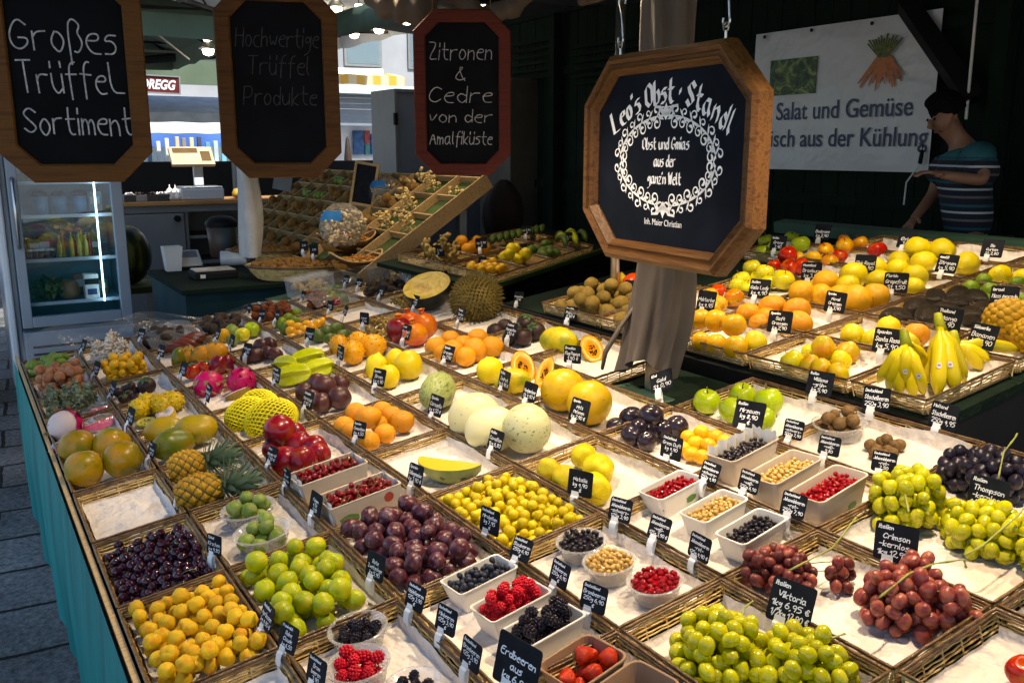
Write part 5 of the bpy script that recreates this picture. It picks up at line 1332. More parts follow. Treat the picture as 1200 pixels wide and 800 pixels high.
V3('lemon', 'lemon', 'lemon', P_sph(1.18, pt=.20, pb=.10), lump=.10)
V3('grapefruit', 'grapefruit', 'lemon', P_sph(.97, top=.06, wid=.2), lump=.05)
V3('quince', 'quince', 'quince', P_sph(1.05, top=.14, bot=.14, wid=.3, neck=.22), lump=.20)
V3('pear_y', 'pear', 'pear_y', P_sph(1.1, bot=.1, neck=.20), lump=.10)
V3('pear_r', 'pear', 'pear_r', P_sph(1.15, top=.12, bot=.12, wid=.3, neck=.22), lump=.12)
for k_ in ('apple_g', 'apple_y', 'apple_r', 'apple_ry'): V3(k_, 'apple', k_, P_sph(.94, top=.30, bot=.16, wid=.32, neck=.0), lump=.07)
V3('pom', 'pomegranate', 'pom', P_sph(.95), n=2, lump=.08, ridge=6, rd=.015)
V3('passion', 'passion_fruit', 'passion', P_sph(1.0), lump=.06)
V3('redmango', 'mango', 'redmango', P_sph(1.05, top=.08), lump=.10)
V3('blackplum', 'plum', 'blackplum', P_sph(.98, top=.12, wid=.22), lump=.06, crease=.05)
V3('yplum', 'plum', 'yplum', P_sph(1.0, top=.10, wid=.22), lump=.06)
for k_ in ('grape_g', 'grape_r', 'grape_d', 'grape_b'): ME[k_] = [rev(P_sph(1.24), 10, 14, .06, i).mesh('grape', S[k_], True) for i in range(2)]
for k_ in ('currant_r', 'currant_w', 'currant_b'):
    g0 = rev(P_sph(1.0), 7, 10, 0, 1); g0.tube([(0, 0, .9), (.05, 0, 1.25)], [.16, .05], 4); ME[k_] = [g0.mesh({'r': 'red', 'w': 'pale', 'b': 'black'}[k_[-1]]+'_currant', S[k_], True)]
ME['sour'] = [rev(P_sph(.95, top=.15, wid=.25), 8, 12, .04, 1).mesh('sour_cherry', S['sour'], True)]
g0 = rev(P_sph(.86, top=.18, wid=.30), 9, 14, .05, 1); ME['blueberry'] = [g0.mesh('blueberry', S['blueberry'], True)]
def drupe(name, m_, el, hollow):
    g = MB(); rows = 6
    for j in range(rows):
        th = (-78+j*31)*math.pi/180; n_ = max(1, int(round(11*math.cos(th)))); 
        for i in range(n_):
            a = 2*math.pi*(i+.5*(j % 2))/n_; c_ = (.78*math.cos(th)*math.cos(a), .78*math.cos(th)*math.sin(a), .80*el*math.sin(th))
            g.lathe([(.001, -.26), (.19, -.17), (.27, 0), (.19, .17), (.001, .26)], 7, c_)
    g.lathe([(.001, -.7*el), (.6, -.35*el), (.7, 0), (.6, .4*el), (.001, .7*el)], 8)
    return g.mesh(name, S[m_], True)
ME['rasp'] = [drupe('raspberry', 'rasp', 1.12, 1)]
ME['black'] = [drupe('blackberry', 'black', 1.18, 0)]
V3('straw', 'strawberry', 'straw', lambda th: (max(0, math.cos(th))*(1-.45*max(0, -math.sin(th))**1.3), math.sin(th)*(1.35 if th < 0 else .8)), n=2, lump=.10)
V3('fig', 'fig', 'fig', P_sph(1.1, neck=.25, pt=.1), n=2, lump=.10, ridge=8, rd=.02)
V3('lychee', 'lychee', 'lychee', P_sph(1.05, top=.05), n=2, lump=.10)
V3('greenfruit', 'green_fruit', 'greenfruit', P_sph(1.4, pt=.1), n=2, lump=.1)
V3('mangosteen', 'mangosteen', 'mangosteen', P_sph(.92), n=2, lump=.06)
V3('kumquat', 'kumquat', 'kumquat', P_sph(1.2), n=2, lump=.04)
V3('feijoa', 'feijoa', 'feijoa', P_sph(1.4), n=2, lump=.08)
V3('lime', 'lime', 'lime', P_sph(1.08, pt=.08), n=2, lump=.05)
V3('longplum', 'plum', 'passion', P_sph(1.35), n=2, lump=.06, crease=.05)
V3('melon_y', 'melon', 'melon_y', P_sph(1.05), n=2, lump=.06)
V3('melon_w', 'melon', 'melon_w', P_sph(1.12), n=2, lump=.05)
V3('melon_s', 'melon', 'melon_s', P_sph(1.02), n=1, lump=.03)
V3('cucm', 'melon', 'cucm', P_sph(1.75), n=1, lump=.05, ridge=9, rd=.02)
V3('papwhole', 'papaya', 'papskin', P_sph(1.45, neck=.12), n=2, lump=.10, ridge=5, rd=.02)
V3('kiwi', 'kiwi', 'kiwi', P_sph(1.22), n=2, lump=.05)
V3('tomato', 'tomato', 'tomato', P_sph(.84, top=.16, wid=.35), n=2, ridge=5, rd=.025, lump=.05)
V3('avo', 'avocado', 'avo', P_sph(1.42, neck=.26), n=2, lump=.08)
def shreds(seed):
    g = MB(); r2 = random.Random(seed)
    for k in range(16):
        a = r2.random()*6.28; q = r2.uniform(.1, .9); b_ = Vector((q*math.cos(a), q*math.sin(a), r2.uniform(-.3, .3))); d = Vector((r2.uniform(-1, 1), r2.uniform(-1, 1), r2.uniform(0, .9)))
        g.tube([b_, b_+d*.5+Vector((0, 0, .2)), b_+d], [.20, .26, .10], 6, flat=.5)
    return g.mesh('mushroom', S['shroom'], True)
ME['shroom'] = [shreds(i) for i in range(3)]
V3('nut', 'nut', 'nut', P_sph(1.05), n=2, lump=.18)
ME['almond'] = [rev(P_sph(1.7, neck=.4), 8, 10, .05, 1, sq=(1, .6)).mesh('almond', S['almond'], True)]
ME['pista'] = [rev(P_sph(1.5), 8, 10, .05, 1, sq=(1, .8)).mesh('pistachio', S['pista'], True)]
ME['dried'] = [rev(P_sph(1.5), 8, 12, .35, i).mesh('dried_fruit', S['dried'], True) for i in range(2)]
ME['driedred'] = [rev(P_sph(1.2), 8, 12, .35, i).mesh('dried_fruit', S['driedred'], True) for i in range(2)]
ME['brownround'] = [rev(P_sph(1.0), 10, 14, .08, i).mesh('brown_fruit', S['brownround'], True) for i in range(2)]
g0 = MB()
for k in range(9): a = k*2.4; g0.lathe([(.001, -.3), (.3, -.12), (.34, .1), (.2, .3), (.001, .34)], 8, (.5*math.cos(a)*(k % 3)/2, .5*math.sin(a)*(k % 3)/2, .25*(k % 2)))
ME['slice'] = [g0.mesh('dried_slice', S['slice'], True)]
g0 = MB(); r_ = random.Random(4)
for k in range(5):
    a = k*1.26; g0.tube([(0, 0, .1), (.5*math.cos(a), .5*math.sin(a), .3+.1*k), (1.0*math.cos(a+.3), 1.0*math.sin(a+.3), .2), (1.25*math.cos(a+.6), 1.2*math.sin(a+.6), .15)], [.36, .34, .30, .14], 8)
ME['ginger'] = [g0.mesh('ginger_root', S['ginger'], True)]
g0 = MB()
for k in range(6):
    a = k*1.05+.3; b_ = Vector((math.cos(a), math.sin(a), .2)); s_ = Vector((-math.sin(a), math.cos(a), 0))
    g0.add([Vector((0, 0, 0)), b_*.6+s_*.4+Vector((0, 0, .5)), b_*1.2+Vector((0, 0, .7)), b_*.6-s_*.4+Vector((0, 0, .3))], [(0, 1, 2), (0, 2, 3)])
g0.lathe([(.001, -.5), (.4, -.35), (.55, 0), (.3, .4), (.001, .6)], 8); ME['husk'] = [g0.mesh('husk_fruit', S['husk'], False)]
# stems, calyxes
def stem_mesh(pts, r_, mtl, name='stem'): g = MB(); g.tube(pts, r_, 5); return g.mesh(name, mtl, True)
STM = {'short': stem_mesh([(0, 0, .62), (.04, 0, .95), (.12, .03, 1.15)], [.05, .04, .055], M['stem_brown']),
       'dot': stem_mesh([(0, 0, .86), (0, 0, .93)], [.07, .05], M['stem_green']),
       'long': stem_mesh([(0, 0, .72), (.1, .05, 1.5), (.5, .1, 2.4), (1.1, .2, 3.1)], [.06, .045, .045, .08], M['stem_green'])}
g0 = MB()
for k in range(6):
    a = k*1.05; d_ = Vector((math.cos(a), math.sin(a), 0)); s_ = Vector((-math.sin(a), math.cos(a), 0))
    g0.add([Vector((0, 0, .92)), d_*.35+s_*.16+Vector((0, 0, .90)), d_*.80+Vector((0, 0, .78)), d_*.35-s_*.16+Vector((0, 0, .90))], [(0, 1, 2, 3)])
STM['calyx'] = g0.mesh('calyx', M['leaf'], False)
g0 = MB(); g0.lathe([(.22, .95), (.20, 1.12), (.30, 1.28), (.24, 1.26), (.12, 1.1), (.12, .98)], 8); STM['crown'] = g0.mesh('crown', S['pom'], False)

def drop(n, half_u, half_v, r, seed, dome=1.0, K=26, jit=.12, rect=False, pre=None):
    """stack n balls one by one in the lowest free place; returns local (x, y, z of centre above floor, radius)"""
    r_ = random.Random(seed); out = list(pre or [])
    for i in range(n):
        rr = r*(1+r_.uniform(-jit, jit)); best = None
        for _ in range(K):
            if rect: x, y = r_.uniform(-half_u+rr, half_u-rr), r_.uniform(-half_v+rr, half_v-rr)
            else:
                a = r_.random()*6.2832; q = r_.random()**.5
                x, y = max(0, half_u-rr)*q*math.cos(a), max(0, half_v-rr)*q*math.sin(a)
            z = rr
            for (X, Y, Z, RR) in out:
                d2 = (x-X)**2+(y-Y)**2; s_ = (rr+RR)*.96
                if d2 < s_*s_: z = max(z, Z+math.sqrt(s_*s_-d2))
            sc = z+dome*r*.6*((x/half_u)**2+(y/half_v)**2)
            if best is None or sc < best[0]: best = (sc, x, y, z, rr)
        out.append(best[1:])
    return out[len(pre or []):]
ORD = ['first', 'second', 'third', 'fourth', 'fifth', 'sixth', 'seventh', 'eighth', 'ninth', 'tenth']
def fruit(kind, p, r, label, cat, group=None, rot=None, stem=None, seed=None, name=None):
    r_ = rng; me = ME[kind][r_.randrange(len(ME[kind]))]
    if rot == 'up': q = ROT @ Euler((r_.gauss(0, .25), r_.gauss(0, .25), r_.random()*6.28)).to_matrix()
    elif rot == 'lie': q = ROT @ Euler((math.pi/2+r_.gauss(0, .15), 0, r_.random()*6.28), 'XYZ').to_matrix()
    elif isinstance(rot, (int, float)): q = ROT @ Euler((math.pi/2+.05, 0, rot), 'XYZ').to_matrix()
    elif rot is None: q = Euler((r_.random()*6.28, r_.random()*6.28, r_.random()*6.28)).to_matrix()
    else: q = rot
    o = inst(name or me.name.split('.')[0], me, None, p, q, (r*r_.uniform(.95, 1.06), r*r_.uniform(.95, 1.05), r*r_.uniform(.93, 1.05)))
    tag(o, label, cat, group)
    if stem: inst({'calyx': 'calyx', 'crown': 'crown'}.get(stem, 'stem'), STM[stem], o)
    return o
def heap(kind, cen, n, hu, hv, r, label, cat, group, w_floor=-TH+.006, rot=None, stem=None, stem_p=1.0, seed=1, dome=1.0, rect=False, mat3=None, pre=None):
    """cen=(u,v) centre of the heap on the display plane or a world matrix frame"""
    pts = drop(n, hu, hv, r, seed, dome, rect=rect)
    for x, y, z, rr in pts:
        p = L(cen[0]+x, cen[1]+y, w_floor+z) if not isinstance(cen, Matrix) else cen @ Vector((x, y, z))
        fruit(kind, p, rr, label, cat, group, rot, stem if (stem and rng.random() < stem_p) else None)
    return pts
def cc(ci, ri, s=.5, t_=.5): return (CE[ci]+(CE[ci+1]-CE[ci])*s, RE[ri]+(RE[ri+1]-RE[ri])*t_)
def few(kind, pts, desc, cat, where, group=None, w_floor=-TH+.006, rot='up', stem=None, kinds=None):
    """pts: (px, py, radius in px[, extra height in m]); labelled by order from the left"""
    order = sorted(range(len(pts)), key=lambda i: pts[i][0]); n = len(pts)
    for i, t_ in enumerate(pts):
        px, py, rp = t_[:3]; h = t_[3] if len(t_) > 3 else 0
        kd = t_[4] if len(t_) > 4 else kind; dd = t_[5] if len(t_) > 5 else desc
        r = .03
        for _ in range(5):
            p = on(px, py, w_floor+r*.97+h); r = rp/FPX*(p-CAM).dot(FW)
        k = order.index(i)
        ol = '' if n == 1 else ('leftmost ' if k == 0 else 'rightmost ' if k == n-1 else ORD[k]+' from the left ')
        fruit(kd, p, r, ('%s, %s%s' % (dd, ol, where)) if (ol or where) else dd, cat, group, t_[6] if len(t_) > 6 else rot, stem)

# ------------------------------------------------------------------ lower display, column by column
heap('apricot', cc(0, 4, .53, .53), 84, .108, .174, .0166, 'yellow apricot in the heap at the front left corner of the counter', 'apricot', 'apricots heaped in the front left tray', seed=2, rect=True, dome=.6)
heap('cherry', cc(0, 5, .5, .48), 205, .110, .176, .0116, 'shiny black cherry in the tray behind the apricots', 'cherry', 'black cherries in the tray behind the apricots', stem='long', stem_p=.14, seed=3, rect=True, dome=1.2)
few('papaya', [(91, 524, 21), (99, 549, 22), (131, 520, 20), (144, 538, 22)], 'round orange green mango', 'mango', 'of the four behind the empty tray', 'orange green mangoes')
heap('lychee', cc(0, 10, .48, .45), 46, .098, .135, .021, 'pinkish brown lychee heaped at the far left edge', 'lychee', 'lychees at the left edge', seed=4)
heap('husk', cc(0, 9, .45, .5), 95, .100, .150, .0175, 'small grey green husked fruit behind the opened dragon fruit', 'husked fruit', 'husked fruit behind the dragon fruit', seed=5)
heap('greenfruit', cc(0, 11, .42, .42), 44, .09, .13, .018, 'small oval green fruit at the far left corner of the counter', 'green fruit', 'small green fruit at the far corner', rot='lie', seed=6)
heap('shroom', cc(1, 11, .5, .45), 36, .10, .14, .022, 'ragged white mushroom in the far tray before the fridge', 'mushroom', 'white mushrooms before the fridge', seed=7)
heap('yplum', cc(1, 10, .48, .42), 40, .10, .12, .0195, 'small round yellow fruit right of the lychees', 'yellow fruit', 'round yellow fruit right of the lychees', seed=8)
few('mangosteen', [(139, 460, 6), (147, 456, 6), (151, 463, 6.5), (158, 458, 6), (160, 466, 6), (145, 467, 6), (153, 453, 6, .02), (172, 452, 11)], 'dark mangosteen', 'mangosteen', 'before the yellow round fruit', 'mangosteens before the yellow fruit', stem='calyx')
def knobby(key, seed=0):
    g = rev(P_sph(1.35), 18, 22, .05, seed); r_ = random.Random(seed)
    for k in range(46):
        y = 1-2*(k+.5)/46; a = k*2.39996; rr = math.sqrt(1-y*y); g.lathe([(.001, -.14), (.15, -.05), (.13, .08), (.001, .14)], 6, (rr*.98*math.cos(a), rr*.98*math.sin(a), y*1.33))
    return g.mesh('pitahaya', S[key], True)
ME['ypit'] = [knobby('ypit', 1), knobby('ypit', 2)]
few('ypit', [(163, 479, 12), (172, 472, 12, .008), (188, 474, 12), (201, 470, 12)], 'knobbly yellow pitahaya', 'pitahaya', 'beside its cut half', 'yellow pitahayas', rot='lie')
def half(name, px, py, rp, skin_m, flesh_m, seed_m, el, label, cat, tilt, yaw, wf=-TH+.006, cav=.45, sq=.8, thick=.12, nseed=24, lift=.5):
    """halved fruit: rind shell, flesh face, seed hollow"""
    r = .03
    for _ in range(5): p = on(px, py, wf+r*lift); r = rp/FPX*(p-CAM).dot(FW)
    Q = ROT @ Euler((0, 0, yaw)).to_matrix() @ Euler((tilt, 0, 0)).to_matrix()
    o = empty(name, p, label, cat, mat3=Q)
    g = MB(); g.lathe([(math.cos(a)*r+.0001, math.sin(a)*r*.9) for a in [(-90+i*10)*math.pi/180 for i in range(10)]], 28, squash=(el, sq)); g.build('rind', skin_m, o, smooth=True)
    g = MB(); g.lathe([(r*(1-thick*.25), .0005), (r*(1-thick), .004*r/.05), (r*cav, .002), (r*cav*.8, -r*.2), (.0001, -r*.3)], 28, squash=(el, sq)); g.build('flesh', flesh_m, o, smooth=True)
    if nseed:
        g = MB(); r_ = random.Random(int(px))
        for k in range(nseed):
            a = r_.random()*6.28; q = r_.random()**.5*cav*.85
            g.lathe([(.0001, -r*.07), (r*.06, 0), (.0001, r*.07)], 6, (r*q*math.cos(a)*el, r*q*math.sin(a)*sq, -r*.14+r*.1*r_.random()))
        g.build('seeds', seed_m, o, smooth=True)
    return o
half('pitahaya_half', 193, 483, 14, S['ypit'], S['whiteflesh'], S['seed'], 1.25, 'cut half of a yellow pitahaya with white flesh facing up', 'pitahaya', R(-20), R(100), cav=.2, nseed=0)
half('pitahaya_half', 171, 494, 13, S['fig'], S['flesh_y'], S['seed'], 1.25, 'cut half of a greenish fruit lying below the knobbly pitahayas', 'fruit half', R(-8), R(110), cav=.8, nseed=14, lift=.4)
few('mango_y', [(193, 504, 19), (229, 503, 20)], 'large yellow mango', 'mango', 'in the tray behind the pineapples', 'yellow mangoes', rot=R(70))
few('mango_gr', [(203, 520, 20)], 'dark green mango lying before the two yellow ones behind the pineapples', 'mango', '', None, rot=R(110))
# pineapples
def pineapple(p0, p1, r, label):
    ax = (p1-p0); ln = ax.length; ax.normalize(); a_ = ax.cross(N).normalized(); b_ = a_.cross(ax)
    o = empty('pineapple', p0, label, 'pineapple', 'pineapples', mat3=Matrix((a_, -b_, ax)).transposed())
    g = MB(); nv, nu = 60, 72; NE, NR = 9, 8
    def eye(a, c):
        e1 = (a*NE+c*NR*.5) % 1.0; e2 = (a*NE-c*NR*.5) % 1.0
        d = min(e1, 1-e1, e2, 1-e2); return min(1, d/.14), max(abs(e1-.5), abs(e2-.5))
    def f(a, c):
        h, m_ = eye(a, c); t_ = a*6.28318; prof_ = math.sin(math.pi*(.08+.84*c))**.42
        bump = .86+.16*h**.6+(.06 if m_ < .16 else 0)
        return (r*prof_*bump*math.cos(t_), r*prof_*bump*math.sin(t_), ln*(c-.02))
    vs = [f(i/nu, j/nv) for j in range(nv+1) for i in range(nu+1)]
    for j in range(nv):
        for i in range(nu):
            h, m_ = eye((i+.5)/nu, (j+.5)/nv); g.cur = 1 if h < .55 else 0
            b0 = j*(nu+1)+i; g.f.append((b0, b0+1, b0+nu+2, b0+nu+1)); g.mi.append(g.cur)
    g.v = vs; g.build('flesh_body', [S['pine'], S['pine_d']], o, smooth=True)
    g = MB(); r_ = random.Random(int(p0.x*1000))
    for k in range(64):
        f_ = k/64; a = k*2.39996; el = R(12+f_*72); L_ = (.078+.034*math.sin(f_*3))*(1-.25*f_)
        d0 = Vector((math.cos(a), math.sin(a), 0)); s_ = Vector((-math.sin(a), math.cos(a), 0)); base = Vector((0, 0, ln*.95+.055*f_))+d0*.02*(1-f_); vs2 = []; n_ = 6
        for i in range(n_+1):
            q = i/n_; an = el-.7*q*q*(1-f_); pp = base+d0*(math.cos(el)*L_*q)+Vector((0, 0, 1))*(math.sin(el)*L_*q-.4*L_*q*q*math.cos(el)*.4); wd = .0125*(1-q)**.8+.0004
            vs2 += [pp+s_*wd+Vector((0, 0, .003*(1-q))), pp, pp-s_*wd+Vector((0, 0, .003*(1-q)))]
        fs = []
        for i in range(n_): fs += [(3*i, 3*i+1, 3*i+4, 3*i+3), (3*i+1, 3*i+2, 3*i+5, 3*i+4)]
        g.add(vs2, fs)
    g.build('leaf_crown', S['pineleaf'], o)
pineapple(on(198, 552, .012), on(241, 541, .012), .049, 'golden pineapple lying at the back with its leaf crown to the right')
pineapple(on(207, 583, .014), on(262, 570, .014), .052, 'golden pineapple lying in front with its leaf crown to the right')
# dragon fruits
def dragon(p, r, label, q, cut=False):
    o = inst('dragon_fruit', rev(P_sph(1.15), 18, 24, .05, int(r*1e4)).mesh('dragon_fruit', S['pinkskin'], True), None, p, q, r); tag(o, label, 'dragon fruit', 'pink dragon fruits')
    g = MB(); g.cur = 0
    for k in range(22):
        z = -0.8+1.7*k/21; a = k*2.39996; rr = math.sqrt(max(.05, 1-z*z)); b_ = Vector((rr*math.cos(a)*.98, rr*math.sin(a)*.98, z*1.15)); d = Vector((math.cos(a)*.45, math.sin(a)*.45, .55)); s_ = Vector((-math.sin(a), math.cos(a), 0))*.20
        g.add([b_-s_-d*.2, b_+s_-d*.2, b_+d*.45+s_*.6, b_+d*.9, b_+d*.45-s_*.6], [(0, 1, 2, 3, 4)])
    g.build('scale', S['pinktip'], o); return o
dragon(on(244, 450, .0), .052, 'pink dragon fruit on the left in the tray of two', ROT @ Euler((R(80), 0, R(70))).to_matrix())
dragon(on(283, 446, .0), .052, 'pink dragon fruit on the right in the tray of two', ROT @ Euler((R(80), 0, R(-60))).to_matrix())
half('cut_tuber', 278, 460, 13, S['kiwi'], M['paper'], S['seed'], 1.3, 'greyish cut half lying before the pink dragon fruits', 'fruit half', R(-30), R(20), cav=.2, nseed=0, lift=.35)
p = on(77, 499, .012); Q = ROT @ Euler((R(62), 0, R(-38))).to_matrix()
o = empty('dragon_fruit_half', p, 'opened dragon fruit with peeled pink rind and white flesh', 'dragon fruit', mat3=Q)
g = MB(); g.lathe([(math.cos(a)*.060, math.sin(a)*.062) for a in [(-89+i*9)*math.pi/180 for i in range(13)]], 28); g.build('rind', S['pinkskin'], o, smooth=True)
g = MB(); g.lathe([(math.cos(a)*.0555, math.sin(a)*.058+.004) for a in [(0+i*9)*math.pi/180 for i in range(10)]]+[(.0001, .062)], 28); g.build('flesh', S['whiteflesh'], o, smooth=True)
g = MB()
for k in range(9):
    a = k*.7; s_ = Vector((-math.sin(a), math.cos(a), 0))*.016; b_ = Vector((.058*math.cos(a), .058*math.sin(a), -.012)); d = Vector((math.cos(a)*.018, math.sin(a)*.018, .034)); g.add([b_-s_, b_+s_, b_+d*.6+s_*.6, b_+d, b_+d*.6-s_*.6], [(0, 1, 2, 3, 4)])
g.build('scale', S['pinktip'], o)
def wedge(px, py, ln, r, yaw, label, skin_m, flesh_m, film=True, w=-TH+.02, roll=0.0):
    p = on(px, py, w); Q = ROT @ Euler((0, 0, yaw)).to_matrix() @ Euler((roll, 0, 0)).to_matrix()
    o = empty('fruit_wedge', p, label, 'fruit wedge', 'film wrapped wedges', mat3=Q)
    g = MB(); n = 16
    sec = lambda x: r*math.sqrt(max(0, 1-(2*x/ln)**2))**1.2
    g.grid(lambda a, c: (-ln/2+ln*a, -math.cos(math.pi*(.5+.5*(c-.5)*1.5))*0+sec(-ln/2+ln*a)*math.sin((c-.5)*1.9), -sec(-ln/2+ln*a)*math.cos((c-.5)*1.9)+r*.4), 20, 10); g.build('rind', skin_m, o, smooth=True)
    g = MB()
    for s_ in (-1, 1): g.grid(lambda a, c: (-ln/2+ln*a, s_*sec(-ln/2+ln*a)*.79*c*.98, (-sec(-ln/2+ln*a)*.58*c+r*.4*1.0)+.0008), 20, 4)
    g.build('flesh', flesh_m, o, smooth=True)
    if film:
        g = MB(); g.grid(lambda a, c: (-ln*.54+ln*1.08*a, (sec(-ln/2+ln*a)*1.06+.004)*math.cos(c*2*math.pi)+.002*math.sin(a*40+c*13), (sec(-ln/2+ln*a)*.9+.003)*math.sin(c*2*math.pi)+.002*math.sin(a*31+c*9)), 28, 18); g.build('film', M['film'], o, smooth=True)
wedge(114, 483, .13, .036, R(25), 'film wrapped dark pink wedge, back one right of the opened dragon fruit', S['pinkskin'], S['pinkflesh'])
wedge(117, 498, .14, .040, R(28), 'film wrapped pale pink wedge, front one right of the opened dragon fruit', S['whiteflesh'], S['pinkflesh'])
wedge(81, 522, .13, .032, R(20), 'film wrapped slice lying before the opened dragon fruit', S['pinkskin'], S['pinkflesh'])
# column 1
heap('gage', cc(1, 4, .46, .52), 46, .108, .176, .0222, 'round yellow green plum in the tray right of the apricots', 'greengage plum', 'greengages right of the apricots', seed=11, stem='dot', stem_p=.4, rect=True, dome=.8)
def bowl(px, py, r, h, label, cat='bowl', mt=None, w=-TH+.0055, n=28):
    p = on(px, py, w)
    g = MB(); g.lathe([(.0001, 0), (r*.72, 0), (r*.78, h*.06), (r*.97, h*.92), (r*1.05, h*.95), (r*1.05, h), (r*.95, h), (r*.755, h*.10), (.0001, h*.05)], n)
    o = inst('clear_bowl', g.mesh('clear_bowl', mt or M['clear'], True), None, p, ROT); tag(o, label, cat, 'clear plastic bowls')
    return Matrix.Translation(p) @ ROT.to_4x4()
Mb = bowl(294, 612, .070, .045, 'clear plastic bowl of green figs, back one beside the pineapples')
heap('fig', Mb @ Matrix.Translation((0, 0, .004)), 10, .068, .068, .0200, 'green fig in the back clear bowl', 'fig', 'figs in the back bowl', seed=12)
Mb = bowl(311, 640, .070, .045, 'clear plastic bowl of green figs, front one above the greengages')
heap('fig', Mb @ Matrix.Translation((0, 0, .004)), 9, .068, .068, .0200, 'green fig in the front clear bowl', 'fig', 'figs in the front bowl', seed=13)
Mb = bowl(423, 757, .058, .045, 'clear plastic bowl of blackberries in the front tray')
heap('black', Mb @ Matrix.Translation((0, 0, .006)), 22, .050, .050, .0112, 'blackberry in the round clear bowl', 'blackberry', 'blackberries in the clear bowl', seed=14)
Mb = bowl(424, 800, .058, .045, 'clear plastic bowl of raspberries at the bottom edge')
heap('rasp', Mb @ Matrix.Translation((0, 0, .006)), 20, .050, .050, .0122, 'red raspberry in the round clear bowl', 'raspberry', 'raspberries in the clear bowl', seed=15)
Mb = bowl(488, 826, .05, .045, 'clear plastic bowl cut off by the bottom edge')
heap('black', Mb @ Matrix.Translation((0, 0, .006)), 14, .042, .042, .0112, 'blackberry in the bowl cut off by the bottom edge', 'blackberry', 'blackberries at the bottom edge', seed=16)
# cartons
def carton(px, py, lx, ly, h, yaw, label, mtl, wf=-TH+.0055, taper=.82, decal=None, corner=.22):
    p = on(px, py, wf); Q = ROT @ Euler((0, 0, yaw)).to_matrix(); o = empty('berry_carton', p, label, 'carton', 'berry cartons', mat3=Q)
    def ring(f, z, d=0):
        hx, hy = lx/2*f-d, ly/2*f-d; c = min(hx, hy)*corner; pts = []
        for (sx, sy, a0) in ((1, 1, 0), (-1, 1, 90), (-1, -1, 180), (1, -1, 270)):
            for i in range(5): a = R(a0+i*22.5); pts.append((sx*(hx-c)+c*math.cos(a), sy*(hy-c)+c*math.sin(a), z))
        return pts
    rs = [ring(taper, 0), ring(1, h), ring(1, h, -.0015), ring(1, h+.003, -.001), ring(1, h+.002, .0025), ring(taper, .003, .0025)]
    n = len(rs[0]); vs = [q for r_ in rs for q in r_]; fs = [tuple(range(n-1, -1, -1))]
    for i in range(len(rs)-1):
        for k in range(n): fs.append((i*n+k, i*n+(k+1) % n, (i+1)*n+(k+1) % n, (i+1)*n+k))
    fs.append(tuple((len(rs)-1)*n+k for k in range(n)))
    g = MB(); g.add(vs, fs); g.build('box', mtl, o)
    g = MB(); g.tube([q for q in ring(1, h+.001)]+[ring(1, h+.001)[0]], .0022, 6, cap=False); g.build('rim', mtl, o, smooth=True)
    if decal:
        f = .5; y = -ly/2*(taper+(1-taper)*f)-.0006; sl_ = math.atan2(ly/2*(1-taper), h)
        for kind_, x, z, s_, m_ in decal:
            Mx = Matrix.Translation((x, -ly/2*(taper+(1-taper)*z/h)-.0007, z)) @ Matrix.Rotation(R(90)+sl_, 4, 'X')
            g = MB(); g.add([Mx @ Vector((s_*math.cos(i*.5236)*(1.35 if kind_ == 'leaf' else 1)+(s_*.2*math.sin(i*2.3) if kind_ == 'leaf' else 0), s_*math.sin(i*.5236)*(.8 if kind_ == 'leaf' else 1), 0)) for i in range(12)], [tuple(range(12))]); g.build('print', m_, o)
    return Matrix.Translation(p) @ Q.to_4x4()
def fill(Mx, kind, n, lx, ly, h0, r, label, cat, grp, seed, rot=None, stem=None, stem_p=0):
    heap(kind, Mx @ Matrix.Translation((0, 0, h0)), n, lx/2-.006, ly/2-.006, r, label, cat, grp, rot=rot, stem=stem, stem_p=stem_p, seed=seed, rect=True, dome=.5)
def bed(Mx, lx, ly, z, mtl, label):
    g = MB(); g.box((-lx/2, -ly/2, z-.014), (lx/2, ly/2, z)); o = g.build('fruit_mass', mtl); o.matrix_world = Mx; tag(o, label, 'berries', kind='stuff')
gp, rp2 = mat('green_print', (.10, .24, .05), .6), mat('red_print', (.42, .06, .04), .6)
AY = R(0)
for k, (x, y, dd) in enumerate(((389, 578, 'back'), (425, 605, 'front'))):
    Mx = carton(x, y, .20, .105, .075, R(3), '%s cardboard carton of sour cherries with stalks' % dd, M['carton'], taper=.9, corner=.1, decal=[('leaf', -.055, .03, .020, gp), ('dot', .06, .052, .014, rp2)] if k else None)
    bed(Mx, .176, .084, .048, S['sour'], 'mass of sour cherries filling the %s cardboard carton' % dd)
    fill(Mx, 'sour', 95, .186, .094, .048, .0078, 'small red sour cherry in the %s cardboard carton' % dd, 'sour cherry', 'sour cherries in the %s carton' % dd, 20+k)
    g = MB(); r_ = random.Random(k)
    for i in range(46):
        b_ = Vector((r_.uniform(-.085, .085), r_.uniform(-.04, .04), .062)); d = Vector((r_.uniform(-.02, .02), r_.uniform(-.02, .02), r_.uniform(.01, .03))); g.tube([b_, b_+d*.6, b_+d+Vector((.004, 0, .002))], .0007, 4)
    o = g.build('cherry_stalks', M['stem_green']); o.matrix_world = Mx; tag(o, 'tangle of thin green stalks on the %s carton of sour cherries' % dd, 'stalks', kind='stuff')
    g = MB(); g.grid(lambda a, c: (.094+.004*math.sin(c*9), -.046+.092*c, .02+.062*a+.004*math.sin(c*14)), 4, 12); g.grid(lambda a, c: (-.094-.004*math.sin(c*9), -.046+.092*c, .02+.066*a+.004*math.sin(c*14)), 4, 12)
    o = g.build('liner_paper', M['clip']); o.matrix_world = Mx; tag(o, 'white crinkled liner paper in the %s carton of sour cherries' % dd, 'paper')
Mx = carton(565, 697, .150, .082, .05, R(5), 'pale carton of blueberries below the mirabelles', M['carton_white'])
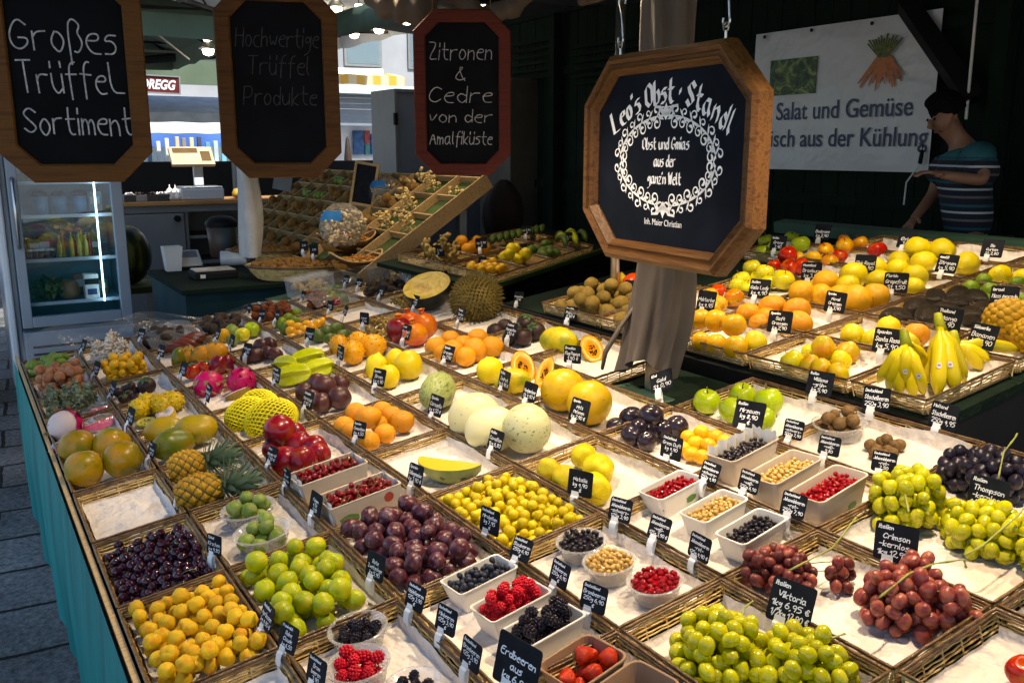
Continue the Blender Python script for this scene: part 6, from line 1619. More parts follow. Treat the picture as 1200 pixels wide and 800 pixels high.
fill(Mx, 'blueberry', 78, .146, .080, .022, .0072, 'blueberry in the pale carton below the mirabelles', 'blueberry', 'blueberries in their carton', 31)
Mx = carton(602, 728, .150, .082, .05, R(5), 'pale carton of raspberries in the middle of three', M['carton_white'])
fill(Mx, 'rasp', 30, .142, .078, .020, .0112, 'red raspberry in the pale carton', 'raspberry', 'raspberries in the pale carton', 32)
Mx = carton(640, 757, .150, .082, .05, R(5), 'pale carton of blackberries behind the strawberries', M['carton_white'])
fill(Mx, 'black', 20, .142, .076, .018, .0132, 'blackberry in the pale carton', 'blackberry', 'blackberries in the pale carton', 33)
Mx = carton(686, 806, .13, .105, .055, R(8), 'brown carton of strawberries at the bottom edge', M['carton_brown'], taper=.8, corner=.35)
fill(Mx, 'straw', 9, .128, .102, .008, .0165, 'glossy red strawberry in the brown carton', 'strawberry', 'strawberries in the brown carton', 34, stem='calyx', stem_p=.7)
carton(745, 838, .13, .105, .05, R(8), 'second brown carton cut off by the bottom edge', M['carton_brown'], taper=.8, corner=.35)
# column 2 and 3
heap('plum', cc(2, 4, .47, .53), 60, .114, .178, .0210, 'bloomy purple plum in the tray behind the berry cartons', 'plum', 'purple plums', seed=41, rect=True, dome=.9)
few('redmango', [(328, 505, 20, .035), (323, 525, 15), (346, 508, 13), (352, 522, 16), (335, 540, 17), (355, 540, 17), (369, 524, 15), (374, 533, 14)], 'dark red speckled mango', 'mango', 'behind the cherry cartons', 'dark red mangoes')
def netted(px, py, rp, yaw, label):
    r = .04; p = on(px, py, -TH+.006+.034); r = rp/FPX*(p-CAM).dot(FW); Q = ROT @ Euler((R(78), 0, yaw)).to_matrix()
    o = inst('netted_fruit', rev(P_sph(1.25, neck=.1), 18, 26, .04, 1).mesh('netted_fruit', S['mango_y'], True), None, p, Q, r); tag(o, label, 'netted fruit', 'fruits in yellow foam nets')
    g = MB(); nn = 26
    for s_ in (1, -1):
        for k in range(nn):
            pts = []
            for i in range(22):
                c = i/21; th = (c-.5)*math.pi*.96; a = k*2*math.pi/nn+s_*c*2.6; rr, z = P_sph(1.25, neck=.1)(th); pts.append((rr*1.05*math.cos(a), rr*1.05*math.sin(a), z*1.05))
            g.tube(pts, .045, 4, cap=False)
    g.build('foam_net', S['net'], o, smooth=True)
netted(291, 487, 21, R(60), 'yellow fruit in foam net, left one of three'); netted(303, 477, 20, R(40), 'yellow fruit in foam net, back one of three'); netted(318, 492, 24, R(75), 'yellow fruit in foam net, front one of three')
few('orange', [(211, 421, 11, 0, 'mango_gr', 'green orange fruit'), (222, 417, 12), (237, 417, 13), (253, 413, 14), (225, 435, 10, 0, 'apple_r', 'dark red fruit'), (240, 431, 10, 0, 'apple_r', 'dark red fruit'), (256, 428, 11, 0, 'redmango', 'dark red fruit'), (266, 426, 10, 0, 'redmango', 'dark red fruit')], 'orange persimmon', 'fruit', 'behind the dragon fruits', 'persimmons and red fruit', stem='calyx')
def banana(me_name, pts, r, mtls, n=7, tip=.35):
    g = MB(); k = len(pts); rs = []
    for i in range(k):
        f = i/(k-1); rs.append(r*(.42+.58*math.sin(math.pi*min(1, .16+f*.86))**.5) if f < .93 else r*.32)
    rs[0] = r*.34; g.tube(pts, rs, n); return g.mesh(me_name, mtls, True)
for k in range(5):
    b_ = on(188+7*k, 413-3*k, -TH+.02+.006*k); e_ = on(222+5*k, 408-4*k+5, -TH+.02+.004*k); md = (b_+e_)/2+N*.045
    pts = [b_.lerp(md, f) if f < 1 else md for f in (0, .5, 1)]; P_ = [(1-f)**2*b_+2*f*(1-f)*md+f*f*e_ for f in [i/9 for i in range(10)]]
    o = inst('red_banana', banana('red_banana', [q-b_ for q in P_], .021, S['redban']), None, b_); tag(o, 'brown red banana, %s of the row behind the persimmons' % ORD[k], 'banana', 'brown red bananas')
for k, (kd, ci, ri, n, r, lab, cat, grp) in enumerate((('dried', 2, 11, 40, .020, 'dark dried pod under the film left of the far counter end', 'dried fruit', 'dark dried pods'), ('dried', 3, 11, 40, .020, 'black dried fruit under the film in the far row', 'dried fruit', 'black dried fruit'), ('driedred', 4, 11, 40, .020, 'red brown dried fruit in the far row', 'dried fruit', 'red brown dried fruit'))):
    heap(kd, cc(ci, ri, .45, .45), n, .11, .14, r, lab, cat, grp, seed=50+k)
heap('mirabelle', cc(3, 4, .49, .53), 160, .120, .180, .0132, 'small yellow mirabelle in the brimming middle tray', 'mirabelle', 'mirabelles', stem='dot', stem_p=.12, seed=61, rect=True, dome=1.0)
for k, (x, y, kd, m_, cl, n) in enumerate(((683, 652, 'currant_b', 'currant_b', 'black', 84), (716, 676, 'currant_w', 'currant_w', 'pale yellow', 84), (769, 700, 'currant_r', 'currant_r', 'red', 84))):
    Mb = bowl(x, y, .056, .042, 'clear round bowl of %s currants' % cl)
    g = MB(); g.lathe([(.0001, .004), (.037, .004), (.046, .030), (.03, .040), (.0001, .044)], 20); o = g.build('currant_mass', S[m_], smooth=True); o.matrix_world = Mb; tag(o, 'mass of %s currants filling the clear round bowl' % cl, 'currants', kind='stuff')
    heap(kd, Mb @ Matrix.Translation((0, 0, .030)), n, .052, .052, .0056, '%s currant on top of the clear round bowl' % cl, 'currant', '%s currants in the round bowl' % cl, seed=70+k, dome=2.0)
wedge(525, 550, .21, .066, R(-62), 'cut wedge of yellow green melon standing alone in its tray', S['cucm'], S['flesh_y'], film=False, w=-TH+.04, roll=R(-35))
few('orange', [(404, 500, 13), (413, 505, 12), (417, 484, 13, .02), (432, 489, 15, .02), (448, 481, 12), (459, 487, 12), (472, 494, 14), (451, 508, 13), (432, 517, 13), (444, 497, 11)], 'small clementine', 'clementine', 'in the middle tray', 'clementines', stem='dot')
few('passion', [(358, 460, 12), (372, 449, 12, .02), (380, 452, 14, .02), (399, 449, 11), (377, 472, 12), (398, 466, 14), (366, 467, 11)], 'dark brown passion fruit', 'passion fruit', 'left of the yellow pears', 'passion fruit')
def starfruit(px, py, rp, yaw, label):
    r = .03
    for _ in range(4): p = on(px, py, -TH+.006+r*.8); r = rp/FPX*(p-CAM).dot(FW)
    g = MB()
    def f(a, c):
        th = (c-.5)*math.pi; t_ = a*2*math.pi; rr = math.cos(th)**.7*(.50+.50*(1-abs(math.sin(2.5*t_))**.75)) if abs(c-.5) < .5 else .0; return (rr*math.cos(t_), rr*math.sin(t_), math.sin(th)*1.6)
    g.grid(f, 60, 16); o = inst('star_fruit', g.mesh('star_fruit', S['star'], True), None, p, ROT @ Euler((R(85), 0, yaw)).to_matrix(), r); tag(o, label, 'star fruit', 'star fruits')
for k, (x, y, rr, yw, w_) in enumerate(((334, 428, 12, R(30), 'leftmost'), (343, 440, 14, R(60), 'front'), (360, 421, 13, R(75), 'topmost'), (372, 433, 13, R(85), 'rightmost'))): starfruit(x, y, rr, yw, '%s of the four ribbed green star fruits' % w_)
few('longplum', [(292, 411, 8), (300, 416, 8.5), (306, 405, 8, .02), (313, 413, 8), (322, 415, 8), (316, 403, 8), (290, 419, 7)], 'dark oval plum', 'plum', 'left of the star fruits', 'dark oval plums', rot='lie')
few('apple_y', [(262, 393, 8, 0, 'yplum', 'small yellow fruit'), (272, 389, 9, 0, 'fig', 'green fig'), (284, 392, 9), (295, 386, 9.5, 0, 'apple_g', 'small green apple'), (272, 399, 7, 0, 'fig', 'green fig')], 'small yellow fruit', 'fruit', 'behind the dark oval plums', 'green yellow fruit in the far row')
# column 4
def bunch(cen_px, w, rx, ry, h, n, r, kinds, label, stalk_pts, seed, tail=None, cat='grapes'):
    """grape bunch: an Empty, its stalk, grapes as parts"""
    p0 = on(*cen_px, w); o = empty('grape_bunch', p0, label, cat, 'grape bunches', mat3=ROT); r_ = random.Random(seed)
    pts = []
    lobes = [(0, 0, rx, ry)]+(tail or [])
    for i in range(n):
        best = None
        for _ in range(30):
            lx, ly, lrx, lry = lobes[0] if r_.random() < .72 or len(lobes) == 1 else lobes[r_.randrange(1, len(lobes))]
            a = r_.random()*6.283; q = r_.random()**.5; x, y = lx+lrx*q*math.cos(a), ly+lry*q*math.sin(a); rr = r*r_.uniform(.88, 1.1); z = rr
            for X, Y, Z, RR in pts:
                d2 = (x-X)**2+(y-Y)**2; s_ = (rr+RR)*.87
                if d2 < s_*s_: z = max(z, Z+math.sqrt(s_*s_-d2))
            sc = z+max(0, z-h)*3+h*.95*q*q
            if best is None or sc < best[0]: best = (sc, x, y, z, rr)
        pts.append(best[1:])
    pts.sort(key=lambda t_: -t_[2])
    for i, (x, y, z, rr) in enumerate(pts[:100]):
        kd = kinds[r_.randrange(len(kinds))]; c = inst('grape', ME[kd][i % 2], o, (x, y, z), (r_.gauss(0, .5), r_.gauss(0, .5), r_.random()*6), rr)
    if len(pts) > 100:
        g = MB()
        for x, y, z, rr in pts[100:]: g.lathe([(.0001, -rr), (rr*.7, -rr*.7), (rr, 0), (rr*.7, rr*.7), (.0001, rr)], 9, (x, y, z))
        s2 = g.build('inner_grapes', S[kinds[0]], o, smooth=True); s2['kind'] = 'stuff'
    g = MB(); q = [ROT.transposed() @ (on(px, py, ww)-p0) for px, py, ww in stalk_pts]
    fine = []
    for i in range(len(q)-1):
        for j in range(5): fine.append(q[i].lerp(q[i+1], j/5))
    fine.append(q[-1]); g.tube(fine, [.0020+.0006*math.sin(i*1.7) for i in range(len(fine))], 6)
    for k in range(10):
        x, y, z, rr = pts[min(len(pts)-1, k*4)]; b_ = Vector((x*.5, y*.5, z*.9)); g.tube([b_, Vector((x, y, z+rr*.4))], .0012, 4)
    g.build('stalk', M['stem_green'], o, smooth=True); return o
FW0 = -TH+.006
bunch((846, 784), FW0, .080, .090, .095, 100, .0145, ['grape_g'], 'bunch of yellow green grapes nearest the camera, left one', [(830, 745, .0), (868, 728, .03), (872, 712, .035), (882, 704, .03)], 81, tail=[(-.055, -.02, .03, .04)])
bunch((940, 800), FW0, .076, .086, .078, 76, .0145, ['grape_g'], 'bunch of yellow green grapes nearest the camera, right one', [(905, 775, .0), (925, 760, .02), (960, 752, .02), (990, 742, .0)], 82)
bunch((915, 682), FW0, .066, .082, .07, 88, .0122, ['grape_r', 'grape_d', 'grape_d'], 'dark red grape bunch behind the Viktoria price card', [(925, 668, .03), (975, 642, .03), (985, 630, .045), (1003, 606, .06)], 83, tail=[(.07, -.09, .04, .025), (-.05, .02, .04, .04)])
bunch((1064, 722), FW0, .086, .090, .085, 120, .0140, ['grape_r'], 'large pinkish red grape bunch in the lower right', [(1030, 700, .06), (1065, 672, .06), (1095, 660, .05), (1130, 655, .045), (1132, 665, .03)], 84, tail=[(.02, -.085, .04, .03), (.07, .03, .03, .05)])
bunch((1060, 612), FW0, .070, .076, .11, 78, .0155, ['grape_g'], 'left bunch of white grapes behind the Crimson price card', [(1065, 600, .05), (1060, 575, .06), (1072, 550, .065), (1082, 572, .05)], 85)
bunch((1160, 640), FW0, .074, .098, .075, 88, .0152, ['grape_g'], 'right bunch of white grapes at the right edge', [(1130, 650, .04), (1150, 640, .05), (1190, 606, .06), (1200, 596, .05)], 86, tail=[(-.03, -.11, .04, .03)])
bunch((1152, 572), FW0, .080, .100, .07, 80, .0162, ['grape_b'], 'blue black grape bunch under the Thompson price card', [(1170, 560, .03), (1176, 530, .06), (1190, 512, .08), (1192, 508, .08)], 87)
Lc = .135
for k, (x, y, kd, cl, lx, nn, mb_) in enumerate(((788, 592, 'currant_r', 'red', .155, 92, 'small'), (838, 618, 'currant_w', 'pale yellow', .155, 92, 'small'), (882, 643, 'currant_b', 'black', .155, 92, 'small'), (872, 554, 'currant_b', 'black', .19, 110, 'large'), (920, 580, 'currant_w', 'pale yellow', .19, 110, 'large'), (972, 601, 'currant_r', 'red', .19, 110, 'large'))):
    ly = .080 if k < 3 else .090
    Mx = carton(x, y, lx, ly, .055 if k < 3 else .075, R(6), '%s white carton of %s currants' % (mb_, cl), M['carton_white'] if k < 3 else M['carton'], corner=.3, decal=[('leaf', .03, .02, .013, gp)] if k in (0, 5) else None)
    hz = .036 if k < 3 else .050
    bed(Mx, lx*.86, ly*.84, hz, S[kd], 'mass of %s currants filling the %s carton' % (cl, mb_))
    fill(Mx, kd, nn, lx*.94, ly*.92, hz,   .0052 if k < 3 else .0056, '%s currant on top of the %s carton' % (cl, mb_), 'currant', '%s currants in the %s carton' % (cl, mb_), 90+k)
    if k == 3:
        g = MB(); g.grid(lambda a, c: (-lx/2+.004+(lx-.008)*a, ly/2-.006+.004*math.sin(a*31), .03+.062*c+.004*math.sin(a*23+1)), 40, 5); g.grid(lambda a, c: (lx/2-.006+.003*math.sin(c*9), -ly/2+.006+(ly-.012)*c, .03+.064*a+.004*math.sin(c*21)), 5, 20); o = g.build('liner_paper', M['clip'], smooth=True); o.matrix_world = Mx; tag(o, 'crinkled white paper lining the large carton of black currants', 'paper')
few('quince', [(644, 551, 15), (662, 560, 16), (684, 534, 15), (701, 549, 19), (697, 572, 19)], 'knobbly yellow quince', 'quince', 'behind the currant cartons', 'quinces')
few('melon_w', [(556, 488, 27), (576, 503, 27, 0, 'melon_w', 'cream melon'), (617, 502, 30, 0, 'melon_s', 'speckled cream melon')], 'cream melon', 'melon', 'in the bright middle tray', 'cream melons', rot=R(75))
few('cucm', [(513, 458, 20)], 'long striped green melon standing behind the clementines', 'melon', '', None, rot=R(-42))
few('pear_y', [(441, 430, 13, 0, 'lemon', 'green tipped yellow pear'), (455, 441, 14), (464, 421, 12, .01), (479, 428, 17)], 'round yellow pear', 'pear', 'right of the passion fruit', 'yellow pears', stem='short')
def horned(seed):
    g = rev(P_sph(1.3), 18, 24, .05, seed)
    for k in range(54):
        y = 1-2*(k+.5)/54; a = k*2.39996; rr = math.sqrt(1-y*y); d = Vector((rr*math.cos(a), rr*math.sin(a), y)); b_ = Vector((d.x, d.y, d.z*1.3)); g.tube([b_*.95, b_+d*.07, b_+d*.16], [.085, .045, .008], 5)
    return g.mesh('horned_melon', S['kiwano'], True)
ME['kiwano'] = [horned(1), horned(2)]
few('kiwano', [(398, 405, 13), (414, 413, 14), (421, 401, 12, .012), (436, 405, 14)], 'spiky orange horned melon', 'horned melon', 'behind the yellow pears', 'horned melons', rot='lie')
few('kumquat', [(341, 388, 5.5), (349, 384, 6), (350, 392, 6), (357, 387, 6), (360, 380, 5.5), (366, 384, 6), (372, 379, 5.5), (378, 377, 5.5), (384, 375, 5.5), (343, 396, 5.5)], 'small orange kumquat', 'kumquat', 'before the limes', 'kumquats', rot='lie')
few('feijoa', [(372, 394, 7.5), (383, 389, 8), (393, 386, 8), (402, 393, 7), (388, 397, 7)], 'dark green feijoa', 'feijoa', 'right of the kumquats', 'feijoas', rot='lie')
few('lime', [(330, 379, 7), (338, 374, 7), (340, 381, 6.5, 0, 'yplum', 'yellow green fruit'), (346, 377, 6), (333, 386, 6, 0, 'feijoa', 'dark green fruit'), (347, 368, 6.5)], 'green lime', 'lime', 'behind the kumquats', 'limes in the far row')
# column 5
few('blackplum', [(722, 500, 12), (740, 490, 15), (741, 510, 14), (763, 488, 16, .028), (762, 505, 13), (777, 503, 13), (758, 517, 12), (748, 502, 12, .02), (793, 500, 14)], 'round black plum', 'plum', 'behind the quinces', 'black plums')
few('yplum', [(806, 512, 9), (822, 507, 9.5), (838, 512, 9.5), (849, 518, 9.5), (815, 520, 9.5), (830, 522, 10), (843, 528, 9), (810, 532, 9.5), (822, 535, 9.5), (800, 526, 9)], 'small yellow plum', 'plum', 'beside the black plums', 'yellow plums')
few('melon_y', [(660, 457, 26), (691, 472, 26)], 'big round yellow melon', 'melon', 'behind the quinces', 'yellow melons', rot=R(40))
few('lemon', [(574, 434, 16, 0, 'grapefruit', 'round yellow citrus beside the cut papaya')], 'x', 'citrus', '', None)
half('papaya_half', 613, 431, 19, S['papskin'], S['flesh_o'], S['seed'], .75, 'open papaya half with black seeds, left one before the melons', 'papaya', R(38), R(-25), sq=1.35, cav=.5, nseed=26, lift=.6)
half('papaya_half', 638, 437, 17, S['papskin'], S['flesh_o'], S['seed'], .62, 'narrow open papaya half with black seeds, right one before the melons', 'papaya', R(30), R(-55), sq=1.5, cav=.45, nseed=22, lift=.6)
few('papwhole', [(601, 447, 16)], 'small yellow papaya lying under the cut halves', 'papaya', '', None, rot=R(60))
few('orange', [(511, 407, 13), (528, 397, 11), (531, 411, 13, .012), (543, 404, 12), (560, 396, 12, .01), (557, 410, 14), (577, 406, 14), (546, 418, 12), (521, 414, 12)], 'ripe orange', 'orange', 'behind the round citrus', 'oranges behind the citrus', stem='dot')
few('pom', [(468, 387, 15, 0, 'redmango', 'deep red pomegranate'), (480, 377, 13, .02), (497, 382, 16, .01), (486, 392, 15)], 'red orange pomegranate', 'pomegranate', 'before the black pumpkin', 'pomegranates', stem='crown')
heap('ginger', cc(5, 9, .45, .45), 30, .115, .15, .021, 'curled knobbly ginger root left of the pomegranates', 'ginger', 'ginger roots left of the pomegranates', seed=111)
few('mango_gr', [(382, 345, 7), (391, 350, 8), (396, 343, 7, 0, 'feijoa', 'dark green fruit'), (402, 352, 7, 0, 'feijoa', 'dark green fruit'), (394, 357, 7, 0, 'redmango', 'dark red fruit'), (387, 353, 6.5)], 'green mango', 'fruit', 'before the film', 'green and red fruit in the far row')
heap('ginger', cc(6, 10, .5, .5), 26, .12, .15, .020, 'yellowish ginger root behind the black pumpkin', 'ginger', 'ginger roots behind the pumpkin', seed=112)
heap('dried', cc(6, 11, .5, .4), 30, .12, .13, .021, 'dark date in the farthest tray behind the pumpkin', 'date', 'dates in the farthest tray', seed=113)
heap('driedred', cc(5, 11, .35, .6), 16, .07, .08, .019, 'red brown dried fruit in the last tray by the film', 'dried fruit', 'red brown fruit by the film', seed=114)
# column 6
few('apple_g', [(828, 470, 16), (870, 463, 16), (859, 481, 16), (900, 470, 18), (893, 491, 16)], 'green apple', 'apple', 'beside the foot of the draped post', 'green apples beside the post', stem='short')
Mb = bowl(984, 512, .07, .045, 'clear plastic bowl of brown round fruit')
heap('brownround', Mb @ Matrix.Translation((0, 0, .004)), 14, .062, .062, .0165, 'brown round fruit in the clear bowl', 'brown fruit', 'brown fruit in the clear bowl', seed=120)
few('brownround', [(1020, 521, 7), (1028, 527, 7), (1033, 518, 7), (1039, 515, 7.5, .008), (1040, 528, 7), (1048, 522, 7), (1054, 521, 7.5), (1036, 533, 7), (1046, 531, 7), (1025, 531, 7)], 'brown round fruit', 'brown fruit', 'loose on the paper', 'loose brown fruit')
few('papwhole', [(655, 400, 17)], 'whole yellow green papaya before the kiwis', 'papaya', '', None, rot=R(25))
half('papaya_half', 694, 409, 17, S['papskin'], S['flesh_o'], S['seed'], .8, 'halved papaya with black seed hollow beside the draped post', 'papaya', R(35), R(-20), sq=1.3, cav=.48, nseed=30, lift=.6)
few('mangosteen', [(580, 388, 10), (592, 383, 10), (604, 388, 10), (616, 379, 11, .01), (628, 388, 11), (613, 395, 11), (598, 395, 10)], 'dark purple mangosteen', 'mangosteen', 'before the kiwi tray', 'mangosteens before the kiwis', stem='calyx')
def durian(px, py, rp):
    r = .1
    for _ in range(4): p = on(px, py, -TH+.006+r*.9); r = rp/FPX*(p-CAM).dot(FW)
    o = inst('durian', rev(P_sph(1.08), 18, 24, .06, 2).mesh('durian', S['durian'], True), None, p, ROT @ Euler((R(75), 0, R(60))).to_matrix(), r); tag(o, 'spiky round brown durian standing before the dark gap', 'durian')
    g = MB()
    for k in range(520):
        y = 1-2*(k+.5)/520; a = k*2.39996; rr = math.sqrt(1-y*y); d = Vector((rr*math.cos(a), rr*math.sin(a), y)); b_ = Vector((d.x, d.y, d.z*1.08))*.97; t1 = d.orthogonal().normalized(); t2 = d.cross(t1); wd = .075
        q = [b_+t1*wd, b_+t2*wd, b_-t1*wd, b_-t2*wd, b_+d*(.20+.07*math.sin(k*1.7))]; g.add(q, [(0, 1, 4), (1, 2, 4), (2, 3, 4), (3, 0, 4)])
    g.build('spikes', S['durian'], o)
durian(558, 350, 27)
p = on(500, 334, .088)
Q = ROT @ Euler((R(17), R(-14), R(0))).to_matrix()
o = empty('halved_pumpkin', p, 'halved black pumpkin showing its yellow fibrous flesh', 'pumpkin', mat3=Q)
g = MB(); g.lathe([(math.cos(a)*.122+.0002, math.sin(a)*.135) for a in [(-88+i*8)*math.pi/180 for i in range(12)]], 32, squash=(1.0, .92)); g.build('rind', S['pumpkin'], o, smooth=True)
g = MB(); g.lathe([(.121, .0006), (.110, .003), (.08, .007), (.04, .004), (.0002, .008)], 32, squash=(1.0, .92)); g.build('flesh', S['pumpflesh'], o, smooth=True)
# right edge apple
few('apple_r', [(1200, 786, 20)], 'single red apple at the lower right edge', 'apple', '', None)

# ------------------------------------------------------------------ upper tier
UF = UT-TH+.006
few('yplum', [(821, 374, 13, .050), (839, 376, 13, .050), (860, 381, 14.5, .045), (822, 400, 12), (840, 403, 12.5), (862, 407, 14.5), (885, 402, 14, 0, 'pear_y', 'yellow green persimmon')], 'orange persimmon', 'persimmon', 'stacked beside the draped post', 'stacked persimmons', w_floor=UF)
few('pear_r', [(928, 423, 14, 0, 'apple_y', 'yellow green pear'), (949, 428, 12), (965, 408, 14, .03), (962, 432, 13), (985, 423, 13, 0, 'pear_y', 'yellow pear'), (994, 413, 13), (982, 437, 12, .0), (950, 413, 11, 0, 'apple_y', 'yellow green pear')], 'red flushed pear', 'pear', 'left of the bananas', 'pears left of the bananas', w_floor=UF, stem='short')
few('mango_y', [(999, 393, 14, 0, 'pear_y', 'yellow mango'), (1022, 398, 12, 0, 'pear_y', 'yellow mango'), (1041, 387, 14, 0, 'lemon', 'bright yellow mango'), (1074, 392, 15, 0, 'orange', 'orange mango'), (1066, 404, 12, 0, 'lemon', 'bright yellow mango')], 'yellow mango', 'mango', 'behind the bananas', 'mangoes behind the bananas', w_floor=UF)
few('orange', [(877, 368, 14), (905, 360, 16, .01), (898, 372, 13), (934, 364, 16, .01), (936, 380, 16), (912, 380, 13), (889, 379, 12)], 'soft orange', 'orange', 'behind the persimmon stack', 'soft oranges', w_floor=UF, stem='dot')
few('apple_ry', [(833, 346, 9, 0, 'yplum', 'yellow nectarine'), (842, 341, 10, 0, 'tomato', 'orange red nectarine'), (860, 349, 12), (842, 356, 11, 0, 'orange_big', 'orange nectarine'), (836, 362, 9, 0, 'yplum', 'yellow nectarine')], 'red yellow nectarine', 'nectarine', 'right of the draped post', 'nectarines by the post', w_floor=UF)
few('avo', [(1050, 373, 14), (1073, 360, 13), (1086, 370, 13), (1097, 350, 12), (1106, 364, 12), (1124, 357, 12), (1136, 370, 12), (1156, 364, 13), (1122, 346, 11), (1144, 349, 11)], 'dark rough avocado', 'avocado', 'behind the mangoes', 'avocados', w_floor=UF, rot='lie')
few('orange_big', [(940, 343, 16), (962, 345, 13), (968, 331, 15, .015), (1002, 352, 19), (1026, 347, 17), (985, 348, 15), (994, 336, 14, .02, 'grapefruit', 'yellow orange'), (958, 335, 10)], 'large bright orange', 'orange', 'behind the soft oranges', 'large oranges', w_floor=UF, stem='dot')
few('apple_y', [(869, 328, 11), (881, 314, 11, .02), (896, 320, 11, .02), (918, 328, 13), (900, 331, 10), (876, 338, 10), (864, 335, 10), (888, 326, 10)], 'pale yellow apple', 'apple', 'right of the sign', 'pale yellow apples', w_floor=UF, stem='short')
few('lime', [(1138, 339, 10), (1153, 329, 9, .01), (1160, 341, 10), (1140, 350, 8), (1124, 347, 8), (1156, 352, 8), (1192, 333, 9), (1199, 352, 8)], 'green lime', 'lime', 'behind the avocados', 'limes behind the avocados', w_floor=UF)
few('grapefruit', [(1000, 323, 16), (1025, 315, 14, .01), (1052, 317, 14, .01), (1030, 330, 14), (1072, 325, 15), (1071, 338, 13), (1050, 335, 13)], 'yellow grapefruit', 'grapefruit', 'before the lemons', 'grapefruits', w_floor=UF)
few('apple_r', [(923, 299, 11, .022), (907, 312, 9), (924, 314, 10), (938, 312, 10), (936, 303, 8, 0, 'yplum', 'orange apricot'), (953, 303, 9, 0, 'yplum', 'orange apricot')], 'shiny red apple', 'apple', 'behind the pale yellow apples', 'red apples', w_floor=UF, stem='short')
few('apple_ry', [(967, 293, 9, .01), (972, 307, 10), (990, 288, 10, .012), (984, 300, 9, 0, 'apple_r', 'red apple'), (1008, 285, 9, .01), (1028, 293, 11, 0, 'apple_r', 'red apple'), (989, 281, 7, .01)], 'red yellow apple', 'apple', 'before the empty back tray', 'red yellow apples', w_floor=UF, stem='short')
few('apple_g', [(898, 283, 9), (908, 290, 9), (938, 286, 11), (927, 279, 8), (894, 295, 9)], 'bright green apple', 'apple', 'in the far row right of the sign', 'bright green apples', w_floor=UF, stem='short')
few('lemon', [(1075, 291, 13, .02), (1104, 293, 14, .01), (1133, 309, 14), (1053, 305, 11), (1082, 307, 12)], 'large yellow lemon', 'lemon', 'behind the grapefruits', 'large lemons', w_floor=UF, rot='lie')
few('lemon', [(1172, 322, 11), (1198, 325, 10)], 'yellow lemon', 'lemon', 'behind the limes', 'two lemons', w_floor=UF, rot='lie')
ME['golden'] = [(lambda g_: ([g_.lathe([(.0001, -.30), (.27, -.1), (.26, .12), (.0001, .3)], 7, (math.sqrt(1-(1-2*(k+.5)/120)**2)*.95*math.cos(k*2.4), math.sqrt(1-(1-2*(k+.5)/120)**2)*.95*math.sin(k*2.4), .95*(1-2*(k+.5)/120))) for k in range(120)], g_.mesh('golden_fruit', S['golden'], True))[1])(rev(sph, 10, 14, 0, 1))]
few('golden', [(1184, 377, 25), (1211, 394, 20)], 'big golden knobbly fruit', 'exotic fruit', 'at the right edge behind the bananas', 'golden knobbly fruit', w_floor=UF)
heap('kiwi', (2.215, 3.05), 26, .125, .16, .030, 'fuzzy brown kiwi in the tray behind the dark gap', 'kiwi', 'kiwis behind the dark gap', w_floor=UF, rot='lie', seed=130, rect=True)
heap('kiwi', (2.215, 2.68), 20, .12, .16, .028, 'greenish kiwi in the tray half hidden by the post cloth', 'kiwi', 'kiwis by the post cloth', w_floor=UF, rot='lie', seed=131, rect=True)
few('tomato', [(712, 338, 10), (724, 331, 10, .02, 'lemon', 'yellow pepper'), (728, 341, 11), (740, 329, 11, .03), (752, 336, 12, .02), (744, 344, 11), (757, 348, 11), (735, 352, 9), (758, 328, 9, .02)], 'bright red tomato', 'tomato', 'left of the draped post', 'tomatoes by the post', w_floor=UF)
# bananas
stk = mat('fruit_sticker', (.60, .58, .62), .4)
stb = mat('sticker_print', (.10, .13, .36), .4)
def hand_of_bananas(base, tips, r, label, sticker=()):
    p0 = on(*base); o = empty('banana_bunch', p0, label, 'bananas', 'banana bunches', mat3=ROT)
    B = ROT.transposed()
    for k, (px, py, w_, bow) in enumerate(tips):
        e = B @ (on(px, py, w_)-p0); vdir = B @ ((CAM-p0).normalized()); md = e*.5+vdir*bow+Vector((0, 0, .012))
        st = Vector((.006*(k-len(tips)/2), 0, -.004)); P_ = [(1-f)**2*st+2*f*(1-f)*md+f*f*e for f in [i/13 for i in range(14)]]
        g = MB(); n = 7; rs = []
        for i in range(14):
            f = i/13; rs.append(r*(.36 if f < .1 else min(1, .36+(f-.1)*3.2))*(1 if f < .8 else 1-.62*((f-.8)/.2)**1.4))
        g.tube(P_, rs, n); b_ = inst('banana', g.mesh('banana', S['banana'], True), o)
        g = MB(); g.tube([P_[-1], P_[-1]+(P_[-1]-P_[-2])*.35], [r*.36, r*.22], 6); inst('tip', g.mesh('tip', M['black'], True), b_)
        if k in sticker:
            q = P_[8]; d = (P_[9]-P_[7]).normalized(); s_ = d.cross(vdir).normalized(); nn = s_.cross(d).normalized()
            if nn.dot(vdir) < 0: nn = -nn
            for (mt_, sz, of) in ((stk, .0105, 1.02), (stb, .0048, 1.04)):
                g = MB(); el_ = [(0, 0)]+[(.72*max(-.8, min(.8, math.cos(i*.5236)))*(1 if mt_ is stk else 1.25), max(-.8, min(.8, math.sin(i*.5236)))*(1 if mt_ is stk else .55)) for i in range(12)]
                g.add([q+nn*(r*of*math.cos(x_*sz/r))+s_*(r*of*math.sin(x_*sz/r))+d*y_*sz for x_, y_ in el_], [(0, 1+i, 1+(i+1) % 12) for i in range(12)]); inst('sticker', g.mesh('sticker', mt_), b_)
    g = MB(); g.tube([Vector((0, 0, -.015)), Vector((.0, .01, .012)), Vector((.01, .02, .032))], [.016, .014, .011], 8); g.build('neck', S['banana_g'], o, smooth=True)
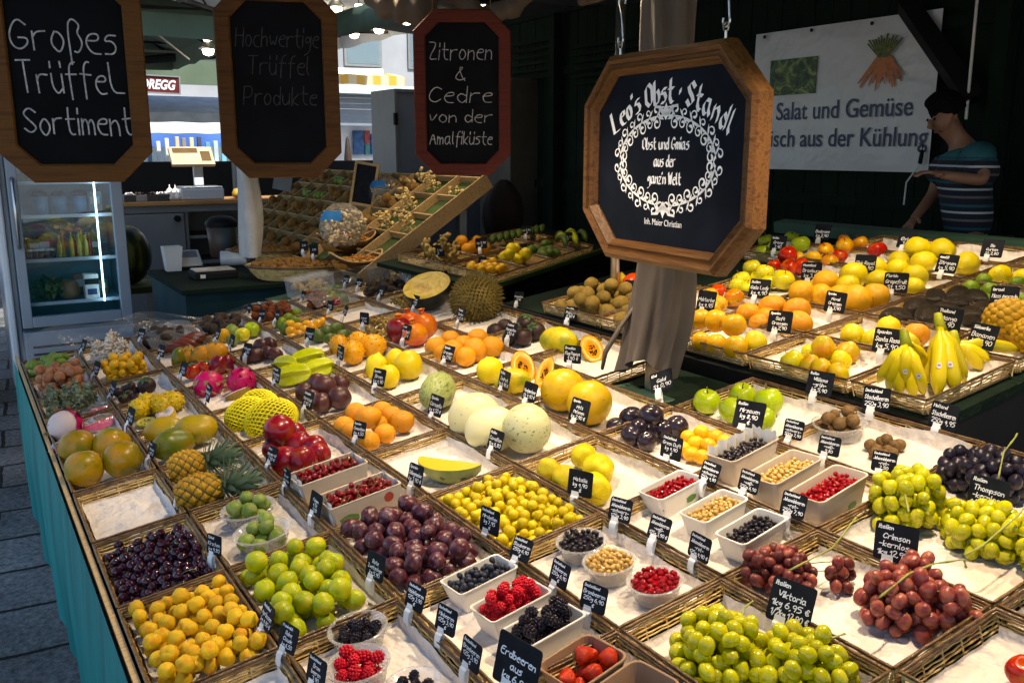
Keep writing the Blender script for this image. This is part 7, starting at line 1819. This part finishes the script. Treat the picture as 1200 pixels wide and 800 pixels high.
hand_of_bananas((1064, 402, .175), [(1030, 446, .05, .05), (1041, 456, .025, .065), (1060, 450, .05, .075), (1082, 460, .025, .06), (1052, 464, .015, .04), (1070, 466, .012, .04), (1090, 436, .02, .02)], .0185, 'banana bunch standing on the left of the front banana tray', (2, 3))
hand_of_bananas((1104, 382, .185), [(1099, 462, .025, .07), (1120, 459, .025, .07), (1130, 446, .02, .03), (1088, 448, .02, .02)], .0228, 'banana bunch with two large stickered bananas facing the camera', (0, 1))
hand_of_bananas((1122, 402, .09), [(1147, 415, .035, .01), (1162, 426, .02, .02), (1192, 410, .03, .025), (1150, 432, .015, .01)], .0200, 'banana bunch lying at the right end of the banana tray')
# ------------------------------------------------------------------ far side counter goods
def fcut(px, py, h): return onft(px, py, h)
r_ = random.Random(21)
def fset(kind, n, x0, x1, y0, y1, r, label, cat, grp, rot=None):
    cm = Matrix.Translation(A_+dx*((x0+x1)/2)+fy*((y0+y1)/2)-fz*.02) @ FTM.to_4x4()
    heap(kind, cm, n, (x1-x0)/2, (y1-y0)/2, r, label, cat, grp, rot=rot, seed=n)
fset('yplum', 15, .15, .52, .06, .28, .026, 'yellow pepper fruit at the front of the side counter', 'pepper', 'yellow peppers on the side counter')
fset('ginger', 16, .15, .5, .36, .58, .035, 'root vegetable in the back row of the side counter', 'root', 'roots on the side counter')
fset('pear_y', 8, .62, .92, .06, .28, .034, 'golden round pear on the side counter', 'pear', 'golden pears on the side counter')
fset('orange', 5, .62, .90, .36, .58, .040, 'orange round fruit in the back row of the side counter', 'fruit', 'orange fruit on the side counter')
fset('feijoa', 9, 1.02, 1.36, .06, .28, .032, 'small green squash on the side counter', 'squash', 'green squashes on the side counter', rot='lie')
for k in range(7):
    b_ = A_+dx*(1.45+.07*k)+fy*(.10+.03*(k % 3))+fz*.03; e_ = b_+dx*.13+fy*.12; md = (b_+e_)/2+fz*.10
    P_ = [(1-f)**2*b_+2*f*(1-f)*md+f*f*e_-b_ for f in [i/9 for i in range(10)]]
    tag(inst('green_banana', banana('green_banana', P_, .022, S['star'] if k % 2 else S['feijoa']), None, b_), 'crooked green plantain on the side counter beside the sign', 'plantain', 'green plantains on the side counter')
for k in range(9):
    b_ = A_+dx*(1.05+.11*k)+fy*.47+fz*.02; e_ = b_+dx*.16+fy*.05; md = (b_+e_)/2+fz*.05
    P_ = [(1-f)**2*b_+2*f*(1-f)*md+f*f*e_-b_ for f in [i/9 for i in range(10)]]
    tag(inst('cucumber', banana('cucumber', P_, .024, S['feijoa']), None, b_), 'dark green cucumber in the back row of the side counter', 'cucumber', 'cucumbers on the side counter')
# ------------------------------------------------------------------ nuts: rack cells, bags, baskets
def rackheap(kind, a, s, n, r, label, cat, grp, seed):
    cm = Matrix.Translation(rackp(a+.5, s+.36, .0)) @ RM.to_4x4()
    heap(kind, cm, n, .12, .055, r, label, cat, grp, seed=seed)
for a in range(2, 9):
    for s_ in range(5):
        if a == 2 and s_ < 1: continue
        green = (s_ == 4 and a == 6) or (s_ == 3 and a in (7, 6))
        kd = 'lime' if green else 'nut'
        rackheap(kd, a, s_, 4 if not green else 3, .032, 'green yellow fruit in the upper compartments of the slanted rack' if green else 'brown rough shelled nut in the slanted rack', 'fruit' if green else 'nut', 'green fruit in the slanted rack' if green else 'brown nuts in the slanted rack', a*10+s_)
for a, s_, n in ((0, 2, 16), (0, 4, 5), (1, 3, 22), (1, 4, 22), (1, 2, 18), (2, 4, 12)):
    rackheap('slice', a, s_, n, .024, 'pale dried slice in the right part of the slanted rack', 'dried slice', 'pale dried slices in the rack', 200+a*10+s_)
def nutbag(px, py, D, sx, sz, kind, label, n, r, seed):
    p = at_D(px, py, D); o = empty('nut_bag', p, label, 'bag')
    g = MB()
    def f(a, c):
        t_ = a*6.283; rr = sx*math.sin(math.pi*min(.97, .10+c*.86))**.55*(1+.06*math.sin(5*t_+c*5)); return (rr*math.cos(t_), rr*.8*math.sin(t_), sz*c)
    g.grid(f, 30, 16); g.build('plastic', M['film'], o, smooth=True)
    g = MB(); g.grid(lambda a, c: (lambda q: (q[0]*1.02, q[1]*1.02, q[2]))(f(.50+.20*a, .62+.22*c)), 10, 6); g.build('label', mat('blue_label', (.02, .16, .42), .4), o, smooth=True)
    r2 = random.Random(seed); cm = Matrix.Translation(p)
    for k in range(n):
        a = r2.random()*6.283; c = r2.random()*.78; t_ = f(a/6.283, c); q = .80+.14*r2.random()
        fruit(kind, p+Vector((t_[0]*q, t_[1]*q, t_[2]*.95+.012)), r, 'pale nut inside the '+('larger' if n > 100 else 'smaller')+' clear bag with blue label', 'nut', 'nuts in the '+('larger' if n > 100 else 'smaller')+' bag')
nutbag(402, 288, 5.55, .145, .26, 'pista', 'large clear bag of pistachios with blue label leaning on the rack', 170, .0125, 5)
nutbag(452, 240, 6.3, .12, .20, 'slice', 'smaller clear bag with blue label on the upper part of the rack', 26, .022, 6)
# small framed board on the rack
p = at_D(427, 216, 6.25); fx = facing(p)
sb = empty('chalkboard', p, 'small wooden framed blackboard standing upright on the nut rack', 'chalkboard', mat3=Matrix((fx, (Vector((0, 0, 1))+RT*.32+Vector((RT.y, -RT.x, 0))*-.25).normalized(), fx.cross(Vector((0, 0, 1))))).transposed())
g = MB()
for lo, hi in (((-.085, -.15, -.01), (-.068, .15, .01)), ((.068, -.15, -.01), (.085, .15, .01)), ((-.068, .132, -.01), (.068, .15, .01)), ((-.068, -.15, -.01), (.068, -.132, .01))): g.box(lo, hi)
g.build('frame', M['pale_wood'], sb); g = MB(); g.box((-.068, -.132, -.006), (.068, .132, .0)); g.build('slate', M['card'], sb)
p = at_D(288, 205, 7.1); g = MB(); fx = facing(p); sb2 = empty('chalkboard', at_D(331, 214, 7.0), 'small grey framed slate leaning at the top left of the nut rack', 'chalkboard', mat3=Matrix((fx, (Vector((0, 0, 1))+RT*.5).normalized(), fx.cross(Vector((0, 0, 1))))).transposed())
g.box((-.07, -.06, -.006), (.07, .06, 0)); g.build('slate', mat('grey_slate', (.16, .17, .19), .5), sb2)
# oval wicker basket with nuts, boat shaped wooden bowls
def basket(px, py, z, rx, ry, h, yaw, label, nuts, n, r, seed, boat=False, mt=None, nl=''):
    p = at_z(px, py, z); Q = Euler((0, 0, yaw)).to_matrix(); o = empty('nut_basket' if not boat else 'wooden_bowl', p, label, 'basket' if not boat else 'bowl', mat3=Q)
    g = MB()
    def ring(f, zz): return [(rx*f*math.cos(t_)*(1 if not boat else 1), ry*f*math.sin(t_), zz+(.055*(abs(math.cos(t_))**3) if boat else 0)) for t_ in [i*2*math.pi/40 for i in range(40)]]
    if not boat:
        for k in range(9):
            f = k/8; rg_ = ring(.72+.28*f**.7, h*f); g.tube([(x*(1+.012*(1 if (i+k) % 2 else -1)), y*(1+.012*(1 if (i+k) % 2 else -1)), zz) for i, (x, y, zz) in enumerate(rg_)]+[rg_[0]], h/15, 5, cap=False)
        g.build('wicker', M['rattan'], o, smooth=True)
        g = MB(); rg_ = ring(1.03, h); g.tube(rg_+[rg_[0]], .008, 6, cap=False); g.build('rim', M['rim'], o, smooth=True)
    else:
        rs = [ring(.5, 0), ring(.8, h*.4), ring(1, h), ring(.95, h), ring(.75, h*.45), ring(.45, .012)]
        vs = [q for r0 in rs for q in r0]; fs = [tuple(range(39, -1, -1))]
        for i in range(len(rs)-1):
            for k in range(40): fs.append((i*40+k, i*40+(k+1) % 40, (i+1)*40+(k+1) % 40, (i+1)*40+k))
        fs.append(tuple(5*40+k for k in range(40))); g.add(vs, fs); g.build('bowl', M['oak_dark'], o, smooth=True)
        g = MB(); rg_ = ring(.975, h+.001); g.tube(rg_+[rg_[0]], .006, 6, cap=False); g.build('rim', M['pale_wood'], o, smooth=True)
    Mx = Matrix.Translation(p) @ Q.to_4x4()
    g = MB(); g.lathe([(.0001, h*.25), (.80, h*.3), (.92, h*.72), (.6, h*.95), (.0001, h*1.05)], 24); me = g.mesh('nut_mass', S[nuts], True)
    ms_ = inst('nut_mass', me); ms_.matrix_world = Mx @ Matrix.Diagonal((rx*.95, ry*.95, 1.22, 1)); tag(ms_, 'mass of nuts filling the '+nl, 'nuts', kind='stuff')
    r2 = random.Random(seed)
    for k in range(n):
        a = r2.random()*6.283; q = r2.random()**.5*.93; zz = h*(1.30-.32*q*q)
        fruit(nuts, Mx @ Vector((rx*q*math.cos(a)*.95, ry*q*math.sin(a)*.95, zz)), r*r2.uniform(.85, 1.15), 'nut on top of the '+nl, 'nut', 'nuts on the '+nl)
basket(346, 326, TZ, .29, .19, .085, R(-32), 'oval wicker basket of walnuts standing behind the film', 'nut', 120, .017, 7, nl='oval basket behind the film')
basket(308, 306, TZ+.02, .24, .14, .08, R(-30), 'darker oval basket of nuts partly behind the white wrapped post', 'nut', 70, .016, 8, nl='dark basket by the white post')
basket(407, 298, TZ+.13, .20, .11, .085, R(2), 'boat shaped wooden bowl heaped with almonds below the pistachio bag', 'almond', 130, .011, 9, boat=True, nl='boat shaped almond bowl')
basket(455, 292, TZ+.12, .17, .10, .08, R(8), 'second boat shaped wooden bowl right of the almond bowl', 'almond', 90, .011, 10, boat=True, nl='second boat shaped bowl')
basket(418, 319, TZ+.07, .17, .10, .07, R(4), 'low bowl of hazelnuts at the end of the oval basket', 'almond', 90, .011, 11, boat=True, nl='low hazelnut bowl')
g = MB(); q = at_z(440, 320, TZ); g.box((q.x-.38, q.y-.22, TZ+.001), (q.x+.42, q.y+.25, TZ+.06)); tag(g.build('low_riser', M['darkwood'], bevel=.005), 'low dark riser under the boat shaped nut bowls', 'riser')
# clear plastic sheet standing along the far end of the counter
g = MB()
def film(a, c):
    u = .10+1.80*a; b_ = L(u, 4.84+.03*math.sin(a*7), -.04); rise = (.085+.05*math.sin(a*math.pi*2.2+.5)+.02*math.sin(a*23))*c
    return tuple(b_+N*rise+V*(.06*c*c+.012*math.sin(a*31+c*5))-V*(.10*max(0, c-.6)))
g.grid(film, 90, 12); tag(g.build('plastic_film', M['film'], smooth=True), 'crinkled clear plastic film standing along the far end of the counter', 'film')
for k, (u0, u1, v0, v1) in enumerate(((.60, .86, 4.30, 4.78), (1.42, 1.70, 4.36, 4.78))):
    g = MB(); r2 = random.Random(k)
    g.grid(lambda a, c: tuple(L(u0+(u1-u0)*a, v0+(v1-v0)*c, .012+.018*math.sin(a*8+c*5)*math.sin(c*9+a*2)+.02*math.sin(c*3.1))), 30, 30)
    tag(g.build('plastic_film', M['film'], smooth=True), ('crinkled clear film over the dark dried pods' if k == 0 else 'crinkled clear film over the empty far tray'), 'film')
for k, (u, v, lx, ly, h) in enumerate(((1.62, 5.02, .24, .16, .10), (2.02, 4.90, .22, .16, .11), (2.12, 4.55, .2, .15, .09))):
    p = L(u, v, -.05); o = empty('clear_box', p, 'clear plastic box of dried goods %s of the row behind the pumpkin' % ['left one', 'middle one', 'right one'][k], 'box', 'clear boxes behind the pumpkin', mat3=ROT)
    g = MB(); g.box((-lx/2, -ly/2, 0), (lx/2, ly/2, h)); g.build('box', M['clear'], o); g = MB(); g.box((-lx/2-.004, -ly/2-.004, h+.001), (lx/2+.004, ly/2+.004, h+.012)); g.build('lid', M['film'], o)
    g = MB(); r2 = random.Random(k)
    for i in range(26): g.lathe([(.0001, -.022), (.02, -.008), (.018, .012), (.0001, .022)], 7, (r2.uniform(-lx*.42, lx*.42), r2.uniform(-ly*.4, ly*.4), .022+.04*r2.random()))
    s_ = g.build('dried_goods', S['slice'], o, smooth=True); s_['kind'] = 'stuff'
if V1:
    g = MB(); corner_box(g, 1.40, 2.30, 4.99, 5.22, -.085, -.057); child(g.build('end_shelf', M['green_paint']), cnt)

# ================================================================== PRICE CARDS
_cards = {}
def card_mesh(wd, ht):
    k = (round(wd, 3), round(ht, 3))
    if k in _cards: return _cards[k]
    g = MB(); c = .006; pts = []
    for sx, sy, a0 in ((1, 1, 0), (-1, 1, 90), (-1, -1, 180), (1, -1, 270)):
        for i in range(4): a = R(a0+i*30); pts.append((sx*(wd/2-c)+c*math.cos(a), sy*(ht/2-c)+c*math.sin(a)))
    n = len(pts); g.add([(x, y, -.0008) for x, y in pts]+[(x, y, .0008) for x, y in pts], [tuple(range(n-1, -1, -1)), tuple(range(n, 2*n))]+[(i, (i+1) % n, n+(i+1) % n, n+i) for i in range(n)])
    me = g.mesh('card', M['card'])
    g = MB(); cw = min(.022, wd*.3)
    g.grid(lambda a, q: (-wd*.16+cw*(a-.5), -ht*.34-.040*q, .0022+(.004*math.sin(q*3.1) if q > .3 else 0)), 1, 8)
    g.grid(lambda a, q: (-wd*.16+cw*(a-.5), -ht*.5-.003-.036*q, -.0030-.003*q), 1, 4)
    g.box((-wd*.16-cw/2, -ht*.5-.004, -.003), (-wd*.16+cw/2, -ht*.5+.003, .0030))
    clip = g.mesh('clip', M['clip'])
    _cards[k] = (me, clip); return _cards[k]
TAGN = [0]
def price(px, py, wd, lines, where, w=.036, ht=None, yaw=None, lean=None, up=False, roll=0.0, pos=None, right=None):
    k_ = .90 if py > 500 else 1.14; wd *= k_; ht = ht*k_ if ht else wd*.86
    rr = random.Random(int(px*7+py*13))
    p = pos if pos is not None else on(px, py, w)
    ln_ = R(24+rr.gauss(0, 4)) if lean is None else lean
    yw = rr.gauss(.16, .10) if yaw is None else yaw
    x = (-V+U*yw).normalized(); y0 = (N*math.cos(ln_)+U*math.sin(ln_)); z = x.cross(y0).normalized(); y = z.cross(x)
    if roll: x, y = x*math.cos(roll)+y*math.sin(roll), y*math.cos(roll)-x*math.sin(roll)
    Q = Matrix((x, y, z)).transposed()
    txt = ' '.join(lines[:2]).replace('  ', ' ')
    words = [w_ for w_ in lines[0].replace('-', ' ').split()+(lines[1].replace('-', ' ').split() if len(lines) > 2 else [])][:3]
    o = empty('price_card', p, 'black price card%s %s' % (' lettered '+' '.join(words) if words else '', where), 'price card', 'black price cards', mat3=Q)
    me, clip = card_mesh(wd, ht)
    cd_ = inst('card', me, o); inst('clip', clip, o)
    g = MB(); n = len(lines); hgt = ht*.94/max(3.4, n+.4)
    rgx = random.Random(int(px+py))
    for i, l_ in enumerate(lines):
        yy = ht*.5-hgt*(i+.98)
        big = i == n-1
        text_line(g, l_, (-.0 if not big else wd*.02), yy, hgt*(.66 if i else .46), wd*(.022 if i else .017), maxw=wd*(.86 if i else .55), rg=rgx, slant=.15, cond=.85) if i else text_line(g, l_, -wd*.42, yy+hgt*.15, hgt*.46, wd*.022, align='l', maxw=wd*.6, rg=rgx, slant=.15, cond=.85)
    if wd > .03: g.build('lettering', M['chalk'], cd_, (0, 0, .0012))
G = ['Deutschland', 'Italien', 'Spanien', 'Frankreich', 'T\u00fcrkei']
PR = [
(313, 722, .066, ['Deutschland', 'Aprikosen', 'kg 4,90 \u20ac'], 'at the right edge of the apricot tray'),
(338, 747, .066, ['Frankreich', 'Reine', 'Claude', 'kg 6,50'], 'standing just below the apricot card'),
(371, 786, .066, ['Deutschland', 'Brom', 'beeren', '3,90'], 'at the bottom edge left of the raspberry bowl'),
(251, 638, .062, ['T\u00fcrkei', 'Kirschen', 'kg 9,80'], 'at the right edge of the black cherries'),
(213, 572, .060, ['Costa Rica', 'Ananas', '3,90 \u20ac'], 'left of the front pineapple'),
(178, 527, .060, ['Peru', 'Mango', '4,90 \u20ac'], 'between the orange green mangoes and the dark green one'),
(153, 487, .060, ['', 'Pitaya', '5,90 \u20ac'], 'right of the opened dragon fruit'),
(132, 455, .060, ['', 'Pitahaya', '2,90 \u20ac'], 'right of the lychees'),
(113, 431, .058, ['', 'Litschi', '7,90 \u20ac'], 'left of the small yellow round fruit'),
(98, 404, .055, ['', 'Pilze', '3,90'], 'right of the small green fruit in the far corner'),
(370, 590, .074, ['', 'Feigen', '4 St', '2,50'], 'before the front carton of sour cherries'),
(319, 533, .062, ['Peru', 'Mango rot', '3,90 \u20ac'], 'leaning on the dark red mangoes'),
(336, 558, .056, ['Polen', 'Sauer', 'kirschen'], 'left of the back sour cherry carton'),
(189, 411, .056, ['', 'Bananen', '4,90'], 'left of the brown red bananas'),
(215, 432, .058, ['', 'Kaki', '1,90 \u20ac'], 'left of the persimmons'),
(244, 460, .064, ['Vietnam', 'Drachenfrucht', '6,90'], 'leaning on the pink dragon fruits'),
(166, 391, .052, ['', 'Datteln', '8,90'], 'behind the ragged white mushrooms'),
(255, 391, .052, ['', 'Limette', '0,80'], 'behind the brown red bananas'),
(272, 399, .054, ['', 'Feige', '0,90'], 'right of the brown red bananas'),
(290, 409, .054, ['', 'Pflaume', '4,50'], 'left of the dark oval plums'),
(324, 439, .060, ['Malaysia', 'Karambole', '2,50 \u20ac'], 'left of the star fruits'),
(361, 468, .062, ['Kolumbien', 'Maracuja', '0,90 \u20ac'], 'left of the dark passion fruit'),
(363, 391, .056, ['', 'Kumquat', '7,90'], 'between the kumquats and the feijoas'),
(399, 413, .060, ['Israel', 'Kiwano', '2,90 \u20ac'], 'leaning on the horned melons'),
(444, 442, .064, ['Spanien', 'Birnen', 'kg 4,90'], 'leaning on the round yellow pears'),
(387, 358, .050, ['', 'Mango', '2,90'], 'left of the green and red fruit in the far row'),
(405, 364, .050, ['', 'Papaya', '3,90'], 'right of the green and red fruit in the far row'),
(427, 373, .056, ['', 'Ingwer', '6,90'], 'left of the curled ginger roots'),
(447, 341, .056, ['', 'Nuss', '8,90'], 'before the yellowish ginger in the far row'),
(480, 322, .050, ['', 'K\u00fcrbis', '5,90'], 'behind the halved black pumpkin'),
(460, 311, .050, ['', 'Mandeln', '9,90'], 'right of the low hazelnut bowl'),
(406, 327, .048, ['', 'Datteln', '7,90'], 'beside the end of the plastic film'),
(421, 331, .048, ['', 'Aprikose', '8,90'], 'right of the one by the film end'),
(487, 353, .060, ['', 'Dunkler', 'K\u00fcrbis', '4,90'], 'before the halved black pumpkin'),
(476, 389, .064, ['Israel', 'Granatapfel', '2,90 \u20ac'], 'leaning on the pomegranates'),
(540, 369, .064, ['Thailand', 'Durian', 'kg 12,90'], 'before the spiky durian'),
(525, 414, .064, ['Spanien', 'Orangen', 'kg 3,90'], 'leaning on the ripe oranges'),
(511, 475, .068, ['Spanien', 'Carosello', 'kg 4,50 \u20ac'], 'leaning on the striped green melon'),
(565, 306, .056, ['', 'Chili', '3,90'], 'at the left front corner of the side counter'),
(608, 348, .052, ['', 'Mangostan', '9,90'], 'right of the durian in the dark gap'),
(599, 387, .064, ['Thailand', 'Mangostan', '1,50 \u20ac'], 'leaning on the purple mangosteens'),
(591, 445, .066, ['Italien', 'Zedrat', 'kg 6,90 \u20ac'], 'right of the round yellow citrus'),
(621, 459, .062, ['', 'Honigmelone', 'St 4,90 \u20ac'], 'left of the round yellow melons'),
(669, 367, .060, ['Brasilien', 'Papaya', '5,90 \u20ac'], 'behind the whole papaya'),
(671, 415, .066, ['Brasilien', 'Flug Papaya', '1,90 \u20ac'], 'leaning on the whole papaya'),
(679, 481, .072, ['Spanien', 'Netz', 'Melonen', 'kg 2,90 \u20ac'], 'leaning on the round yellow melons'),
(581, 515, .072, ['Italien', 'Cavaillon', '1kg 6,80'], 'before the cream melons'),
(421, 503, .066, ['Spanien', 'Clementinen', 'kg 4,50'], 'leaning on the clementines'),
(487, 556, .072, ['Spanien', 'Schlangenmelone', 'kg 3,90 \u20ac'], 'left of the cut melon wedge'),
(574, 610, .076, ['Deutschland', 'Mirabellen', 'kg 7,95', '\u20ac'], 'leaning on the mirabelles'),
(680, 566, .082, ['', 'Natalia', 'kg 4,90', '\u20ac'], 'leaning on the quinces'),
(787, 524, .080, ['Deutschland', 'Green Duft', 'kg 4,90', '\u20ac'], 'between the black and yellow plums'),
(878, 486, .080, ['Italien', 'Mirsauen', 'kg 8,90', '\u20ac'], 'leaning on the green apples'),
(930, 503, .066, ['Deutschland', 'Johannisbeeren', '-schwarz-', '500g 7,90'], 'behind the large carton of black currants'),
(972, 522, .064, ['Deutschland', 'Johannisbeeren', '-wei\u00df-', '9,80'], 'behind the large carton of pale currants'),
(1036, 541, .064, ['Deutschland', 'Johannisbeeren', '-rot-', '7,50'], 'behind the large carton of red currants'),
(832, 553, .066, ['Deutschland', 'Johannisbeeren', '-schwarz-', '250g 4,90'], 'before the large carton of black currants'),
(878, 564, .066, ['Deutschland', 'Johannisbeeren', '-wei\u00df-', '250g 6,90'], 'before the large carton of pale currants'),
(930, 591, .068, ['Deutschland', 'Johannisbeeren', '-rot-', '250g 7,90'], 'before the large carton of red currants'),
(727, 597, .068, ['Deutschland', 'Johannisbeeren', '-schwarz-', '125g 3,90'], 'left of the small carton of red currants'),
(773, 618, .066, ['Deutschland', 'Johannisbeeren', '-wei\u00df-', '125g 3,90 \u20ac'], 'left of the small carton of pale currants'),
(820, 641, .068, ['Deutschland', 'Johannisbeeren', '-rot-', '125g 4,90 \u20ac'], 'left of the small carton of black currants'),
(611, 643, .064, ['Deutschland', 'Blaubeeren', '250g 6,90', '\u20ac'], 'between the mirabelles and the black currant bowl'),
(656, 672, .066, ['Deutschland', 'Himbeeren', '250g 6,90', '\u20ac'], 'left of the pale currant bowl'),
(696, 700, .068, ['Deutschland', 'Brombeeren', '250g 6,90', '\u20ac'], 'left of the red currant bowl'),
(487, 699, .066, ['Deutschland', 'Heidelbeeren', '125g 3,90', '\u20ac'], 'left of the blueberry carton'),
(523, 726, .066, ['Deutschland', 'Himbeeren', '125g 3,90', '\u20ac'], 'left of the raspberry carton'),
(552, 766, .068, ['Deutschland', 'Brombeeren', '125g 3,90', '\u20ac'], 'left of the blackberry carton'),
(440, 663, .074, ['', 'Rote', 'Zwetschge', 'kg 5,90'], 'at the left corner of the purple plums'),
(606, 779, .112, ['', 'Erdbeeren', 'aus', 'kg 6,90'], 'large and close before the strawberries'),
(927, 707, .096, ['Italien', 'Viktoria', '1kg 6,95 \u20ac', '1/2kg 17,90 \u20ac'], 'leaning on the dark red grapes'),
(1050, 636, .092, ['Italien', 'Crimson', '-kernlos-', '1kg 12,95 \u20ac'], 'before the left white grapes'),
(1158, 580, .092, ['Italien', 'Thompson', '-kernlos-', '1/2kg 6,95'], 'leaning on the black grapes'),
(961, 449, .074, ['Italien', 'Williams', '-gr\u00fcn-', 'kg 5,90'], 'before the pears of the upper tier'),
(1027, 467, .066, ['Deutschland', 'Stachelbeeren', '250g 3,90'], 'before the left banana bunch'),
(1106, 487, .068, ['Holland', 'Stachelbeeren', '250g 4,95'], 'below the corner of the banana tray'),
]
for k_, (x, y, wd, ln_, wh) in enumerate(PR):
    kw = {}
    if ln_[1] == 'Erdbeeren': kw = dict(w=.06, ht=.10, roll=R(-4))
    if x in (927, 1050, 1158): kw = dict(ht=wd*.92, w=.042)
    price(x, y, wd, ln_, wh, **kw)
PU = [(912, 285, ['Italien', 'Grany', '3,90'], 'left of the bright green apples'), (964, 272, ['', 'Bodensee', 'kg 2,90'], 'topmost behind the bright green apples'), (951, 318, ['Neuseeland', 'Braeburn', 'kg 3,90'], 'leaning on the red apples'),
(890, 338, ['Italien', 'Gala Lady', 'kg 4,90'], 'before the pale yellow apples'), (828, 352, ['', 'Nektarine', 'kg 4,95'], 'at the left beside the draped post and nectarines'), (979, 354, ['Spanien', 'Navel', 'Orangen', 'kg 3,90'], 'leaning on the large oranges'),
(914, 377, ['Spanien', 'Saft', 'Orangen', 'kg 2,90'], 'leaning on the soft oranges'), (1063, 281, ['', 'Elstar', '3,50'], 'on the empty back tray above the lemons'), (1110, 309, ['Amalfi', 'Zitronen', 'kg 5,90'], 'leaning on the large lemons'),
(1050, 331, ['Florida', 'Grapefruit', 'St 1,50'], 'leaning on the grapefruits'), (1163, 291, ['', 'Bio', 'Gurken', 'St 2,80'], 'at the right of the back row before the empty tray'), (1177, 348, ['Israel', 'Hass Avocado', 'St 1,90'], 'leaning on the limes'),
(1112, 374, ['Thailand', 'Mango', '5,90'], 'behind the tall banana bunch'), (1040, 399, ['Spanien', 'Santa Rosa', 'kg 5,90'], 'leaning on the yellow mangoes'), (1152, 394, ['S\u00fcdamerika', 'Bananen', 'kg 3,90'], 'behind the lying bananas'), (1014, 309, ['', 'Pink Royal', 'kg 3,90'], 'leaning on the red yellow apples'),
(740, 338, ['', 'Tomaten', 'kg 3,90'], 'leaning on the tomatoes')]
for x, y, ln_, wh in PU: price(x, y, .078 if x != 740 else .07, ln_, wh, w=UT+.05)
# the tilted card at the foot of the post
price(775, 446, .072, ['Kiwi', 'Gold', 'St 0,90'], 'tipped back on the foot of the draped post', w=.02, roll=R(28), lean=R(40))
# cards on the side counter and the rack
for k, (x, y, s_) in enumerate(((611, 292, 'on the golden pears of the side counter'), (617, 270, 'in the back row of the side counter'), (665, 278, 'before the plantains of the side counter'), (564, 285, 'at the far left end of the side counter'), (513, 294, 'behind the side counter left end below the rack'))):
    price(x, y, .066, ['', 'kg 3,90', '\u20ac'], s_, pos=onft(x, y, .06), lean=R(15), yaw=.9)
for k, (x, y, D, s_) in enumerate(((486, 214, 7.3, 'on the top edge of the rack, left one'), (519, 217, 7.0, 'on the top edge of the rack, middle one'), (555, 220, 6.7, 'on the top edge of the rack, right one'), (483, 241, 6.4, 'between the middle slices of the rack'), (525, 246, 6.2, 'on the right board of the rack, upper one'), (484, 271, 5.9, 'on the right board of the rack, lower one'), (356, 288, 5.7, 'behind the oval walnut basket, left one'), (368, 293, 5.6, 'behind the oval walnut basket, right one'))):
    price(x, y, .062, ['', '2,90'], s_, pos=at_D(x, y, D-.02), lean=R(10), yaw=.5)
for k, (x, y) in enumerate(((355, 346), (325, 369), (307, 368), (292, 361))):
    price(x, y, .05, ['', 'kg 8,90'], 'in the row along the plastic film, %s from the right' % ORD[k])

# ------------------------------------------------------------------ lamps hanging over the display
def display_lamp(x, y, z, pw, size, label):
    o = empty('display_lamp', (x, y, z), label, 'lamp', 'warm lamps over the fruit')
    g = MB(); g.lathe([(.02, .16), (.05, .13), (.12, .03), (.15, .0), (.145, .0), (.11, .03), (.04, .12), (.0001, .13)], 20); g.build('shade', M['black'], o, smooth=True)
    g = MB(); g.lathe([(.0001, .012), (.035, .03), (.045, .06), (.03, .10), (.0001, .11)], 14); g.build('bulb', M['lamp_glow'], o, smooth=True)
    g = MB(); g.tube([(0, 0, .15), (0, 0, 2.72-z)], .006, 5); g.build('cord', M['black'], o)
    ld = bpy.data.lights.new('display_lamp', 'SPOT'); ld.energy = pw; ld.color = (1, .78, .52); ld.spot_size = R(100); ld.spot_blend = .6; ld.shadow_soft_size = size
    lo = bpy.data.objects.new('lamp_light', ld); COL.objects.link(lo); lo.parent = o; lo.location = (0, 0, -.02); return o
for k, (x, y, pw) in enumerate(((1.5, .95, 1.25), (1.0, 2.15, 1.0), (1.95, 2.5, 1.15), (2.35, 1.15, .8), (3.15, 2.15, 1.0), (1.6, 3.75, .8), (2.9, 5.0, .4), (2.0, 4.75, .55))):
    display_lamp(x, y, 2.38 if y < 3.2 else 2.52, LAMP_W*pw, .035, 'black shaded warm lamp hanging under the canopy, %s of the row above the trays' % ORD[min(9, k)] if k < 6 else 'black shaded warm lamp hanging above the side counter')
